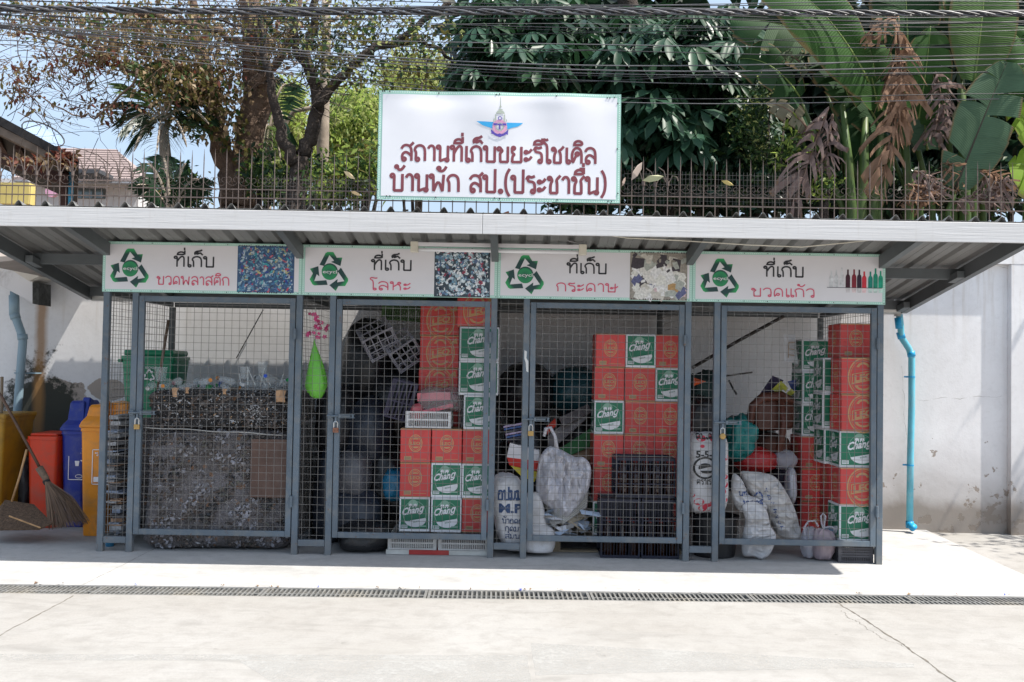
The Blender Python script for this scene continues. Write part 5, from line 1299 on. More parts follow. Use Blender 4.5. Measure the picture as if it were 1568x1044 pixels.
for k in range(2800):
    px, py = rf.uniform(220, 440), rf.uniform(600, 846); up_ = py < 657
    p = at(px, py, 7.0); h = (bv2 if up_ else bv1).ray_cast(Vector((p.x, 6.5, p.z)), Vector((0, 1, 0)))
    if h[0] is None: continue
    c = h[0]-Vector((0, .004, 0)); s = rf.uniform(.006, .019); a = rf.uniform(0, 3.14)*(.35 if rf.random() < .5 else 1); asp = rf.uniform(.3, .8)
    u = Vector((math.cos(a), 0, math.sin(a)))*s; v = Vector((-math.sin(a), 0, math.cos(a)))*s*asp; o_ = lambda: Vector((rf.uniform(-.003, .003), -rf.uniform(0, .008), rf.uniform(-.003, .003)))
    big = noise.noise(Vector((px*.022, py*.016, 3)))+.5*noise.noise(Vector((px*.06, py*.05, 8)))
    if noise.noise(Vector((px*.035, py*.03, 14))) < -.12: continue
    cr2.mi = (rf.choice([0, 0, 1, 4]) if up_ else (rf.choice([2, 3, 3, 2, 1, 3]) if big > .12 else rf.choice([1, 4, 2, 4, 1]) if big > -.12 else rf.choice([0, 1, 5, 4, 1, 0]))); P_ = [c-u-v*.6+o_(), c-u*.2-v+o_(), c+u-v*.5+o_(), c+u*.8+v*.7+o_(), c-u*.1+v+o_(), c-u*.9+v*.6+o_(), c+o_()+Vector((0, -.006, 0))]
    cr2.add(P_, [(i_, (i_+1) % 6, 6) for i_ in range(6)])
for p_ in range(1): tag(cr2.build('crushed_film_scraps', [M('film_black', (.02, .02, .022), .3, .4, 30), M('film_brown', (.085, .065, .055), .5, .4, 30), M('film_grey', (.17, .16, .165), .5, .5, 30), M('film_lavender', (.24, .235, .26), .5, .4, 30), M('film_umber', (.095, .08, .072), .5, .4, 30), M('film_olive', (.085, .08, .065), .5, .4, 30)], origin=(c_.x, 7.1, 0)), kind='stuff')
tag(fl.build('torn_plastic_flecks', [M('dusty_white_flake', (.36, .36, .37), .6), M('grey_flake', (.3, .3, .32), .5), M('tan_flake', (.42, .26, .14), .6), M('dark_flake', (.03, .03, .03), .5)], origin=(c_.x, 7.1, 0)), kind='stuff')
bd = MB(); a = at(385, 672, 7.085); c = at(444, 762, 7.085); bd.obox(((a.x+c.x)/2, 7.082, (a.z+c.z)/2), (c.x-a.x, .012, a.z-c.z), Matrix.Identity(3)); tag(bd.build('brown_board', M('dull_brown_board', (.115, .07, .055), .8, .2, 5, dirt=(.2, .17, .16))), 'dull brown board pressed against the right side of the big bale', 'board')
# loose bottles, cups and bags on the top of the bale
clear_pl = bpy.data.materials.new('clear_bottle_plastic'); nt_, b_ = nodes(clear_pl); b_.inputs['Base Color'].default_value = (.75, .8, .82, 1); b_.inputs['Roughness'].default_value = .15
tt = nt_.nodes.new('ShaderNodeBsdfTransparent'); mx = nt_.nodes.new('ShaderNodeMixShader'); mx.inputs[0].default_value = .74
nt_.links.new(b_.outputs[0], mx.inputs[1]); nt_.links.new(tt.outputs[0], mx.inputs[2]); nt_.links.new(mx.outputs[0], nt_.nodes['Material Output'].inputs[0])
capc = {'white': M('white_cap', (.7, .7, .7), .4), 'blue': M('blue_bottle_cap', (.02, .08, .5), .4), 'green': M('green_cap', (.03, .35, .1), .4), 'red': M('red_cap', (.5, .03, .03), .4), 'orange': M('orange_cap', (.7, .25, .03), .4)}
labm = {'white': M('white_label', (.6, .6, .62), .5), 'blue': M('blue_label', (.05, .12, .4), .5), 'green': M('green_label', (.04, .3, .08), .5), 'red': M('red_label', (.45, .04, .04), .5), 'orange': M('orange_label', (.6, .3, .04), .5)}
rb = random.Random(31); k = 0
NUMW = ['first', 'second', 'third', 'fourth', 'fifth', 'sixth', 'seventh', 'eighth', 'ninth', 'tenth', 'eleventh', 'twelfth', 'thirteenth']
spots = [(226,592),(238,588),(252,592),(266,585),(280,592),(296,588),(312,584),(326,590),(338,582),(350,588),(362,578),(376,588),(388,582),(398,590),(410,580),(420,588),(430,584),(303,596),(344,597),(381,597),(415,597),(258,600),(290,601),(434,596),(232,601),(368,600)]
for (px, py) in spots:
    Y = rb.uniform(7.18, 7.5); col = rb.choice(['white', 'blue', 'green', 'red', 'orange', 'white']); p = at(px, py, 7.16); p.y = Y
    side = 'left' if px < 290 else ('middle' if px < 370 else 'right')
    t = thing('plastic_bottle', 'clear bottle with %s cap, number %s' % (col, sorted(q_[0] for q_ in spots).index(px)), 'bottle', p, 'loose bottles on the bale')
    az, el = rb.uniform(0, 6.28), rb.uniform(-.25, .35); d = Vector((math.cos(az)*math.cos(el), math.sin(az)*math.cos(el), math.sin(el))); L = rb.uniform(.15, .21); s0 = p-d*L/2
    s0.x = min(max(s0.x, bx0_), bx1_-.02)
    t['label'] = 'clear bottle with %s cap on the bale top, %s from the %s' % ((col,)+((lambda r_: (NUMW[r_], 'left') if r_ < 13 else (NUMW[25-r_], 'right'))(sorted(q_[0] for q_ in spots).index(px))))
    q = MB(); q.tube([s0, s0+d*.01, s0+d*L*.35, s0+d*L*.5, s0+d*L*.72, s0+d*L*.88, s0+d*L*.95], [.018, .030, .031, .027, .031, .013, .012], 9); q.build('bottle_body', clear_pl, t, smooth=True)
    q = MB(); q.tube([s0+d*L*.95, s0+d*L], .0145, 8); q.build('cap', capc[col], t)
    if rb.random() < .35: q = MB(); q.tube([s0+d*L*.36, s0+d*L*.6], .0318, 9, cap=False); q.build('label_band', labm[col], t)
for i in range(7):   # straws and clear cups
    px = 372+i*9+rb.uniform(-3, 3); a = at(px, 590, 7.2); b2 = at(px+rb.uniform(-22, 18), 566+rb.uniform(-6, 8), 7.25)
    tag(MB().tube([a, b2], .0035, 5).build('drinking_straw', M('pale_straw', (.6, .62, .6), .4)), 'thin pale drinking straw sticking up on the bale, %s from the left' % NUMW[i], 'straw', 'straws on the bale')
for (px, py, s, lab) in ((375, 580, 1, 'clear cup tipped over near the right of the bale top'), (402, 572, 1, 'clear plastic cup standing high on the right of the bale'), (246, 584, 1.2, 'clear dome cup at the left end of the bale top')):
    p = at(px, py, 7.3); q = MB(); q.lathe([(.028*s,0),(.03*s,.002),(.042*s,.09*s),(.044*s,.092*s),(.04*s,.09*s)], (p.x, p.y, p.z), 12); tag(q.build('plastic_cup', clear_pl, smooth=True), lab, 'cup')
for i, (px, py, w_, h_, lab) in enumerate(((267, 601, 10, 14, 'tan cardboard tag hanging over the left front edge of the bale'), (286, 598, 7, 9, 'small tan scrap on the front edge of the bale'), (343, 600, 8, 8, 'orange tan scrap at the middle front edge of the bale'), (429, 607, 16, 18, 'crumpled tan paper at the right front edge of the bale'))):
    a = at(px-w_/2, py-h_/2, 7.07); c = at(px+w_/2, py+h_/2, 7.07); q = MB(); mx_ = (a+c)/2
    q.add([(a.x, 7.085, a.z), (mx_.x, 7.075, a.z+.006), (c.x, 7.09, a.z), (c.x-.008, 7.07, mx_.z), (c.x-.004, 7.08, c.z), (mx_.x-.01, 7.068, c.z+.004), (a.x+.01, 7.082, c.z), (mx_.x, 7.062, mx_.z)], [(0,1,7),(1,2,7),(2,3,7),(3,4,7),(4,5,7),(5,6,7),(6,0,7)])
    tag(q.build('paper_scrap', M('tan_scrap', (.5, .3, .17), .7, .2, 30)), lab, 'scrap')
# newspapers and film standing between the bale and the side panel
q = MB(); rn = random.Random(3)
z = .02
while z < .95:
    th = rn.choice([.006, .01, .014, .03]); x0 = at(164, 700, 7.25).x+rn.uniform(0, .035)+.02*math.sin(z*7); q.mi = rn.choice([0, 0, 1, 2, 3, 3]); q.box(x0, x0+.075+rn.uniform(-.02, .02), 7.2+rn.uniform(0, .06), 7.5, z, z+th-.001); z += th
tag(q.build('newspaper_pile', [M('newsprint', (.34, .34, .35), .8, .4, 40), M('tan_print', (.36, .22, .14), .8, .5, 30), M('bluish_print', (.24, .28, .36), .8, .4, 30), M('dark_print', (.09, .085, .09), .8, .5, 30)], origin=(-2.88, 7.3, .02)), 'tall narrow pile of newspapers and printed board left of the bale', 'newspapers')  # some layers take a near-black tone
tag(MB().lathe([(.03,0),(.032,.03),(.02,.045)], (at(168, 840, 7.2).x, 7.2, .002), 10).build('bottle_cap_lump', bluebag), 'small blue plastic lump on the floor inside the left corner post', 'plastic')
# green wheelie bin behind, standing raised on hidden bales, with a broom stick
def prism_bin(t, x0, x1, z0, z1, y0, y1, mat, taper=.85, rim=.02, nz=1, smooth=False):
    xm, ym = (x0+x1)/2, (y0+y1)/2; q = MB(); vs = []
    def rr(k, z, r=.03):
        hx, hy = (x1-x0)/2*k, (y1-y0)/2*k; out = []
        for cx, cy, a in ((hx-r, hy-r, 0), (-hx+r, hy-r, 90), (-hx+r, -hy+r, 180), (hx-r, -hy+r, 270)):
            for d in (0, 30, 60, 90): out.append((xm+cx+r*math.cos(math.radians(a+d)), ym+cy+r*math.sin(math.radians(a+d)), z))
        return out
    rings = [rr(taper-.02, z0), rr(taper, z0+.02)]+[rr(taper+(1-taper)*j/6, z0+.02+(z1-z0-.05)*j/6) for j in range(1, 7)]+[rr(1.0+rim*2, z1-.028), rr(1.0+rim*2, z1)]
    n = 16
    for R in rings: vs += R
    fs = [tuple(reversed(range(n)))]
    for j in range(len(rings)-1):
        for i in range(n): fs.append((j*n+i, j*n+(i+1) % n, (j+1)*n+(i+1) % n, (j+1)*n+i))
    fs.append(tuple((len(rings)-1)*n+i for i in range(n)))
    q.add(vs, fs); o = q.build('bin_body', mat, t); smooth_by_angle(o, 35); return rr
gm_ = M('green_bin_plastic', (.012, .20, .10), .35, .08, 3)
Yg = 7.75
gx0, gx1 = at(184, 600, Yg).x, at(264, 600, Yg).x; gz0, gz1 = at(230, 640, Yg).z, at(225, 545, Yg).z
t = thing('green_bin', 'green plastic bin standing high at the left behind the first gate', 'bin', ((gx0+gx1)/2, Yg+.2, gz0))
prism_bin(t, gx0, gx1, gz0, gz1, Yg, Yg+.4, gm_)
q = MB(); q.bbox(gx0+.01, gx1-.01, Yg+.01, Yg+.4, gz1+.002, gz1+.05, .02); q.build('lid', gm_, t)
q = MB(); q.tube([(gx0-.015, Yg+.0, gz1-.04), (gx0-.015, Yg+.14, gz1-.04)], .014, 8); q.build('side_handle', gm_, t)
q = MB(); cx, cz = at(229, 575, Yg).x, at(229, 575, Yg).z
for a in (0, 120, 240):
    c, s = math.cos(math.radians(a)), math.sin(math.radians(a)); P = [(p[0]*.34, p[1]*.34) for p in ARW]
    q.flat([(cx+x*c-z*s, cz+x*s+z*c) for x, z in P], Yg-.012+.01*0)
latin(q, 'RECYCLE', cx-.03, cx+.055, cz+.055, .018, Yg-.012, .01)
q.build('bin_print', white_pl, t)
MB().box(gx0+.05, gx1-.04, Yg+.03, Yg+.37, .003, gz0-.002).build('hidden_support', bm_) ; tag(COL.objects['hidden_support'], 'dark bale supporting the green bin behind the front bale', 'bale'); COL.objects['hidden_support'].name = 'rear_bale'
tag(MB().tube([at(258, 490, 7.62), at(250, 540, 7.60), at(241, 600, 7.56)], .012, 8).build('broom_stick', M('old_wood_stick', (.16, .11, .08), .8, .3, 15), smooth=True), 'brown wooden stick leaning before the green bin in the first bay', 'stick')
# diagonal rod on the wall behind bay 1
tag(MB().tube([at(403, 474, 8.55), at(362, 548, 8.5)], .005, 5).build('thin_rod', black), 'thin dark rod leaning on the wall behind the first bay', 'rod')
# ---------------------------------------------------------------- bay 3 contents
bag('rubbish_bag', 'large black rubbish bag at the back left of the paper bay', 'bag', 762, 850, 556, 650, 7.95, blackbag, 41, .3)
bag('rubbish_bag', 'black rubbish bag low behind the white sack in the paper bay', 'bag', 762, 850, 640, 800, 7.85, blackbag, 42, .3)
bag('rubbish_bag', 'dark teal blue rubbish bag at the back of the paper bay', 'bag', 845, 920, 562, 640, 8.0, plastic('dark_teal_film', (.012, .06, .075), .35), 43, .25)
bag('rubbish_bag', 'black rubbish bag in the deep corner left of the red cartons', 'bag', 850, 925, 625, 760, 7.95, blackbag, 44, .3)
cbs = [((838, 668), (896, 622), (898, 640), (842, 690), 7.7, (.20, .18, .18), 'grey cardboard sheet slanting up in the paper bay'), ((852, 690), (905, 655), (905, 682), (860, 702), 7.6, (.04, .14, .05), 'green printed board lying above the white paper bag'), ((860, 705), (905, 680), (906, 702), (868, 720), 7.58, (.22, .15, .09), 'brown cardboard sheet above the white paper bag'), ((835, 655), (850, 640), (852, 650), (838, 664), 7.55, (.5, .05, .03), 'small red printed flap near the paper gate bolt'), ((856, 640), (900, 618), (906, 630), (862, 652), 7.72, (.15, .13, .13), 'dark grey folded board at the back of the paper bay')]
for (a, b1, c, d, Y, col, lab) in cbs:
    q = MB(); P = [at(*a, Y), at(*b1, Y+.12), at(*c, Y+.06), at(*d, Y-.05)]; q.add(P+[p+Vector((0,.004,-.008)) for p in P], [(3,2,1,0),(4,5,6,7),(0,1,5,4),(1,2,6,5),(2,3,7,6),(3,0,4,7)])
    tag(q.build('cardboard_sheet', M('board_%d' % a[0], col, .75, .15, 10)), lab, 'cardboard')
# glossy magazine and the red white yellow box
q = MB()
for i in range(6):
    P = [at(771+i, 652+i*4, 7.3), at(806, 646+i*4, 7.3), at(808, 650+i*4, 7.42), at(774, 656+i*4, 7.42)]; q.mi = i % 3; q.add(P+[p-Vector((0,0,.014)) for p in P], [(0,1,2,3),(7,6,5,4),(0,4,5,1),(1,5,6,2),(2,6,7,3),(3,7,4,0)])
tag(q.build('magazine_stack', [M('violet_cover', (.33, .26, .40), .3, .4, 20), M('blue_cover', (.03, .08, .25), .3, .5, 20), M('dark_cover', (.03, .03, .05), .3, .5, 20)]), 'small stack of glossy blue magazines behind the strip beside the paper gate', 'magazines')
bt = thing('printed_box', 'white red and yellow printed box under the magazines by the paper gate', 'box', at(800, 720, 7.3))
for (pl, nm, mt) in (([(781,678),(826,690),(826,706),(776,700)], 'white_band', white_pl), ([(776,700),(826,706),(826,722),(780,712)], 'red_band', M('box_red', (.6, .03, .02), .5)), ([(782,713),(826,723),(818,738),(797,728)], 'yellow_band', M('box_yellow', (.7, .55, .05), .5))):
    q = MB(); P = [at(*p, 7.32) for p in pl]; n = 4; q.add(P+[p+Vector((0,.12,0)) for p in P], [(3,2,1,0),(4,5,6,7)]+[(i, (i+1) % 4, (i+1) % 4+4, i+4) for i in range(4)]); q.build(nm, mt, bt)
# woven sack with blue print
sk = bag('white_sack', 'white woven sack with blue print on the floor beside the paper gate', 'sack', 757, 812, 729, 850, 7.1, woven, 51, .13, flat=.9, pw=3.4, wr=.07, lean=(-.05, 0))
def sk_print(q):
    a = at(762, 735, 7.1); 
    for i, (w_, x0, x1, yb, h) in enumerate((('อปมม.', 762, 803, 764, .085), ('M.P', 764, 800, 783, .08))):
        p0, p1 = at(x0, yb, 7.1), at(x1, yb, 7.1)
        if i == 0: thai_line(q, w_, p0.x, p1.x, p0.z, h*.8, 0, .2)
        else: latin(q, w_, p0.x, p1.x, p0.z, h*.8, 0, .04)
    for (w_, x0, x1, yb, h) in (('น้ำอ'.replace('ำ', 'า')+'ดออ', 769, 806, 800, .035), ('กุดมาก', 773, 806, 812, .035), ('สมนรา', 773, 806, 823, .03)):
        p0, p1 = at(x0, yb, 7.1), at(x1, yb, 7.1); thai_line(q, w_, p0.x, p1.x, p0.z, h, 0, .16)
try: project(sk, sk_print, M('navy_sack_print', (.03, .06, .14), .6), 'sack_lettering')
except Exception as ex: print('print', ex)
s2 = bag('white_sack', 'white woven sack lying flat and poking out below the paper gate', 'sack', 800, 850, 806, 852, 7.07, woven, 52, .12, flat=.75, pw=3, wr=.06)
tag(s2)
s3 = bag('white_sack', 'tall white sack edge standing right behind the paper gate frame', 'sack', 808, 836, 755, 845, 7.14, woven, 53, .08, flat=.95, pw=3.5, wr=.05, lean=(-.03, 0))
# white carrier bag of papers
cbg = thing('paper_carrier_bag', 'white plastic carrier bag stuffed with papers on the pile behind the paper gate', 'bag', at(862, 780, 7.2))
q = MB(); q.add(*pillow([(840,684),(827,700),(821,735),(823,760),(842,778),(862,795),(882,778),(900,752),(905,726),(903,710),(893,700),(880,699),(866,692),(852,685)], 7.24, .11, 61, fold=.042, fdir=(0, 1))); q.build('bag_film', whitebag, cbg, smooth=True)
for off in (0, .03):
    q = MB(); q.tube([at(833, 668, 7.2+off), at(836, 656, 7.2+off), at(843, 654, 7.2+off), at(850, 668, 7.2+off), at(853, 690, 7.22+off)], [.012,.016,.013,.013,.018], 6); q.build('handle', whitebag, cbg, smooth=True)
q = MB()
for i in range(14):
    a = at(828+i*.3, 756+i*1.0, 7.3); b1 = at(862, 786+i*.9, 7.2); c = at(902-i*.2, 750+i*1.6, 7.3); q.mi = i % 2
    q.add([a+Vector((0,0,-i*.002)), b1+Vector((0,0,-i*.002)), c+Vector((0,0,-i*.002)), at(862, 745, 7.5)+Vector((0,0,-i*.003))], [(0,1,2,3)])
q.build('paper_sheet', [M('cream_paper', (.55, .53, .48), .8), M('grey_paper', (.38, .37, .36), .8)], cbg)
q = MB(); rp_ = random.Random(8)
for i in range(46):
    c = at(rp_.uniform(822, 905), rp_.uniform(783, 818), rp_.uniform(7.12, 7.5)); c.z = max(c.z, .125)
    a = rp_.uniform(0, 3.14); s = rp_.uniform(.03, .09); d = Vector((math.cos(a)*s, math.sin(a)*s*.4, rp_.uniform(-.02, .02))); n = Vector((-math.sin(a)*s*.7, math.cos(a)*s*.3, rp_.uniform(-.03, .03))); q.mi = rp_.choice([0, 0, 1, 2, 3])
    q.add([c-d-n, c+d-n, c+d*.9+n, c+Vector((0,0,.015)), c-d+n*.8], [(0,1,3),(1,2,3),(2,4,3),(4,0,3)])
tag(q.build('loose_paper', [M('white_paper', (.6, .6, .63), .7), M('pale_blue_paper', (.4, .48, .6), .7), M('grey_clear_scrap', (.3, .29, .28), .4), M('dull_tan_scrap', (.32, .27, .2), .7)], origin=(at(862, 800, 7.3).x, 7.3, .12)), kind='stuff')
# ---------------------------------------------------------------- bay 4 contents
bag('rubbish_bag', 'crumpled black rubbish bag on the fertiliser sack beside the glass gate', 'bag', 1056, 1100, 610, 668, 7.25, blackbag, 71, .13, wr=.2)
bag('rubbish_bag', 'dark green cloth bundle at the back left of the last bay', 'bag', 1058, 1112, 572, 645, 7.6, M('dark_green_cloth', (.02, .04, .035), .8), 72, .2, wr=.25, pw=3)
bag('rubbish_bag', 'black rubbish bag in the middle back of the last bay', 'bag', 1100, 1200, 640, 760, 8.0, blackbag, 73, .3)
fs_ = bag('fertiliser_sack', 'red and white printed sack reading 5-5-2 beside the glass gate', 'sack', 1055, 1116, 664, 786, 7.12, None or woven, 74, .12, pw=4.5, wr=.05)
def fs1(q):
    p0, p1 = at(1065, 700, 7.1), at(1092, 700, 7.1); latin(q, '5-5-2', p0.x, at(1098, 700, 7.1).x, p0.z, .05, 0, .03)
    c = at(1079, 716, 7.1); ring(q, c.x, c.z, .088, .082, .014, 0, 28); disc(q, c.x, c.z, .05, .035, -.001, 12, 20, 200); disc(q, c.x+.01, c.z-.02, .045, .022, -.001, 12, 180, 360)
    p0 = at(1066, 741, 7.1); thai_line(q, 'ตราเรา', p0.x, at(1092, 741, 7.1).x, p0.z, .036, 0, .15)
    p0 = at(1066, 672, 7.1); thai_line(q, 'ดนเดต', p0.x, at(1098, 672, 7.1).x, p0.z, .04, 0, .2)
project(fs_, fs1, M('black_sack_print', (.03, .03, .03), .6), 'sack_lettering')
def fs2(q):
    for (x, y, s) in ((1064,668,1.6),(1074,671,1.4),(1084,667,1.7),(1095,672,1.5),(1060,690,1.3),(1100,692,1.4),(1108,700,1.5),(1062,762,1.6),(1070,768,1.5),(1084,776,1.7),(1100,775,1.6),(1108,742,1.4),(1062,672,1.2),(1090,668,1),(1101,680,1.2),(1075,683,.7),(1060,684,1),(1062,772,1.4),(1076,778,1.3),(1092,770,1),(1104,752,1.5),(1108,765,1.2),(1110,730,1),(1060,758,.8),(1097,781,1.2)):
        c = at(x, y, 7.1); disc(q, c.x, c.z, .026*s, .018*s, 0, 9)
project(fs_, fs2, M('red_sack_print', (.55, .05, .08), .6), 'red_spot', .002)
# black tub on the floor
tx = at(1096, 820, 7.2); t = thing('black_tub', 'black round plastic tub on the floor under the fertiliser sack', 'tub', (tx.x, 7.26, .003))
q = MB(); q.lathe([(.15,0),(.155,.01),(.175,.28),(.188,.285),(.188,.30),(.172,.30),(.15,.02)], (tx.x, 7.26, .003), 28); q.build('tub_wall', M('black_tub_plastic', (.02, .02, .022), .4), t, smooth=False)
dull_wv = plastic('dull_woven_sack', (.50, .48, .47), .6, 0, .14, .3)
ws = sack('white_sack', 'crumpled white sack standing on the floor left in the last bay', 'sack', [(1137,774),(1156,768),(1173,780),(1179,803),(1188,819),(1186,831),(1180,846),(1167,857),(1155,852),(1137,849),(1137,821),(1141,798)], 7.13, .07, woven, 75, fold=.022, fdir=(1, 0))
ws1 = sack('white_sack', 'bulging white sack with blue letters behind the crumpled one', 'sack', [(1122,726),(1134,732),(1145,756),(1163,764),(1175,776),(1166,786),(1140,786),(1126,775),(1120,752)], 7.20, .08, woven, 76, fold=.02)
ws2 = sack('white_sack', 'long greyish sack with blue lettering leaning against red cartons', 'sack', [(1134,723),(1152,722),(1170,724),(1188,731),(1203,752),(1215,774),(1222,797),(1227,824),(1208,826),(1190,818),(1176,792),(1164,770),(1150,758),(1142,745)], 7.28, .10, dull_wv, 77, fold=.025, fdir=(1, 0))
nb_ink = M('navy_sack_ink', (.03, .07, .22), .6)
def w2(q):
    st = [('A', 1177, 756), ('D', 1181, 767), ('V', 1185, 777), ('S', 1189, 788), ('A', 1193, 797), ('L', 1197, 806), ('T', 1200, 815)]
    for ch, x, y in st:
        p0 = at(x, y, 7.1); latin(q, ch, p0.x, p0.x+.026, p0.z, .03, 0, .02)
    c = at(1168, 764, 7.1); ring(q, c.x, c.z, .03, .04, .012, 0, 16)
project(ws2, w2, nb_ink, 'sack_lettering')
def w1(q):
    p0 = at(1134, 760, 7.1); thai_line(q, 'นทนด', p0.x, at(1160, 760, 7.1).x, p0.z, .03, 0, .2); p0 = at(1140, 774, 7.1); thai_line(q, 'มพนดส', p0.x, at(1170, 774, 7.1).x, p0.z, .03, 0, .25)
project(ws1, w1, nb_ink, 'sack_lettering')
bag('white_bag', 'slim white bag behind the leaning sack by the red cartons', 'bag', 1206, 1222, 718, 770, 7.5, whitebag, 78, .08)
bag('red_bag', 'bright red plastic bag with ear shaped handles in the last bay', 'bag', 1128, 1192, 686, 726, 7.55, plastic('red_bag_film', (.42, .02, .02), .35), 79, .15)
bag('teal_bag', 'teal plastic bag beside the bolt of the glass gate', 'bag', 1112, 1156, 642, 700, 7.5, tealbag, 80, .12, wr=.28, pw=3)
bag('clear_bag', 'grey clear bag at the far side of the last bay', 'bag', 1186, 1222, 690, 720, 7.6, clearbag, 81, .1)
bag('dark_cloth', 'dark violet bundle below the brown chair in the last bay', 'cloth', 1186, 1222, 705, 800, 7.75, plastic('dark_violet_film', (.03, .02, .045), .5), 82, .15)
# brown plastic chair lying on its side, seen from the back
ch = thing('brown_chair', 'dark brown plastic chair lying on the heap in the last bay', 'chair', at(1182, 690, 7.7))
chm = M('brown_chair_plastic', (.105, .035, .022), .45, .2, 6)
q = MB(); q.tube([at(1151, 690, 7.66), at(1148, 650, 7.66), at(1152, 622, 7.66), at(1168, 608, 7.66), at(1196, 606, 7.7), at(1214, 614, 7.72)], [.03,.032,.035,.04,.04,.03], 8); q.build('back_frame', chm, ch, smooth=True)
q = MB(); q.tube([at(1196, 606, 7.68), at(1200, 650, 7.66), at(1192, 700, 7.64)], [.028,.03,.03], 8); q.build('leg', chm, ch, smooth=True)
q = MB(); q.tube([at(1148, 655, 7.67), at(1160, 700, 7.62), at(1156, 726, 7.62)], [.025,.028,.028], 8); q.build('leg', chm, ch, smooth=True)
q = MB(); v, f = blobshape(at(1184, 632, 7.78), (.16, .05, .14), 83, pw=5, wr=.05); q.add(v, f); q.build('seat', chm, ch, smooth=True)
bag('brown_bundle', 'dark brown bundle under the brown chair in the last bay', 'cloth', 1160, 1215, 665, 715, 7.7, brown_cl, 84, .15)
for (pl, Y, col, lab) in (([(1160,608),(1183,575),(1200,582),(1183,610)], 7.95, (.05, .03, .08), 'dark violet printed packet behind the brown chair'), ([(1182,596),(1196,583),(1207,594),(1203,600),(1199,596),(1192,604)], 7.78, (.5, .48, .04), 'yellow printed packet on top of the brown chair'), ([(1200,606),(1212,595),(1218,600),(1204,612)], 7.77, (.45, .42, .04), 'small yellow packet end right of the larger yellow one'), ([(1206,584),(1224,580),(1226,602),(1212,596)], 7.85, (.03, .05, .2), 'blue packet behind the green cartons at the back')):
    q = MB(); P = [at(*p, Y) for p in pl]; n = len(P); q.add(P+[p+Vector((.01,.04,0)) for p in P], [tuple(reversed(range(n))), tuple(range(n, 2*n))]+[(i, (i+1) % n, (i+1) % n+n, i+n) for i in range(n)])
    tag(q.build('printed_packet', M('packet_%d' % pl[0][0], col, .45, .3, 20)), lab, 'packet')
q = MB(); q.add([at(1062, 578, 7.3), at(1081, 584, 7.33), at(1062, 591, 7.3), at(1066, 584, 7.2)], [(0,3,1),(1,3,2),(0,2,3)]); tag(q.build('orange_cone_tip', M('orange_plastic', (.75, .12, .03), .5)), 'small bright orange plastic piece on the dark green bundle in the last bay', 'plastic')
tag(MB().tube([at(1060, 563, 8.3), at(1130, 522, 8.3), at(1200, 484, 8.35)], .016, 6).build('dark_pole', M('dark_brown_pole', (.03, .022, .02), .7)), 'dark pole leaning diagonally against the wall behind the last bay', 'pole')
tag(MB().tube([at(1064, 583, 8.2), at(1100, 577, 8.2), at(1152, 570, 8.22)], .007, 6).build('thin_branch', M('dark_brown_pole2', (.05, .04, .03), .7)), 'thin dark stick below the diagonal pole in the last bay', 'stick')
cbk = MB(); cbk.tube([at(1116, 582, 8.25), at(1122, 594, 8.25), at(1128, 604, 8.25), at(1126, 600, 8.25)], .008, 6); tag(cbk.build('dark_hook', black), 'small dark hook on the wall behind the last bay', 'hook')
# two knotted carrier bags in front of the last stack
b1 = bag('carrier_bag', 'pale lilac carrier bag with looped handle left of the tied one', 'bag', 1229, 1256, 812, 858, 7.14, clearbag, 85, .07, flat=.9, wr=.12, fold=.04)
b2 = bag('carrier_bag', 'knotted clear bag of brownish waste in front of the green carton', 'bag', 1247, 1280, 812, 860, 7.08, plastic('mauve_film', (.34, .27, .30), .3, .2), 86, .06, flat=.9, wr=.14, fold=.05)
for (b_o, pts, r) in ((b1, [(1233, 822), (1231, 808), (1238, 798), (1248, 797), (1253, 806)], .008), (b2, [(1262, 816), (1258, 800), (1257, 790), (1260, 786), (1264, 790), (1262, 804), (1262, 816)], .007), (b2, [(1262, 808), (1272, 806), (1279, 809), (1276, 812)], .006)):
    q = MB(); q.tube([at(*p, 7.11) for p in pts], r, 6); q.build('handle', clearbag, b_o, smooth=True)
bag('blue_packet', 'small bright blue packet beside the lowest green carton', 'bag', 1264, 1280, 806, 820, 7.2, bluebag, 87, .04)
# ---------------------------------------------------------------- left of the cage: bins and broom
def label_panel(q, x0, x1, z0, z1, y):
    q.mi = 0; wd = .006
    for (a, b, c, d) in ((x0, x1, z0, z0+wd), (x0, x1, z1-wd, z1), (x0, x0+wd, z0, z1), (x1-wd, x1, z0, z1)): q.box(a, b, y-.001, y, c, d)
def wheel_bin(name, lab, px0, px1, pyb, pyt, Y, D, mat, lidm=None, hood=None, taper=.82, extra=None, y0r=0):
    a, b_ = at(px0, (pyb+pyt)/2, Y), at(px1, (pyb+pyt)/2, Y); zt = at((px0+px1)/2, pyt, Y).z
    t = thing(name, lab, 'bin', ((a.x+b_.x)/2, Y+D/2, 0))
    prism_bin(t, a.x, b_.x, .004 if y0r == 0 else y0r, zt, Y, Y+D, mat, taper)
    return t, a.x, b_.x, zt
blue_b = M('blue_bin_plastic', (.012, .03, .26), .42, .15, 3, dirt=(.12, .13, .2), dirt_amt=.45, dscale=7); org_b = M('orange_bin_plastic', (.76, .27, .02), .45, .12, 3, dirt=(.42, .2, .07), dirt_amt=.6, dscale=7); red_b = M('red_bin_plastic', (.62, .045, .012), .42, .12, 3, dirt=(.34, .08, .05), dirt_amt=.6, dscale=7); ylw_b = M('old_yellow_bin_plastic', (.36, .19, .015), .5, .15, 3, dirt=(.12, .08, .03), dirt_amt=.7)
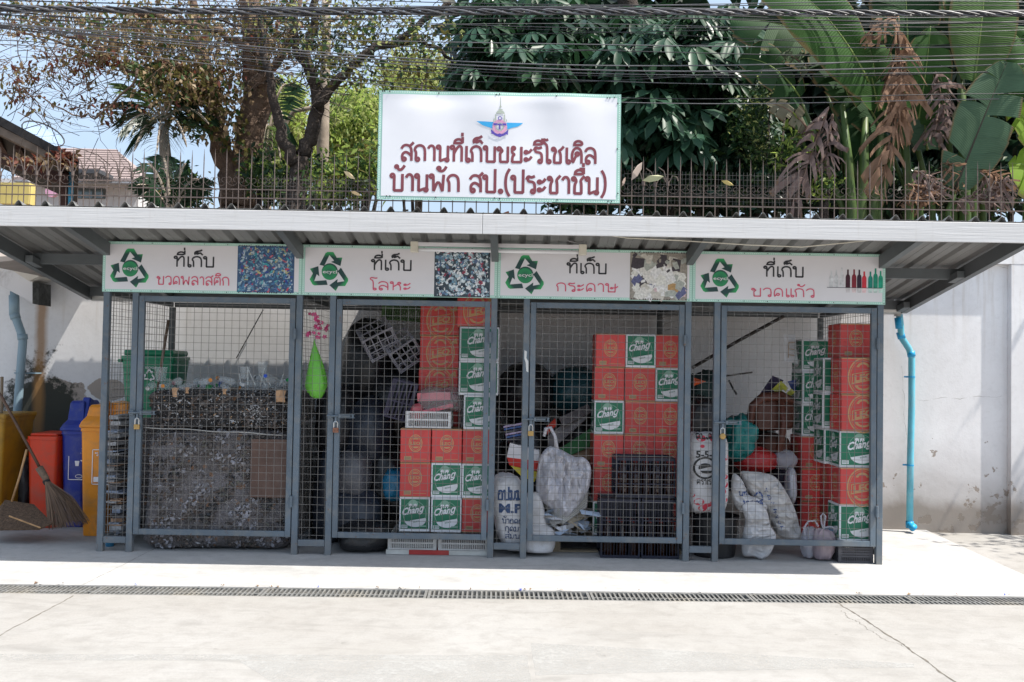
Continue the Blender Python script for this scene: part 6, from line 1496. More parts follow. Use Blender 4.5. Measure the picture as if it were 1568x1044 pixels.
def hooded(t, x0, x1, zt, Y, D, mat, flap, ztop):
    q = MB(); xm = (x0+x1)/2; w_ = (x1-x0)
    def loop(kx, ky, z, dy=0): return [(xm-w_/2*kx, Y+D/2-D/2*ky+dy, z), (xm+w_/2*kx, Y+D/2-D/2*ky+dy, z), (xm+w_/2*kx, Y+D/2+D/2*ky+dy, z), (xm-w_/2*kx, Y+D/2+D/2*ky+dy, z)]
    rings = [loop(1.08, 1.08, zt+.001), loop(1.08, 1.08, zt+.02), loop(.98, .98, zt+.05), loop(.72, .80, zt+.09), loop(.62, .70, ztop-.02), loop(.54, .6, ztop)]
    vs = [p for R in rings for p in R]; fs = [(3,2,1,0)]
    for j in range(len(rings)-1):
        for i in range(4): fs.append((j*4+i, j*4+(i+1) % 4, (j+1)*4+(i+1) % 4, (j+1)*4+i))
    fs.append((len(rings)*4-4, len(rings)*4-3, len(rings)*4-2, len(rings)*4-1)); q.add(vs, fs); o = q.build('lid', mat, t)
    bv = o.modifiers.new('bev', 'BEVEL'); bv.width = .012; bv.segments = 3; bv.limit_method = 'ANGLE'
    q = MB(); R = Matrix.Rotation(math.radians(-18), 3, 'X'); q.obox((xm+w_*.30, Y+D*.42, (zt+ztop)/2+.03), (w_*.34, D*.5, (ztop-zt)*.8), R); o = q.build('swing_flap', flap, t)
    bv = o.modifiers.new('bev', 'BEVEL'); bv.width = .015; bv.segments = 3
Yo = 7.55
t, x0, x1, zt = wheel_bin('orange_bin', 'orange plastic bin with hooded lid just left of the cage', 121, 156, 812, 655, Yo, .42, org_b)
hooded(t, x0, x1, zt, Yo, .42, org_b, org_b, at(140, 620, Yo).z)
q = MB(); la, lb_ = at(141, 690, Yo).x, at(176, 690, Yo).x; z0, z1 = at(150, 742, Yo).z, at(150, 688, Yo).z
label_panel(q, la, lb_, z0, z1, Yo+.005); thai_line(q, 'รยน', la+.02, lb_-.05, z1-.05, .026, Yo+.0035, .15); q.box(la+.015, lb_-.02, Yo+.0035, Yo+.0045, z0+.02, z0+.06); q.build('bin_label', white_pl, t)
bag('orange_lid_part', 'orange bin lid and pipe seen through the left cage side', 'bin lid', 166, 200, 615, 650, 7.75, org_b, 90, .15, wr=.05, pw=5)
Yl = 7.95
t, x0, x1, zt = wheel_bin('blue_bin', 'dark blue plastic bin with hooded lid and white label', 92, 128, 780, 660, Yl, .42, blue_b)
hooded(t, x0, x1, zt, Yl, .42, blue_b, blue_b, at(118, 614, Yl).z)
q = MB(); la, lb_ = at(104, 700, Yl).x, at(140, 700, Yl).x; z0, z1 = at(120, 735, Yl).z, at(120, 681, Yl).z; yy = Yl+.01
label_panel(q, la, lb_, z0, z1, yy); thai_line(q, 'ขยะทวไป'.replace('ว', 'น'), la+.03, lb_-.02, z1-.055, .026, yy-.002, .15); latin(q, 'General Waste', la+.03, lb_-.02, z1-.075, .012, yy-.002, 0)
cx = la+.09; cz = (z0+z1)/2+.0
q.flat([(cx-.03, cz-.03), (cx-.004, cz-.03), (cx+.002, cz+.012), (cx-.036, cz+.012)], yy-.002); disc(q, cx+.04, cz+.03, .011, .011, yy-.002, 10)
q.flat([(cx+.03, cz-.035), (cx+.05, cz-.035), (cx+.055, cz+.015), (cx+.01, cz+.02), (cx+.012, cz+.012), (cx+.03, cz+.006)], yy-.002)
ring(q, cx+.0, z0+.03, .03, .016, .004, yy-.002, 14); q.box(cx+.04, cx+.10, yy-.003, yy-.002, z0+.02, z0+.04)
q.build('bin_label', white_pl, t)
Yr = 7.9
t, x0, x1, zt = wheel_bin('red_bin', 'bright red open plastic bin standing between blue and yellow bins', 40, 86, 784, 668, Yr, .40, red_b, taper=.86)
q = MB(); q.box(x0-.035, x0-.002, Yr+.05, Yr+.25, zt-.07, zt-.03); q.build('side_handle', red_b, t)
q = MB(); q.bbox(x0+.01, x1-.01, Yr+.02, Yr+.38, zt+.001, zt+.022, .01); q.build('lid', red_b, t)
Yy = 7.75
t, x0, x1, zt = wheel_bin('yellow_bin', 'old mustard yellow bin cut by the left edge of the view', -80, 4, 806, 640, Yy, .5, ylw_b, taper=.8)
q = MB(); q.bbox(x0-.02, x1+.02, Yy-.02, Yy+.5, zt+.001, zt+.035, .012); q.build('lid', ylw_b, t)
# grey downpipe on the left and beam of the neighbouring building
gp = M('blue_grey_pipe', (.21, .30, .36), .4, .1, 4)
t = thing('grey_downpipe', 'blue grey downpipe with two bends on the wall at far left', 'pipe', at(28, 640, 8.42))
pts = [at(*p, 8.42) for p in ((22, 446), (22, 474), (24, 486), (32, 508), (35, 522), (32, 560), (26, 640), (24, 720), (24, 800))]
MB().tube(pts, [.036]*9, 14).build('pipe', gp, t, smooth=True)
for a, b_ in (((21.5, 452), (22, 482)), ((22, 480), (24, 488)), ((34, 512), (35, 520))): MB().tube([at(*a, 8.42), at(*b_, 8.42)], .043, 14).build('coupling', gp, t, smooth=True)
q = MB(); p = at(29, 571, 8.42); q.tube([p-Vector((0,0,.006)), p+Vector((0,0,.006))], .040, 12); q.box(p.x+.03, p.x+.12, p.y+.05, p.y+.16, p.z-.006, p.z+.006); q.build('clip', gp, t)
# beam: white box running in depth towards the viewer's left
nbm = M('beam_white_paint', (.66, .65, .66), .8, .06, 2, dirt=(.2, .17, .14), dirt_amt=.7)
bt = thing('neighbour_beam', 'white concrete beam and eave board of the building at far left', 'beam', at(30, 430, 8.0))
def P3(px, py, Y): return at(px, py, Y)
def slab_between(q, A, B, w_, h):    # box beam from A to B, hanging h below, w_ wide to the left
    A = Vector(A); B = Vector(B); L = Vector((-w_, 0, 0)); D = Vector((0, 0, -h)); P = [A, B, B+D, A+D, A+L, B+L, B+D+L, A+D+L]
    q.add(P, [(3,2,1,0),(4,5,6,7),(0,1,5,4),(1,2,6,5),(2,3,7,6),(3,0,4,7)])
def gable(name, pts, y0, y1, mat):
    q = MB(); q.prism([(at(*p, 8.3).x, at(*p, 8.3).z) for p in pts][::-1], y0, y1); return q.build(name, mat, bt)
gable('beam', [(-140, 310), (0, 399), (51, 432), (51, 465), (46, 461), (0, 437), (-140, 360)], 8.30, 8.5, nbm)
gable('eave_board', [(-140, 283), (0, 376), (67, 424), (51, 431.5), (0, 398.5), (-140, 309.5)], 8.22, 8.50, M('eave_cream', (.60, .56, .50), .8, .1))
gable('beam_end', [(51.5, 432), (61, 433), (61, 467), (51.5, 465)], 8.28, 8.5, M('mouldy_beam_end', (.05, .05, .046), .9, .6, 20, dirt=(.3, .3, .28)))
gable('shading_roof_slab', [(-300, 150), (0, 366), (70, 414), (124, 412), (124, 417), (67, 423.5), (0, 375.5), (-300, 170)], 7.3, 8.59, M('neighbour_roof', (.25, .22, .20), .8))  # neighbour's roof, extended out of sight so that it shades the wall
# broom
br = thing('straw_broom', 'brown straw broom with dark handle leaning before the red bin', 'broom', at(100, 812, 7.35))
MB().tube([at(-12, 592, 7.5), at(2, 606, 7.49), at(64, 722, 7.36)], .011, 8).build('handle', M('dark_bamboo', (.10, .055, .035), .5, .3, 20), br, smooth=True)
MB().tube([at(60, 716, 7.36), at(70, 732, 7.35), at(73, 740, 7.35)], [.03, .026, .022], 10).build('neck', M('straw_neck', (.16, .11, .075), .9, .3, 40), br, smooth=True)
MB().tube([at(70, 735, 7.35), at(73, 740, 7.35)], .028, 10).build('binding', black, br)
q = MB(); rb2 = random.Random(12)
for i in range(420):
    s = rb2.random(); st = at(69+8*s, 738+rb2.uniform(-1, 3), 7.335+rb2.uniform(-.02, .03)); en = at(74+62*s+rb2.uniform(-3, 3), 808-8*s+rb2.uniform(-8, 4), 7.30+rb2.uniform(-.05, .08)); en.z = max(.004, en.z)
    m_ = (st+en)/2+Vector((rb2.uniform(-.01, .02)+.02*s, 0, rb2.uniform(.0, .03)*s)); q.mi = rb2.choice([0, 1, 1]); q.tube([st, m_, en], [.0022, .0022, .001], 3, cap=False)
o = q.build('bristles', [M('straw_light', (.22, .14, .09), .8), M('straw_dark', (.13, .085, .06), .8)], br); tag(o, kind='stuff')
# scoop with wooden stick
dp = thing('dustpan', 'brown basket dustpan with a wooden stick lying at far left', 'dustpan', at(40, 808, 7.3))
q = MB(); P = [at(-20, 800, 7.4), at(8, 765, 7.55), at(52, 772, 7.5), at(80, 800, 7.25), at(60, 809, 7.18), at(-10, 810, 7.18)]
for p in P: p.z = max(p.z, .01)
q.add(P+[Vector((p.x, p.y, max(.004, p.z-.012))) for p in P], [(0,1,2,3,4,5)]+[(i, (i+1) % 6+0, (i+1) % 6+6, i+6) for i in range(6)]+[tuple(reversed(range(6, 12)))]); q.build('pan', M('woven_brown', (.10, .062, .038), .85, .5, 60, bump=1, bscale=80), dp)
MB().tube([at(41, 688, 7.42), at(30, 730, 7.40), at(18, 768, 7.38)], .009, 8).build('stick', M('pale_bamboo', (.42, .24, .11), .6, .3, 20), dp, smooth=True)
MB().tube([at(14, 790, 7.2), at(62, 808, 7.16)], .006, 6).build('rim_stick', M('pale_bamboo2', (.42, .24, .11), .6, .3, 20), dp)
tag(MB().tube([at(3, 577, 7.95), at(2, 640, 7.9)], .013, 8).build('wooden_stake', M('old_stake', (.2, .15, .1), .8)), 'upright brown wooden stake behind the yellow bin at far left', 'stake')
bag('rubbish_bag', 'black rubbish bag between the yellow and red bins', 'bag', 18, 48, 700, 785, 8.1, blackbag, 95, .12)
# ---------------------------------------------------------------- vegetation
def frames(n, rng, up=.0):
    d = rng.normal(size=(n, 3)); d[:, 2] += up; d /= np.linalg.norm(d, axis=1)[:, None]
    r = rng.normal(size=(n, 3)); s = np.cross(d, r); s /= np.linalg.norm(s, axis=1)[:, None]+1e-9
    return d, s, np.cross(s, d)
def np_mesh(name, V, F, mi, mats, parent, smooth=False):
    me = bpy.data.meshes.new(name); nv = len(V); nf = len(F); k = F.shape[1]
    org = WL[parent.name] if parent is not None else Vector((0, 0, 0))
    V = V-np.array(org)
    me.vertices.add(nv); me.vertices.foreach_set('co', V.astype(np.float32).ravel())
    me.loops.add(nf*k); me.loops.foreach_set('vertex_index', F.astype(np.int32).ravel())
    me.polygons.add(nf); me.polygons.foreach_set('loop_start', np.arange(0, nf*k, k, dtype=np.int32))
    for m in mats: me.materials.append(m)
    me.polygons.foreach_set('material_index', mi.astype(np.int32))
    me.update(calc_edges=True); me.validate()
    return mesh_obj(name, me, parent, (0, 0, 0))
def leaves(name, pts, size, asp, mats, wts, parent, rng, droop=.15, dirs=None, up=-.2, fold=.18):
    """each leaf: four triangles, folded along the midrib"""
    n = len(pts); d, s, nn = frames(n, rng, up)
    if dirs is not None:
        d = dirs; s = np.cross(d, rng.normal(size=(n, 3))); s /= np.linalg.norm(s, axis=1)[:, None]+1e-9; nn = np.cross(s, d)
    L = size*rng.uniform(.6, 1.3, n); W = L*asp
    p = pts; Lc = L[:, None]; Wc = W[:, None]
    mid = p+d*Lc*.5; tip = p+d*Lc; tip[:, 2] -= L*droop
    l = mid+s*Wc*.5+nn*Wc*fold; r = mid-s*Wc*.5+nn*Wc*fold
    V = np.stack([p, l, mid, r, tip], 1).reshape(-1, 3)
    b = (np.arange(n)*5)[:, None]
    F = np.concatenate([b+np.array([[0, 2, 1]]), b+np.array([[0, 3, 2]]), b+np.array([[1, 2, 4]]), b+np.array([[2, 3, 4]])], 1).reshape(-1, 3)
    mi = np.repeat(rng.choice(len(mats), n, p=np.array(wts)/sum(wts)), 4)
    return np_mesh(name, V, F, mi, mats, parent)
def px_cloud(rng, n, blobs, Y, dY):
    """points filling lobes given in photo pixels at a real distance: (px, py, rx, ry, weight)"""
    w_ = np.array([b[4] if len(b) > 4 else b[2]*b[3] for b in blobs], float); w_ /= w_.sum()
    idx = rng.choice(len(blobs), n, p=w_); out = np.zeros((n, 3))
    g = rng.normal(size=(n, 3)); g /= np.linalg.norm(g, axis=1)[:, None]; g *= rng.uniform(0, 1, n)[:, None]**(1/2.4)
    for i in range(n):
        b = blobs[idx[i]]; y = Y+g[i, 1]*dY
        p = at(b[0]+g[i, 0]*b[2], b[1]+g[i, 2]*b[3], y); out[i] = p
    return out
def clumped(rng, pts, per, spread):
    n = len(pts); P = np.repeat(pts, per, 0)+rng.normal(size=(n*per, 3))*spread
    return P
bark_d = M('dark_bark', (.045, .034, .028), .9, .4, 6, bump=1, bscale=22, bdist=.04); bark_b = M('brown_bark', (.13, .085, .06), .9, .45, 5, bump=1, bscale=14, bdist=.05); bark_p = M('pale_bark', (.30, .25, .2), .9, .3, 5, bump=.5, bscale=20)
def limb(name, pts, rs, Y, mat, parent, jit=.02, seed=1, n=9):
    P = [at(*p[:2], Y+(p[2] if len(p) > 2 else 0)) for p in pts]; rnd = random.Random(seed)
    Q = []; R = []
    for i in range(len(P)-1):
        for k in range(4):
            t = k/4; Q.append(P[i].lerp(P[i+1], t)+Vector([rnd.uniform(-jit, jit) for _ in range(3)])*(1 if (i or k) else 0)); R.append(rs[i]*(1-t)+rs[i+1]*t)
    Q.append(P[-1]); R.append(rs[-1])
    return MB().tube(Q, R, n).build(name, mat, parent, smooth=True)
def twigs(parent, starts, rng, n, ln, Y, mat, r=.006, spread=.35, down=0, name='twigs'):
    q = MB()
    for i in range(n):
        s = starts[rng.integers(len(starts))]; p = at(s[0]+rng.normal()*s[2], s[1]+rng.normal()*s[3], Y+rng.normal()*.4)
        d = Vector(rng.normal(size=3)); d.y *= .4; d.z = d.z*.5+(-down if down else .1); d.normalize(); P = [p]
        for k in range(5): d = (d+Vector(rng.normal(size=3))*spread).normalized(); d.z -= down*.15; p = p+d*ln/5; P.append(p)
        q.tube(P, [r*(1-.16*k) for k in range(6)], 3, cap=False)
    o = q.build(name, mat, parent); tag(o, kind='stuff')
rng = np.random.default_rng(7)
lf = {
 'brown': leafmat('dry_brown_leaves', (.17, .115, .065), .35), 'olive': leafmat('olive_leaves', (.12, .105, .032), .4), 'tan': leafmat('pale_dry_leaves', (.30, .22, .13), .4), 'red': leafmat('reddish_leaves', (.14, .045, .03), .35),
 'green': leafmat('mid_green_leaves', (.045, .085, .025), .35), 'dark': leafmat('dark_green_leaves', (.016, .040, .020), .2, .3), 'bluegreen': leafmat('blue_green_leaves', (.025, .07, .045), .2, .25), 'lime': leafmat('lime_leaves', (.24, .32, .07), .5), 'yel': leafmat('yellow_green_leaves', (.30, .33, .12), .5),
 'deep': leafmat('deep_shade_leaves', (.010, .022, .012), .12, .5)}  # shade among the foliage is put into this near-black green
# tree with dry brown leaves, left
TL = 11.2
t = thing('dry_leaved_tree', 'thick trunked tree with dry brown leaves rising behind the fence at left', 'tree', (at(365, 300, TL).x, TL, -.2))
gb_ = at(365, 320, TL); MB().tube([(gb_.x+.05, TL, -.25), (gb_.x+.02, TL+.02, 1.3), gb_], [.34, .28, .24], 12).build('trunk', bark_b, t, smooth=True)
limb('trunk_limb', [(360, 316), (352, 270), (338, 215), (325, 170), (318, 120), (300, 60), (290, -30)], [.17, .14, .12, .10, .08, .06, .04], TL, bark_b, t, .03, 2)
limb('trunk_limb', [(366, 316), (374, 262), (388, 190), (396, 130), (392, 80), (384, 20), (380, -60)], [.19, .16, .17, .18, .16, .13, .1], TL, bark_b, t, .03, 3)
for k, (pts, rs) in enumerate((([(338, 215), (300, 180), (250, 130), (190, 100), (120, 60), (40, 30)], [.05, .045, .04, .03, .02, .008]), ([(318, 120), (260, 95), (200, 108), (150, 92), (90, 60), (10, 42)], [.045, .035, .03, .022, .014, .006]), ([(396, 130), (430, 90), (450, 50), (460, 0)], [.06, .05, .04, .03]), ([(392, 80), (340, 50), (260, 30), (160, 12)], [.05, .04, .03, .015]), ([(210, 105), (190, 150), (150, 178), (110, 172), (60, 145), (0, 140)], [.016, .014, .011, .009, .006, .003]))):
    limb('branch', pts, rs, TL-.2*k+.2, bark_b, t, .04, 10+k, 6)
blobs = [(300, 60, 150, 75), (180, 45, 130, 60), (60, 25, 80, 35), (300, 130, 90, 45), (420, 50, 70, 65), (250, 150, 50, 35), (520, 20, 70, 40, 1200)]
P = px_cloud(rng, 860, blobs, TL, 1.1); P = clumped(rng, P, 8, .085)
leaves('crown', P, .064, .6, [lf['brown'], lf['olive'], lf['tan'], lf['green'], lf['red']], [3, 3.5, 2.6, 1.4, .6], t, rng, up=-.6)
P = px_cloud(rng, 120, [(100, 100, 50, 30), (150, 75, 50, 30), (60, 150, 60, 15, 700), (140, 165, 50, 14, 700), (25, 120, 40, 30), (180, 170, 20, 25, 500)], TL-.3, .3); P = clumped(rng, P, 6, .05)
leaves('sparse_leaves', P, .075, .5, [lf['red'], lf['brown'], lf['olive']], [2, 3, 1], t, rng, up=-.8)
P = px_cloud(rng, 95, [(330, 150, 55, 35), (355, 200, 22, 45, 900), (300, 190, 40, 25), (270, 120, 50, 30)], TL-.35, .25); P = clumped(rng, P, 9, .06)
leaves('vine_leaves', P, .07, .8, [lf['olive'], lf['tan'], lf['brown'], lf['green']], [3, 2, 3, 2], t, rng, up=-.8)
twigs(t, [(250, 90, 120, 50), (80, 110, 60, 40), (380, 60, 60, 40)], rng, 330, .9, TL, bark_b, .006)
twigs(t, [(80, 150, 60, 20), (150, 190, 40, 14)], rng, 26, 1.1, TL-.3, bark_d, .004, .25)
# dark forked tree
TF = 10.6
t = thing('forked_tree', 'slender dark forked tree with open crown left of the large banner', 'tree', (at(455, 305, TF).x, TF, -.2))
gb_ = at(455, 312, TF); MB().tube([(gb_.x, TF, -.25), (gb_.x, TF, 1.4), gb_], [.17, .14, .115], 10).build('trunk', bark_d, t, smooth=True)
limb('trunk_limb', [(455, 314), (456, 285), (459, 240)], [.115, .11, .10], TF, bark_d, t, .01, 1, 12)
limb('trunk_limb', [(452, 250), (432, 210), (420, 165), (412, 120), (405, 80), (398, 20)], [.075, .062, .052, .045, .038, .026], TF-.05, bark_d, t, .02, 4)
limb('trunk_limb', [(462, 240), (478, 205), (487, 165), (478, 120), (470, 80), (480, 40), (484, -20)], [.085, .08, .075, .062, .055, .046, .038], TF+.05, bark_d, t, .02, 5)
limb('branch', [(486, 165), (505, 135), (535, 105), (575, 72), (620, 58), (660, 25), (690, 5)], [.07, .055, .05, .045, .04, .035, .025], TF, bark_d, t, .02, 6)
limb('branch', [(575, 72), (630, 62), (665, 70), (690, 90), (702, 112)], [.035, .03, .025, .018, .008], TF+.1, bark_d, t, .02, 7)
limb('branch', [(478, 120), (455, 80), (452, 40), (446, -10)], [.05, .045, .04, .03], TF+.2, bark_d, t, .02, 8)
limb('branch', [(398, 60), (370, 40), (330, 30)], [.03, .02, .01], TF+.1, bark_d, t, .02, 9)
P = px_cloud(rng, 270, [(560, 40, 110, 45), (650, 60, 60, 50), (520, 100, 60, 35), (600, 110, 70, 22, 1500), (440, 30, 60, 35), (480, 70, 40, 30)], TF, .8); P = clumped(rng, P, 7, .09)
leaves('crown', P, .075, .5, [lf['olive'], lf['yel'], lf['green'], lf['dark']], [3, 1.6, 2, 2], t, rng, up=-.4)
twigs(t, [(600, 60, 70, 35), (460, 60, 50, 40), (520, 110, 40, 25)], rng, 130, .8, TF, bark_d, .006)
# pale straight trunk and pale leaning trunk behind it
TP = 12.5
t = thing('pale_trunk_tree', 'thin straight pale brown trunk standing right of the forked tree', 'tree', (at(494, 305, TP).x, TP, -.2))
gb_ = at(492, 312, TP); MB().tube([(gb_.x, TP, -.25), gb_, at(494, 240, TP), at(496, 150, TP), at(500, 60, TP), at(498, -30, TP)], [.10, .085, .08, .075, .06, .05], 9).build('trunk', bark_p, t, smooth=True)
q = MB(); q.tube([at(445, 250, TP), at(440, 215, TP), at(436, 190, TP), at(450, 170, TP), at(500, 160, TP)], [.05, .045, .035, .03, .025], 7); q.tube([at(438, 195, TP), at(430, 170, TP)], [.03, .015], 6); q.build('pale_branch', bark_p, t, smooth=True)
# far lime green trees, leaf colours lightened for distance haze
for k, (bl, Y, n, lab, mats, wt) in enumerate((
   ([(440, 190, 30, 70), (430, 250, 35, 50)], 24, 1500, 'far hazy pale green tree seen between the forked trunks', ['yel', 'lime', 'olive'], [2, 2, 1]),
   ([(545, 180, 55, 45), (570, 210, 30, 60), (520, 220, 45, 45)], 26, 3000, 'far bright lime green feathery tree left of the large banner', ['lime', 'yel', 'green'], [3, 3, 1]),
   ([(640, 120, 70, 40), (690, 140, 40, 30)], 28, 1000, 'far pale yellow green crown peeping above the large banner', ['yel', 'lime', 'olive'], [2, 1, 1]))):
    p0 = at(bl[0][0], 300, Y); t = thing('distant_tree', lab, 'tree', (p0.x, Y, -.2))
    P = px_cloud(rng, n, bl, Y, 2.2); P = clumped(rng, P, 6, .16); leaves('crown', P, .17, .38, [lf[m] for m in mats], wt, t, rng, up=.1)
    top = at(bl[0][0], bl[0][1]-10, Y); MB().tube([(p0.x, Y, -.25), (p0.x+.1, Y, 2), top], [.22, .16, .05], 7).build('trunk', bark_p if k else bark_d, t, smooth=True)
    for j in range(5):
        a = Vector((p0.x, Y, 1.5+j*.5)); b_ = at(bl[0][0]+rng.normal()*30, bl[0][1]+rng.normal()*25, Y+rng.normal()); MB().tube([a, a.lerp(b_, .5)+Vector((0, 0, .2)), b_], [.07, .05, .02], 5).build('branch', bark_d, t, smooth=True)
# undergrowth hedge behind the fence
def hedge(lab, blobs, Y, n, mats, wt, size=.09, asp=.4, dy=.5):
    t = thing('shrub', lab, 'shrub', (at(blobs[0][0], 300, Y).x, Y, -.2))
    P = px_cloud(rng, n, blobs, Y, dy); P = clumped(rng, P, 6, .07); leaves('foliage', P, size, asp, [lf[m] for m in mats], wt, t, rng, up=.3)
    q = MB()
    for b_ in blobs:
        for j in range(3):
            a = at(b_[0]+rng.normal()*b_[2]*.4, 322, Y); q.tube([(a.x, Y, -.25), a, at(b_[0]+rng.normal()*b_[2]*.5, b_[1], Y)], [.03, .022, .008], 5)
    q.build('stem', bark_d, t, smooth=True); return t
hedge('bright green leafy shrub behind the fence left of the large banner', [(530, 275, 40, 40), (565, 260, 25, 40), (500, 290, 30, 25)], 10.2, 420, ['green', 'lime', 'olive'], [3, 2, 1])
hedge('dark green shrub at the foot of the forked tree', [(420, 285, 30, 25), (400, 260, 22, 25), (480, 270, 25, 20)], 10.9, 260, ['green', 'dark', 'lime'], [3, 2, 1])
hedge('dark mixed shrub at the foot of the dry leaved tree', [(290, 292, 30, 14), (250, 292, 25, 12)], 10.6, 120, ['dark', 'green', 'olive'], [3, 2, 1.2])
hedge('dark undergrowth behind the fence right of the large banner', [(990, 280, 60, 50), (1080, 270, 60, 50), (1160, 290, 50, 40), (900, 300, 60, 30)], 10.4, 900, ['dark', 'green', 'deep', 'bluegreen'], [3, 1.2, 3, 1], .11, .45)
hedge('glossy speckled narrow leaved shrub behind the fence near the bananas', [(1150, 200, 30, 50), (1165, 250, 25, 40), (1180, 140, 25, 30)], 10.3, 520, ['green', 'dark', 'yel'], [3, 2, .7], .075, .3)
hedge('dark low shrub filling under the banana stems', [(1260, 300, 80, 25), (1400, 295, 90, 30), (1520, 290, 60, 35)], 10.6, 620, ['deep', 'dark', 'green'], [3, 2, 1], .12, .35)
hedge('low bright green weed under the purple dead banana leaf', [(1262, 285, 14, 26), (1215, 215, 16, 24), (1205, 240, 14, 14)], 9.7, 60, ['lime', 'green'], [2, 2], .09, .35, .15)
# palms behind the left tree
palm_m = lf['dark']; palm_l = leafmat('palm_light_leaves', (.09, .15, .04), .35); 
def frond(parent, base, tip, sag, n=26, ll=.42, mats=None, rot=0, seed=1, name='frond'):
    rnd = random.Random(seed); q = MB(); A = Vector(base); B = Vector(tip); pts = []
    for i in range(n+1):
        t = i/n; p = A.lerp(B, t); p.z += sag*4*t*(1-t); pts.append(p)
    q.mi = 1; q.tube(pts[::3]+[pts[-1]], [.014]*(len(pts[::3]))+[.004], 4); q.mi = 0
    L = (B-A).normalized(); side = L.cross(Vector((0, 0, 1))).normalized(); side = (side*math.cos(rot)+Vector((0, 0, 1))*math.sin(rot)).normalized()
    for i in range(3, n+1):
        t = i/n; ln = ll*(math.sin(math.pi*min(1, t*.85+.15))**.6)*rnd.uniform(.85, 1.1); p = pts[i]
        for s in (-1, 1):
            d = (side*s+L*.75+Vector((0, 0, -.18+rnd.uniform(-.12, .12)))).normalized(); w_ = L*ln*.035+Vector((0, 0, ln*.03)); m_ = p+d*ln*.5; e = p+d*ln+Vector((0, 0, -ln*.22))
            q.add([p, m_+w_, e, m_-w_], [(0, 1, 3), (1, 2, 3)])
    return q.build(name, [mats or palm_m, bark_p], parent)
PL = 10.9
t = thing('palm', 'dark feathery palm behind the fence left of the dry leaved tree', 'palm', (at(258, 300, PL).x, PL, -.2))
a = at(258, 215, PL); MB().tube([(a.x+.1, PL, -.25), at(256, 310, PL), at(254, 250, PL), at(250, 190, PL)], [.09, .08, .07, .05], 9).build('trunk', bark_p, t, smooth=True)
c = at(250, 185, PL)
for k, (px, py, dy) in enumerate(((182, 208, -.2), (190, 150, .3), (205, 232, -.5), (222, 110, .2), (262, 100, .4), (300, 130, 0), (320, 190, -.3), (286, 225, -.5), (240, 235, -.6), (185, 180, .5))):
    frond(t, c, at(px, py, PL+dy), .16, seed=k, rot=rng.uniform(-.8, .8), mats=palm_l if k in (1, 3) else None)
t = thing('palm', 'clump of dark palm fronds low behind the fence before the thick trunk', 'palm', (at(270, 300, 10.2).x, 10.2, -.2))
c = at(262, 330, 10.2)
for k, (px, py, dy) in enumerate(((208, 285, -.2), (225, 250, .1), (250, 240, .3), (285, 250, 0), (305, 275, -.2), (315, 292, 0), (215, 300, -.3))):
    frond(t, c, at(px, py, 10.2+dy), .12, seed=20+k, ll=.32, rot=rng.uniform(-.6, .6))
t = thing('palm', 'pale and dark green palm fronds around the thick trunk and the forked tree', 'palm', (at(410, 300, 11.8).x, 11.8, -.2))
c = at(412, 200, 11.8); MB().tube([(c.x, 11.8, -.25), c], [.07, .05], 8).build('trunk', bark_p, t, smooth=True)
for k, (px, py, dy) in enumerate(((430, 250, -.4), (405, 275, -.5), (440, 215, 0), (380, 150, .2), (440, 130, .3), (400, 235, -.6), (385, 260, -.3))):
    frond(t, c, at(px, py, 11.8+dy), .18, seed=40+k, ll=.4, mats=palm_l if k % 2 else None, rot=rng.uniform(-.8, .8))  # every second frond takes the paler green
# dense dark tree with whorled leaves, right of centre
TR = 11.2
t = thing('broadleaf_tree', 'dense dark tree with whorled drooping leaves behind and above the banner', 'tree', (at(960, 300, TR).x, TR, -.2))
gb_ = at(1010, 320, TR+.6); MB().tube([(gb_.x, TR+.6, -.25), (gb_.x, TR+.6, 1.5), gb_, at(1000, 200, TR+.6), at(985, 100, TR+.6), at(960, 0, TR+.6), at(940, -120, TR+.6)], [.26, .22, .2, .18, .16, .12, .08], 12).build('trunk', bark_d, t, smooth=True)
for k, pts in enumerate(([(1000, 200), (900, 120), (820, 80), (740, 60)], [(985, 120), (1080, 60), (1180, 30)], [(1000, 240), (1060, 190), (1140, 170)], [(990, 160), (880, 160), (790, 130), (735, 120)], [(960, 60), (860, 20), (780, -10)])):
    limb('branch', pts, [.09, .06, .04, .02][:len(pts)] if len(pts) == 4 else [.08, .05, .02], TR+.5, bark_d, t, .05, 30+k, 7)
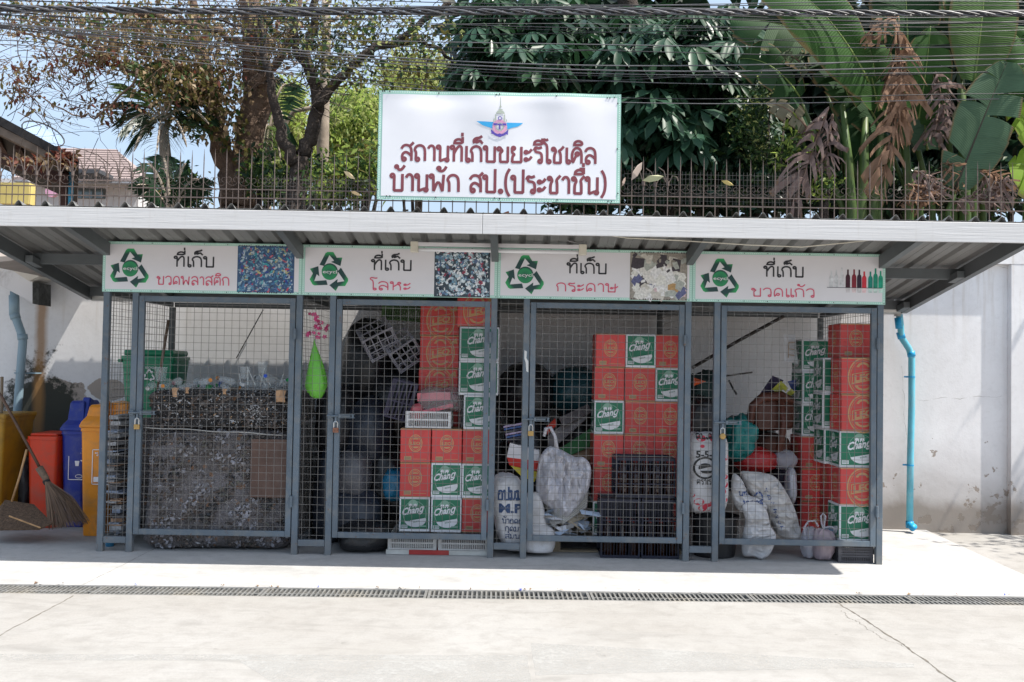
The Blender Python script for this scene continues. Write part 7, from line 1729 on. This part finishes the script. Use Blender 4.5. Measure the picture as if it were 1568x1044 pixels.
def whorls(name, C, parent, rng, size, mats, wts, nl=8, tilt=-.35):
    n = len(C); ax = rng.normal(size=(n, 3))*.35; ax[:, 2] += 1; ax[:, 1] -= .35; ax /= np.linalg.norm(ax, axis=1)[:, None]
    u = np.cross(ax, [0, 1, .1]); u /= np.linalg.norm(u, axis=1)[:, None]; v = np.cross(ax, u)
    Vs = []; L = size*rng.uniform(.75, 1.2, n); ph = rng.uniform(0, 6.28, n); pts = []; dirs = []; LL = []
    for k in range(nl):
        a = ph+2*np.pi*k/nl+rng.normal(size=n)*.12; d = u*np.cos(a)[:, None]+v*np.sin(a)[:, None]; d = d+ax*tilt; d[:, 2] -= .25; d /= np.linalg.norm(d, axis=1)[:, None]
        s = np.cross(d, ax); s /= np.linalg.norm(s, axis=1)[:, None]+1e-9; nn = np.cross(s, d)
        l = L*rng.uniform(.8, 1.1, n); lc = l[:, None]; W = lc*.30
        p0 = C+d*lc*.08; m1 = C+d*lc*.45; m2 = C+d*lc*.78; tip = C+d*lc; dr = np.zeros_like(tip); dr[:, 2] = -l*.12
        V = np.stack([p0, m1+s*W*.40+nn*W*.14, m1, m1-s*W*.40+nn*W*.14, m2+s*W*.46+nn*W*.12+dr*.4, m2+dr*.5, m2-s*W*.46+nn*W*.12+dr*.4, tip+dr], 1)
        Vs.append(V.reshape(-1, 3))
    V = np.concatenate(Vs, 0); b = (np.arange(n*nl)*8)[:, None]
    F = np.concatenate([b+np.array([f]) for f in ([0, 2, 1], [0, 3, 2], [1, 2, 5], [1, 5, 4], [2, 3, 6], [2, 6, 5], [4, 5, 7], [5, 6, 7])], 1).reshape(-1, 3)
    mi = np.tile(np.repeat(rng.choice(len(mats), n, p=np.array(wts)/sum(wts)), 8), nl)
    return np_mesh(name, V, F, mi, mats, parent)
whl = leafmat('whorled_leaves', (.022, .060, .026), .2, .45); whl2 = leafmat('whorled_leaves_grey', (.03, .075, .045), .2, .4)
TB = [(830, 60, 130, 80), (960, 100, 110, 100), (1080, 90, 90, 100), (1010, 190, 90, 70), (1120, 170, 70, 80), (740, 40, 40, 60, 1800), (790, 110, 90, 30, 3000), (715, 110, 30, 25, 900), (1000, 260, 60, 40, 2000)]
C = px_cloud(rng, 1500, TB, TR-.2, .9); whorls('crown', C, t, rng, .265, [whl, whl2, lf['dark']], [4, 2, 2])
C = px_cloud(rng, 90, [(1020, 60, 50, 30), (960, 80, 60, 40), (830, 80, 60, 30), (1000, 160, 50, 40), (1050, 200, 50, 40), (950, 190, 20, 40, 500)], TR-1.15, .25); whorls('outer_crown', C, t, rng, .32, [whl2, whl], [2, 1])
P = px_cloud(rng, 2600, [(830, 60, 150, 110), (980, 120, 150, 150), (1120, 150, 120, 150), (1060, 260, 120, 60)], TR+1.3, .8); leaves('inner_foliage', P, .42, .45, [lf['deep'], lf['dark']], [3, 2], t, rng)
t = thing('background_tree', 'dark leafy mass of a tree filling the view behind the bananas', 'tree', (at(1380, 300, 13.5).x, 13.5, -.2))
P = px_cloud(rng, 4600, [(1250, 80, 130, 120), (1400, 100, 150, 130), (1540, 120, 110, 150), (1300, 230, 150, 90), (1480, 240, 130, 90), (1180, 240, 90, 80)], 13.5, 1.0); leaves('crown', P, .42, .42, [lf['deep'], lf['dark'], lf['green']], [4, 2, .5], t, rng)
a = at(1380, 320, 13.6); MB().tube([(a.x, 13.6, -.25), a, at(1390, 150, 13.6), at(1380, 0, 13.6)], [.3, .25, .2, .1], 9).build('trunk', bark_d, t, smooth=True)
# ---------------------------------------------------------------- bananas: every leaf a part
def banana_mat(name, rgb, vein, trans=.3, rough=.4, dry=False):
    m = bpy.data.materials.new(name); nt, b = nodes(m)
    uv = nt.nodes.new('ShaderNodeUVMap'); sp = nt.nodes.new('ShaderNodeSeparateXYZ'); nt.links.new(uv.outputs[0], sp.inputs[0])
    wv = mathn(nt, 'SINE', mathn(nt, 'MULTIPLY', sp.outputs[1], 420.0)); n = noise_n(nt, 4, 5, .6, vec=coord(nt))
    c = mix_rgb(nt, n, tuple(x*.65 for x in rgb), tuple(min(1, x*1.35) for x in rgb))
    c = mix_rgb(nt, mathn(nt, 'MULTIPLY', mathn(nt, 'ADD', wv, 1), .13), c, vein)
    ed = mathn(nt, 'ABSOLUTE', mathn(nt, 'SUBTRACT', sp.outputs[0], .5))
    c = mix_rgb(nt, ramp(nt, mathn(nt, 'ADD', ed, mathn(nt, 'MULTIPLY', mathn(nt, 'SUBTRACT', n, .5), .1)), [(.455, 0), (.49, .7)]), c, (.20, .12, .06))
    nt.links.new(c, b.inputs['Base Color']); b.inputs['Roughness'].default_value = max(.62, rough); b.inputs['Specular IOR Level'].default_value = .15
    bump_n(nt, b, wv, .25, .004)
    t = nt.nodes.new('ShaderNodeBsdfTranslucent'); nt.links.new(c, t.inputs[0]); mx = nt.nodes.new('ShaderNodeMixShader'); mx.inputs[0].default_value = trans
    nt.links.new(b.outputs[0], mx.inputs[1]); nt.links.new(t.outputs[0], mx.inputs[2]); nt.links.new(mx.outputs[0], nt.nodes['Material Output'].inputs[0]); return m
bm1 = banana_mat('banana_leaf_green', (.042, .105, .026), (.08, .16, .045)); bm2 = banana_mat('banana_leaf_pale', (.10, .18, .06), (.15, .24, .08), .4); bm3 = banana_mat('banana_leaf_bluish', (.075, .14, .085), (.14, .2, .12)); bm4 = banana_mat('banana_leaf_lime', (.22, .36, .04), (.3, .45, .08), .5)
bdk = banana_mat('banana_leaf_dark', (.022, .06, .02), (.04, .09, .03), .15)
dr1 = banana_mat('banana_leaf_dead_tan', (.30, .185, .125), (.18, .11, .07), .3, .8, True); dr2 = banana_mat('banana_leaf_dead_mauve', (.24, .175, .16), (.14, .10, .09), .3, .8, True)
rib_g = M('banana_midrib', (.18, .26, .07), .5); rib_d = M('dead_midrib', (.16, .10, .07), .8); stalk_m = M('banana_stalk', (.07, .12, .03), .5, .3, 4, dirt=(.12, .08, .04)); stem_m = M('banana_pseudostem', (.10, .11, .04), .6, .4, 5, dirt=(.16, .10, .06), dirt_amt=.8)
def banana_leaf(parent, name, A, B, W, mat, rib, bow=.1, torn=0, droop=.2, seed=0, roll=0, n=30, side=(1, 1)):
    rnd = random.Random(seed); A = Vector(A); B = Vector(B); pts = []
    for i in range(n+1):
        t = i/n; p = A.lerp(B, t); p.z += bow*4*t*(1-t); p.y -= bow*.8*4*t*(1-t); pts.append(p)
    q = MB(); uvs = []
    q.mi = 1; q.tube(pts[::2], [max(.003, .013*(1-i/(len(pts[::2])))) for i in range(len(pts[::2]))], 5); nrib = len(q.v)
    q.mi = 0; L = (B-A).normalized(); view = Vector((0, -1, .25)).normalized(); sd = L.cross(view).normalized()
    if roll: sd = Matrix.Rotation(roll, 3, L) @ sd
    fu = [(.5, .5)]*nrib; nrm = sd.cross(L)
    if nrm.y > 0: nrm = -nrm
    for s in (-1, 1):
        sc = side[0] if s < 0 else side[1]
        if sc <= 0: continue
        gap = []; i = 0
        dz = 0; tw = 0
        grp = 0
        while i < n:
            ln = n-i if not torn else min(n-i, rnd.choice([1, 2, 2, 3, 4] if torn > 1 else [3, 4, 5, 7]))
            dr = droop*(rnd.uniform(.3, 1.3) if torn else 1)*W; back = rnd.uniform(-.3, .9)*torn*.4 if torn else 0; off = rnd.uniform(-.06, .10)*torn
            ksz = rnd.uniform(.6, 1.2) if torn > 1 else 1
            base = len(q.v); cols = 5; rows = ln+1; vs = []
            for r in range(rows):
                t = (i+r)/n; wv = W*sc*ksz*max(.02, math.sin(math.pi*min(.999, t*.93+.05))**.55)*(1-.25*t)
                taper = (.32 if torn > 1 else .04)
                for c in range(cols):
                    u = c/(cols-1); p = pts[i+r]+sd*s*wv*u+L*(wv*.18*u+back*wv*u)
                    if torn: p += L*((ln/2-r)/n*(B-A).length*taper*u)
                    p += nrm*(wv*.16*math.sin(u*2.4))+Vector((0, 0, -dr*u*u))+Vector((0, -off*u*u, 0))+Vector((0, 0, 1))*(noise.noise(p*3)*.03*u)
                    if torn > 1: p += nrm*(.05*math.sin(u*4+seed+i))
                    vs.append(p); fu.append((.5+s*.5*u, t))
            q.add(vs, [(r*cols+c, r*cols+c+1, (r+1)*cols+c+1, (r+1)*cols+c) for r in range(rows-1) for c in range(cols-1)])
            i += ln
    o = q.build(name, [mat, rib], parent, smooth=True); uvl = o.data.uv_layers.new(name='UVMap')
    vi = np.zeros(len(o.data.loops), dtype=np.int32); o.data.loops.foreach_get('vertex_index', vi); uvl.data.foreach_set('uv', np.array(fu, dtype=np.float32)[vi].ravel())
    return o
YB = 9.9
def bpl(label, px, Y=YB): return thing('banana_plant', label, 'banana plant', (at(px, 318, Y).x, Y, -.2))
def stalks(t, lst, Y, mat=stalk_m):
    for k, (a, b_, r) in enumerate(lst):
        A = at(*a, Y+.03*k); B = at(*b_, Y+.03*k); MB().tube([(A.x, A.y, max(-.25, A.z-2.6)), A, A.lerp(B, .5)+Vector((.01, 0, 0)), B], [r*1.3, r, r*.85, r*.5], 8).build('leaf_stalk', mat, t, smooth=True)
t = bpl('banana plant with four upright green stalks and big leaves arching left', 1315)
stalks(t, [((1304, 318), (1290, 160), .055), ((1318, 318), (1325, 180), .06), ((1336, 318), (1350, 200), .055), ((1290, 318), (1225, 150), .035), ((1328, 318), (1265, 140), .03), ((1345, 318), (1380, 170), .045)], YB)
banana_leaf(t, 'leaf', at(1330, 125, YB-.1), at(1160, -40, YB-.3), .42, bm1, rib_g, .16, 0, .25, 1)
banana_leaf(t, 'leaf', at(1290, 100, YB+.1), at(1120, 30, YB+.1), .36, bdk, rib_g, .12, 1, .3, 2)
banana_leaf(t, 'leaf', at(1225, 150, YB), at(1130, 90, YB-.2), .3, bdk, rib_g, .1, 1, .3, 3)
banana_leaf(t, 'leaf', at(1300, 150, YB), at(1250, 60, YB), .35, bdk, rib_g, .05, 1, .2, 4)
banana_leaf(t, 'leaf', at(1350, 200, YB+.2), at(1270, 90, YB+.2), .4, bdk, rib_g, .05, 1, .2, 5)
banana_leaf(t, 'pale_rolled_leaf', at(1235, 195, YB-.3), at(1172, 158, YB-.35), .10, banana_mat('banana_leaf_white_lit', (.22, .21, .15), (.2, .17, .1), .4), rib_d, .05, 1, .4, 6)  # white light on this rolled leaf is put into its pale colour
banana_leaf(t, 'pale_rolled_leaf', at(1236, 110, YB-.3), at(1192, 84, YB-.35), .08, banana_mat('banana_leaf_silver2', (.12, .16, .10), (.2, .17, .1), .4), rib_d, .05, 2, .4, 7)
banana_leaf(t, 'dead_leaf', at(1268, 165, YB-.25), at(1218, 305, YB-.35), .34, dr2, rib_d, .04, 2, .7, 8, side=(.15, 1))
banana_leaf(t, 'dead_leaf', at(1275, 175, YB-.2), at(1262, 260, YB-.3), .16, dr2, rib_d, .02, 2, .8, 9)
t = bpl('banana plant hung with a long column of shredded brown dead leaves', 1385)
stalks(t, [((1392, 318), (1375, 60), .05), ((1410, 318), (1345, 150), .032), ((1428, 318), (1378, 130), .035), ((1400, 318), (1330, 160), .03)], YB+.15)
banana_leaf(t, 'dead_leaf', at(1375, 40, YB-.2), at(1378, 200, YB-.3), .29, dr1, rib_d, .02, 2, .85, 11, roll=.2, side=(1, .6))
banana_leaf(t, 'dead_leaf', at(1378, 130, YB-.3), at(1350, 280, YB-.4), .33, dr1, rib_d, .02, 2, .7, 12, side=(.2, 1))
banana_leaf(t, 'dead_leaf', at(1372, 28, YB-.15), at(1322, 66, YB-.3), .12, dr1, rib_d, .06, 2, .8, 13)
banana_leaf(t, 'dead_leaf', at(1375, 80, YB-.2), at(1385, 165, YB-.35), .3, dr1, rib_d, .02, 2, .9, 14, side=(.5, 1))
banana_leaf(t, 'leaf', at(1390, 90, YB+.3), at(1380, -60, YB+.3), .5, bdk, rib_g, .05, 1, .1, 15)
banana_leaf(t, 'leaf', at(1420, 100, YB+.4), at(1440, -60, YB+.4), .5, bdk, rib_g, .05, 1, .1, 16)
banana_leaf(t, 'leaf', at(1360, 170, YB+.3), at(1300, 260, YB+.2), .36, bdk, rib_g, .1, 1, .3, 17)
banana_leaf(t, 'leaf', at(1405, 190, YB+.05), at(1425, 40, YB-.1), .30, bm1, rib_g, .06, 1, .25, 61)
banana_leaf(t, 'leaf', at(1345, 170, YB+.1), at(1300, 40, YB+.0), .34, bm1, rib_g, .08, 1, .3, 62)
banana_leaf(t, 'leaf', at(1420, 230, YB+.1), at(1395, 110, YB+.1), .26, bm3, rib_g, .06, 1, .3, 63)
t = bpl('banana plant with a broad pale upright leaf at the top right', 1490, YB+.1)
stalks(t, [((1478, 318), (1468, 60), .06), ((1490, 318), (1490, 120), .05), ((1462, 318), (1440, 100), .04), ((1505, 318), (1512, 90), .04)], YB+.1)
banana_leaf(t, 'leaf', at(1492, 125, YB-.1), at(1512, -70, YB-.1), .40, bm2, rib_g, .04, 0, .05, 21)
banana_leaf(t, 'leaf', at(1500, 100, YB), at(1475, -60, YB+.1), .42, bm1, rib_g, .04, 1, .05, 22)
banana_leaf(t, 'leaf', at(1520, 160, YB+.2), at(1590, 60, YB+.2), .35, bm1, rib_g, .06, 1, .2, 23)
banana_leaf(t, 'dead_leaf', at(1432, 110, YB-.1), at(1448, 190, YB-.2), .20, dr2, rib_d, .02, 2, .9, 24)
banana_leaf(t, 'dead_leaf', at(1446, 160, YB-.1), at(1425, 215, YB-.2), .18, dr2, rib_d, .02, 2, .9, 25)
t = bpl('banana plant with a large torn bluish leaf leaning over the fence at right', 1455, YB-.15)
stalks(t, [((1452, 322), (1462, 290), .03)], YB-.35)
banana_leaf(t, 'leaf', at(1462, 290, YB-.4), at(1542, 95, YB-.5), .34, bm3, M('dark_midrib', (.05, .04, .03), .7), .05, 1, .10, 31)
for k, (a, b_, w_) in enumerate((((1470, 285), (1445, 250), .12), ((1500, 270), (1530, 305), .16), ((1440, 300), (1400, 290), .14), ((1460, 312), (1520, 310), .10), ((1420, 300), (1380, 312), .10), ((1425, 270), (1400, 300), .14), ((1500, 262), (1540, 290), .10), ((1400, 262), (1440, 300), .16), ((1390, 282), (1410, 316), .14), ((1545, 270), (1510, 312), .12))):
    banana_leaf(t, 'dead_leaf', at(*a, YB-.3-.03*k), at(*b_, YB-.45), w_, dr2 if k % 2 else dr1, rib_d, .04, 2, .7, 40+k)
t = bpl('banana plant with bright lime leaves at the right edge of the view', 1580, YB-.1)
stalks(t, [((1575, 318), (1590, 120), .06)], YB)
banana_leaf(t, 'leaf', at(1600, 240, YB-.3), at(1546, 160, YB-.4), .22, bm4, rib_g, .05, 1, .3, 51); banana_leaf(t, 'leaf', at(1610, 280, YB-.3), at(1544, 250, YB-.4), .3, bm4, rib_g, .05, 1, .3, 52); banana_leaf(t, 'leaf', at(1600, 130, YB+.1), at(1540, 40, YB), .35, bm1, rib_g, .05, 1, .2, 53)
# ---------------------------------------------------------------- houses beyond the wall at left
hs = thing('house', 'white house with pinkish tiled roof seen through the fence at left', 'house', at(170, 300, 24))
hw = M('house_white_wall', (.62, .62, .64), .8, .05); HY = 24.0
def hbox(q, x0, y0, x1, y1, Y, d): a, c = at(x0, y0, Y), at(x1, y1, Y); q.box(a.x, c.x, Y, Y+d, c.z, a.z)
q = MB(); a, c = at(-60, 272, HY), at(212, 300, HY); q.box(a.x, c.x, HY, HY+6, -.25, a.z); q.build('wall', hw, hs)
tile = bpy.data.materials.new('pinkish_roof_tiles'); nt_, b_ = nodes(tile); v_ = coord(nt_)
c_1 = mix_rgb(nt_, noise_n(nt_, 3, 5, vec=v_), (.34, .27, .25), (.27, .21, .20)); nt_.links.new(c_1, b_.inputs['Base Color']); b_.inputs['Roughness'].default_value = .85
A, B, C_, D = at(20, 274, HY-.6), at(222, 276, HY-.6), at(178, 229, HY+2.2), at(60, 226, HY+2.2)
q = MB(); nr = 13
for r in range(nr):
    t0, t1 = r/nr, (r+1)/nr; L0, R0 = A.lerp(D, t0), B.lerp(C_, t0); L1, R1 = A.lerp(D, t1), B.lerp(C_, t1); up = Vector((0, 0, .05))
    q.add([L0+up, R0+up, R1+up*.2, L1+up*.2, L0-up*.3, R0-up*.3], [(0,1,2,3),(4,5,1,0)])
q.build('tile_course', tile, hs)
q = MB(); E1, E2, E3 = at(222, 276, HY-.6), at(235, 276, HY+5), at(178, 229, HY+2.2); q.add([E1, E2, E3], [(0,1,2)]); q.build('hip', tile, hs)
q = MB(); hbox(q, 20, 275, 225, 281, HY-.7, .2); q.build('eave', M('grey_eave', (.30, .31, .34), .7), hs)
wn = MB(); hbox(wn, 110, 288, 160, 304, HY-.05, .05); w_o = wn.build('window', M('dark_window_frame', (.10, .12, .13), .5), hs)
for k in range(3):
    q = MB(); hbox(q, 113+k*16, 291, 125+k*16, 303, HY-.06, .009); q.build('pane', M('window_glass', (.12, .17, .2), .1, spec=.8), w_o)
q = MB(); a, c = at(100, 258, HY-1.5), at(152, 265, HY-1.5); q.box(a.x, c.x, HY-1.5, HY-.7, c.z, a.z); q.build('awning', M('dark_awning', (.06, .065, .075), .7), hs)
q = MB(); hbox(q, 0, 279, 44, 312, 20, .3); tag(q.build('low_garden_wall', M('yellow_wall', (.60, .48, .16), .8, .2, 1)), 'low yellow and cream painted wall seen through the fence at far left', 'wall')
q = MB(); a = at(45, 265, 19); n = 16
pl = [(16*math.sin(u)**3, 13*math.cos(u)-5*math.cos(2*u)-2*math.cos(3*u)-math.cos(4*u)) for u in [2*math.pi*i/28 for i in range(28)]]
q.prism([(a.x+x*.011, a.z+z*.011) for x, z in pl], 19, 19.05); tag(q.build('heart_sign', white_pl), 'white heart shaped board behind the fence at far left', 'sign')
q = MB(); a = at(78, 293, 18); q.prism([(a.x+.11*math.cos(u*.4), a.z+.10*math.sin(u*.4)) for u in range(16)], 18, 18.1); tag(q.build('pink_disc', M('pale_pink_board', (.75, .40, .55), .6)), 'pale pink round board behind the fence below the house eave', 'board')
# dark open shelter at far left, roof edge sloping down to the right
sh = thing('open_shelter', 'dark open shelter with a sloping roof edge at far left', 'shelter', (at(100, 305, 11).x, 11, -.2))
dkr = M('dark_roof_edge', (.022, .020, .020), .8); rwd = M('reddish_timber', (.065, .028, .020), .8, .3, 8); uns = M('roof_underside', (.17, .13, .10), .8, .3, 6)
def slope_board(q, a, b_, Y0, Y1, th):
    A, B = at(*a, Y0), at(*b_, Y0); A1, B1 = Vector((A.x*Y1/Y0, Y1, A.z-(Y1-Y0)*.03)), Vector((B.x*Y1/Y0, Y1, B.z-(Y1-Y0)*.03)); D = Vector((0, 0, -th)); P = [A, B, B1, A1, A+D, B+D, B1+D, A1+D]
    q.add(P, [(0,1,2,3),(7,6,5,4),(0,4,5,1),(1,5,6,2),(2,6,7,3),(3,7,4,0)])
q = MB(); slope_board(q, (-70, 140), (121, 243), 10.6, 12.6, .10); q.build('roof_edge', dkr, sh)
q = MB(); slope_board(q, (-70, 158), (112, 250), 10.62, 10.7, .09); q.build('fascia', uns, sh)
for k in range(5):
    q = MB(); a = at(-40+34*k, 190+16*k, 10.9); q.bar(a, a+Vector((-.6, 1.6, -.05)), .06, .1); q.build('rafter', rwd, sh)
q = MB(); slope_board(q, (-70, 208), (104, 268), 10.9, 10.98, .12); q.build('purlin', rwd, sh)
a = at(98, 312, 11); b1_ = at(100, 238, 11); MB().box(a.x-.045, a.x+.03, 11, 11.08, -.25, b1_.z-.02).build('post', rwd, sh)
MB().tube([(a.x+.065, 11.02, -.25), (a.x+.065, 11.02, at(100, 255, 11).z)], .028, 8).build('pipe', M('blue_shelter_pipe', (.03, .22, .34), .5), sh)
q = MB(); P = px_cloud(rng, 260, [(60, 246, 60, 8), (100, 240, 20, 10, 300)], 10.5, .1)
leaves('dry_vine', P, .09, .5, [lf['red'], lf['brown'], lf['tan']], [3, 2, 1], sh, rng)
# satellite dish on the shelter roof
ds = thing('satellite_dish', 'pale mesh satellite dish behind the shelter roof at far left', 'satellite dish', at(62, 214, 16))
q = MB(); pr = [(0.0, 0), (.14, .015), (.26, .05), (.34, .10)]; n = 20; T = Matrix.Translation(at(63, 212, 16)) @ Matrix.Rotation(math.radians(38), 4, 'Y') @ Matrix.Rotation(math.radians(25), 4, 'X'); q.T = T
vs = []; 
for r, z in pr[1:]:
    for k in range(n): vs.append((r*math.cos(2*math.pi*k/n), r*math.sin(2*math.pi*k/n), z))
vs.append((0, 0, 0)); m_ = len(pr)-1
q.add(vs, [(j*n+k, j*n+(k+1) % n, (j+1)*n+(k+1) % n, (j+1)*n+k) for j in range(m_-1) for k in range(n)]+[(m_*n, (k+1) % n, k) for k in range(n)]); q.build('dish', M('pale_mesh_dish', (.30, .40, .55), .6, alpha=.5), ds)
q = MB(); q.T = T; q.tube([(.34*math.cos(2*math.pi*k/n), .34*math.sin(2*math.pi*k/n), .10) for k in range(n)], .012, 4, closed=True)
for k in range(3): q.tube([(.34*math.cos(2.1*k), .34*math.sin(2.1*k), .10), (0, 0, .35)], .007, 4)
q.tube([(0,0,0), (.1,.1,-.6)], .02, 5); q.build('rim', black, ds)
# rubble and tiles glimpsed between banner and roof
q = MB(); rq = random.Random(5)
for i in range(70):
    p = at(rq.choice([rq.uniform(585, 625), rq.uniform(740, 830), rq.uniform(900, 950)]), 312, 8.72); q.mi = rq.choice([0, 0, 1, 2]); s = rq.uniform(.01, .03); q.obox((p.x, 8.72+rq.uniform(-.02, .02), 2.56+rq.uniform(0, .24)), (s*3, s, s*.8), Matrix.Rotation(rq.uniform(-.5, .5), 3, 'Y'))
tag(q.build('wall_top_debris', [M('brick_red_bits', (.25, .09, .05), .9), M('straw_bits', (.45, .36, .18), .9), M('dark_bits', (.05, .04, .03), .9)], origin=(0, 8.7, 2.54)), kind='stuff')
# ---------------------------------------------------------------- overhead cables, behind the banner and before the trees
cab = M('black_cable', (.028, .028, .032), .45, .1); cab_l = M('grey_worn_cable', (.13, .13, .14), .35, .2)
CY = 9.3
cl = [  # y at x=-40, 400, 784, 1200, 1610, radius mm, style
 (-30, -6, 6, 8, 10, 5, 0), (4, 14, 12, 16, 16, 16, 0), (12, 20, 20, 20, 22, 12, 0), (-2, 10, 16, 18, 14, 7, 0), (22, 12, 13, 24, 20, 5, 1), (6, 26, 16, 28, 26, 7, 0), (18, 30, 28, 30, 34, 5, 0),
 (8, 34, 22, 34, 30, 4, 0), (16, 44, 36, 44, 40, 4, 1), (24, 50, 52, 44, 45, 4.5, 0), (28, 58, 66, 72, 66, 6, 1), (30, 66, 74, 84, 78, 5, 0), (34, 72, 97, 98, 90, 7, 1), (36, 76, 103, 108, 96, 8, 1), (40, 80, 108, 114, 112, 5.5, 1),
 (32, 88, 112, 118, 102, 5, 0), (46, 92, 118, 130, 124, 4.5, 1), (60, 102, 142, 150, 145, 4.5, 0), (66, 108, 148, 158, 152, 5, 1), (2, 40, 44, 62, 58, 3.5, 0), (20, 62, 80, 60, 70, 3.5, 0), (14, 22, 40, 40, 36, 4, 1), (-10, 4, 10, 4, 6, 5, 1), (38, 96, 126, 104, 88, 4, 0)]
cl.sort(key=lambda c: c[2])
nm = {0: 'black', 1: 'grey'}
for k, c in enumerate(cl):
    Y = CY+.035*(k % 7); P = []
    xs_ = [-60, 400, 784, 1200, 1640]
    for j in range(49):
        u = -60+1700*j/48; y = 0
        for a_ in range(5):      # smooth curve through the five heights
            t_ = 1
            for b_ in range(5):
                if a_ != b_: t_ *= (u-xs_[b_])/(xs_[a_]-xs_[b_])
            y += c[a_]*t_
        P.append(at(u, y, Y))
    d0 = (P[1]-P[0]); d1 = P[-1]-P[-2]; P = [P[0]-d0*6]+P+[P[-1]+d1*6]
    r = c[5]*.00085
    thick = 'thick' if r > .0095 else ('thin' if r < .0039 else 'medium')
    o = MB().tube(P, r, 6).build('overhead_cable', cab_l if c[6] else cab, smooth=True)
    tag(o, '%s %s overhead cable, number %s' % (thick, nm[c[6]], k), 'cable', 'cables crossing above the shed')
    rk = ['topmost', 'second highest', 'third highest', 'fourth highest', 'fifth highest', 'sixth highest', 'seventh highest', 'eighth highest', 'ninth highest', 'tenth highest', 'eleventh highest', 'twelfth highest', 'twelfth lowest', 'eleventh lowest', 'tenth lowest', 'ninth lowest', 'eighth lowest', 'seventh lowest', 'sixth lowest', 'fifth lowest', 'fourth lowest', 'third lowest', 'second lowest', 'lowest'][k]
    o['label'] = '%s %s overhead cable, the %s over the large banner' % (thick, nm[c[6]], rk)
# twisted bundle
q = MB()
for s in range(4):
    P = []
    for j in range(120):
        u = -60+1700*j/119; yy = 22-4*math.sin((u+60)/1700*3.1)+4*math.exp(-((u)/300)**2)*-2; p = at(u, yy, CY-.12); a = j*.9+s*1.57; P.append(p+Vector((0, math.cos(a)*.02, math.sin(a)*.024)))
    q.mi = s % 2; q.tube(P, .010, 5)
tag(q.build('cable_bundle', [cab, cab_l], smooth=True), 'twisted bundle of black cables crossing the top of the view', 'cable')
# tree standing right of the view whose crown shades the wall and floor there
t = thing('shade_tree', 'tree standing just outside the right edge whose crown shades the wall', 'tree', (8.4, 7.4, -.1))
MB().tube([(8.4, 7.4, -.1), (8.3, 7.4, 1.5), (8.0, 7.3, 3.0), (7.4, 7.4, 4.2)], [.14, .12, .1, .05], 9).build('trunk', bark_b, t, smooth=True)
P = rng.normal(size=(260, 3))*np.array([.55, .5, .35])+np.array([7.35, 8.0, 4.3]); P = clumped(rng, P, 8, .09); leaves('crown', P, .11, .5, [lf['green'], lf['dark']], [2, 1], t, rng)
q = MB()
for k in range(9):
    e = Vector((6.5+rng.uniform(-.3, 1.2), 7.2+rng.uniform(-.8, 1.2), 4.2+rng.uniform(-.3, .6))); s0 = Vector((7.8, 7.35, 3.4)); q.tube([s0, s0.lerp(e, .5)+Vector((0, 0, .15)), e], [.03, .02, .006], 4)
q.build('branch', bark_b, t)
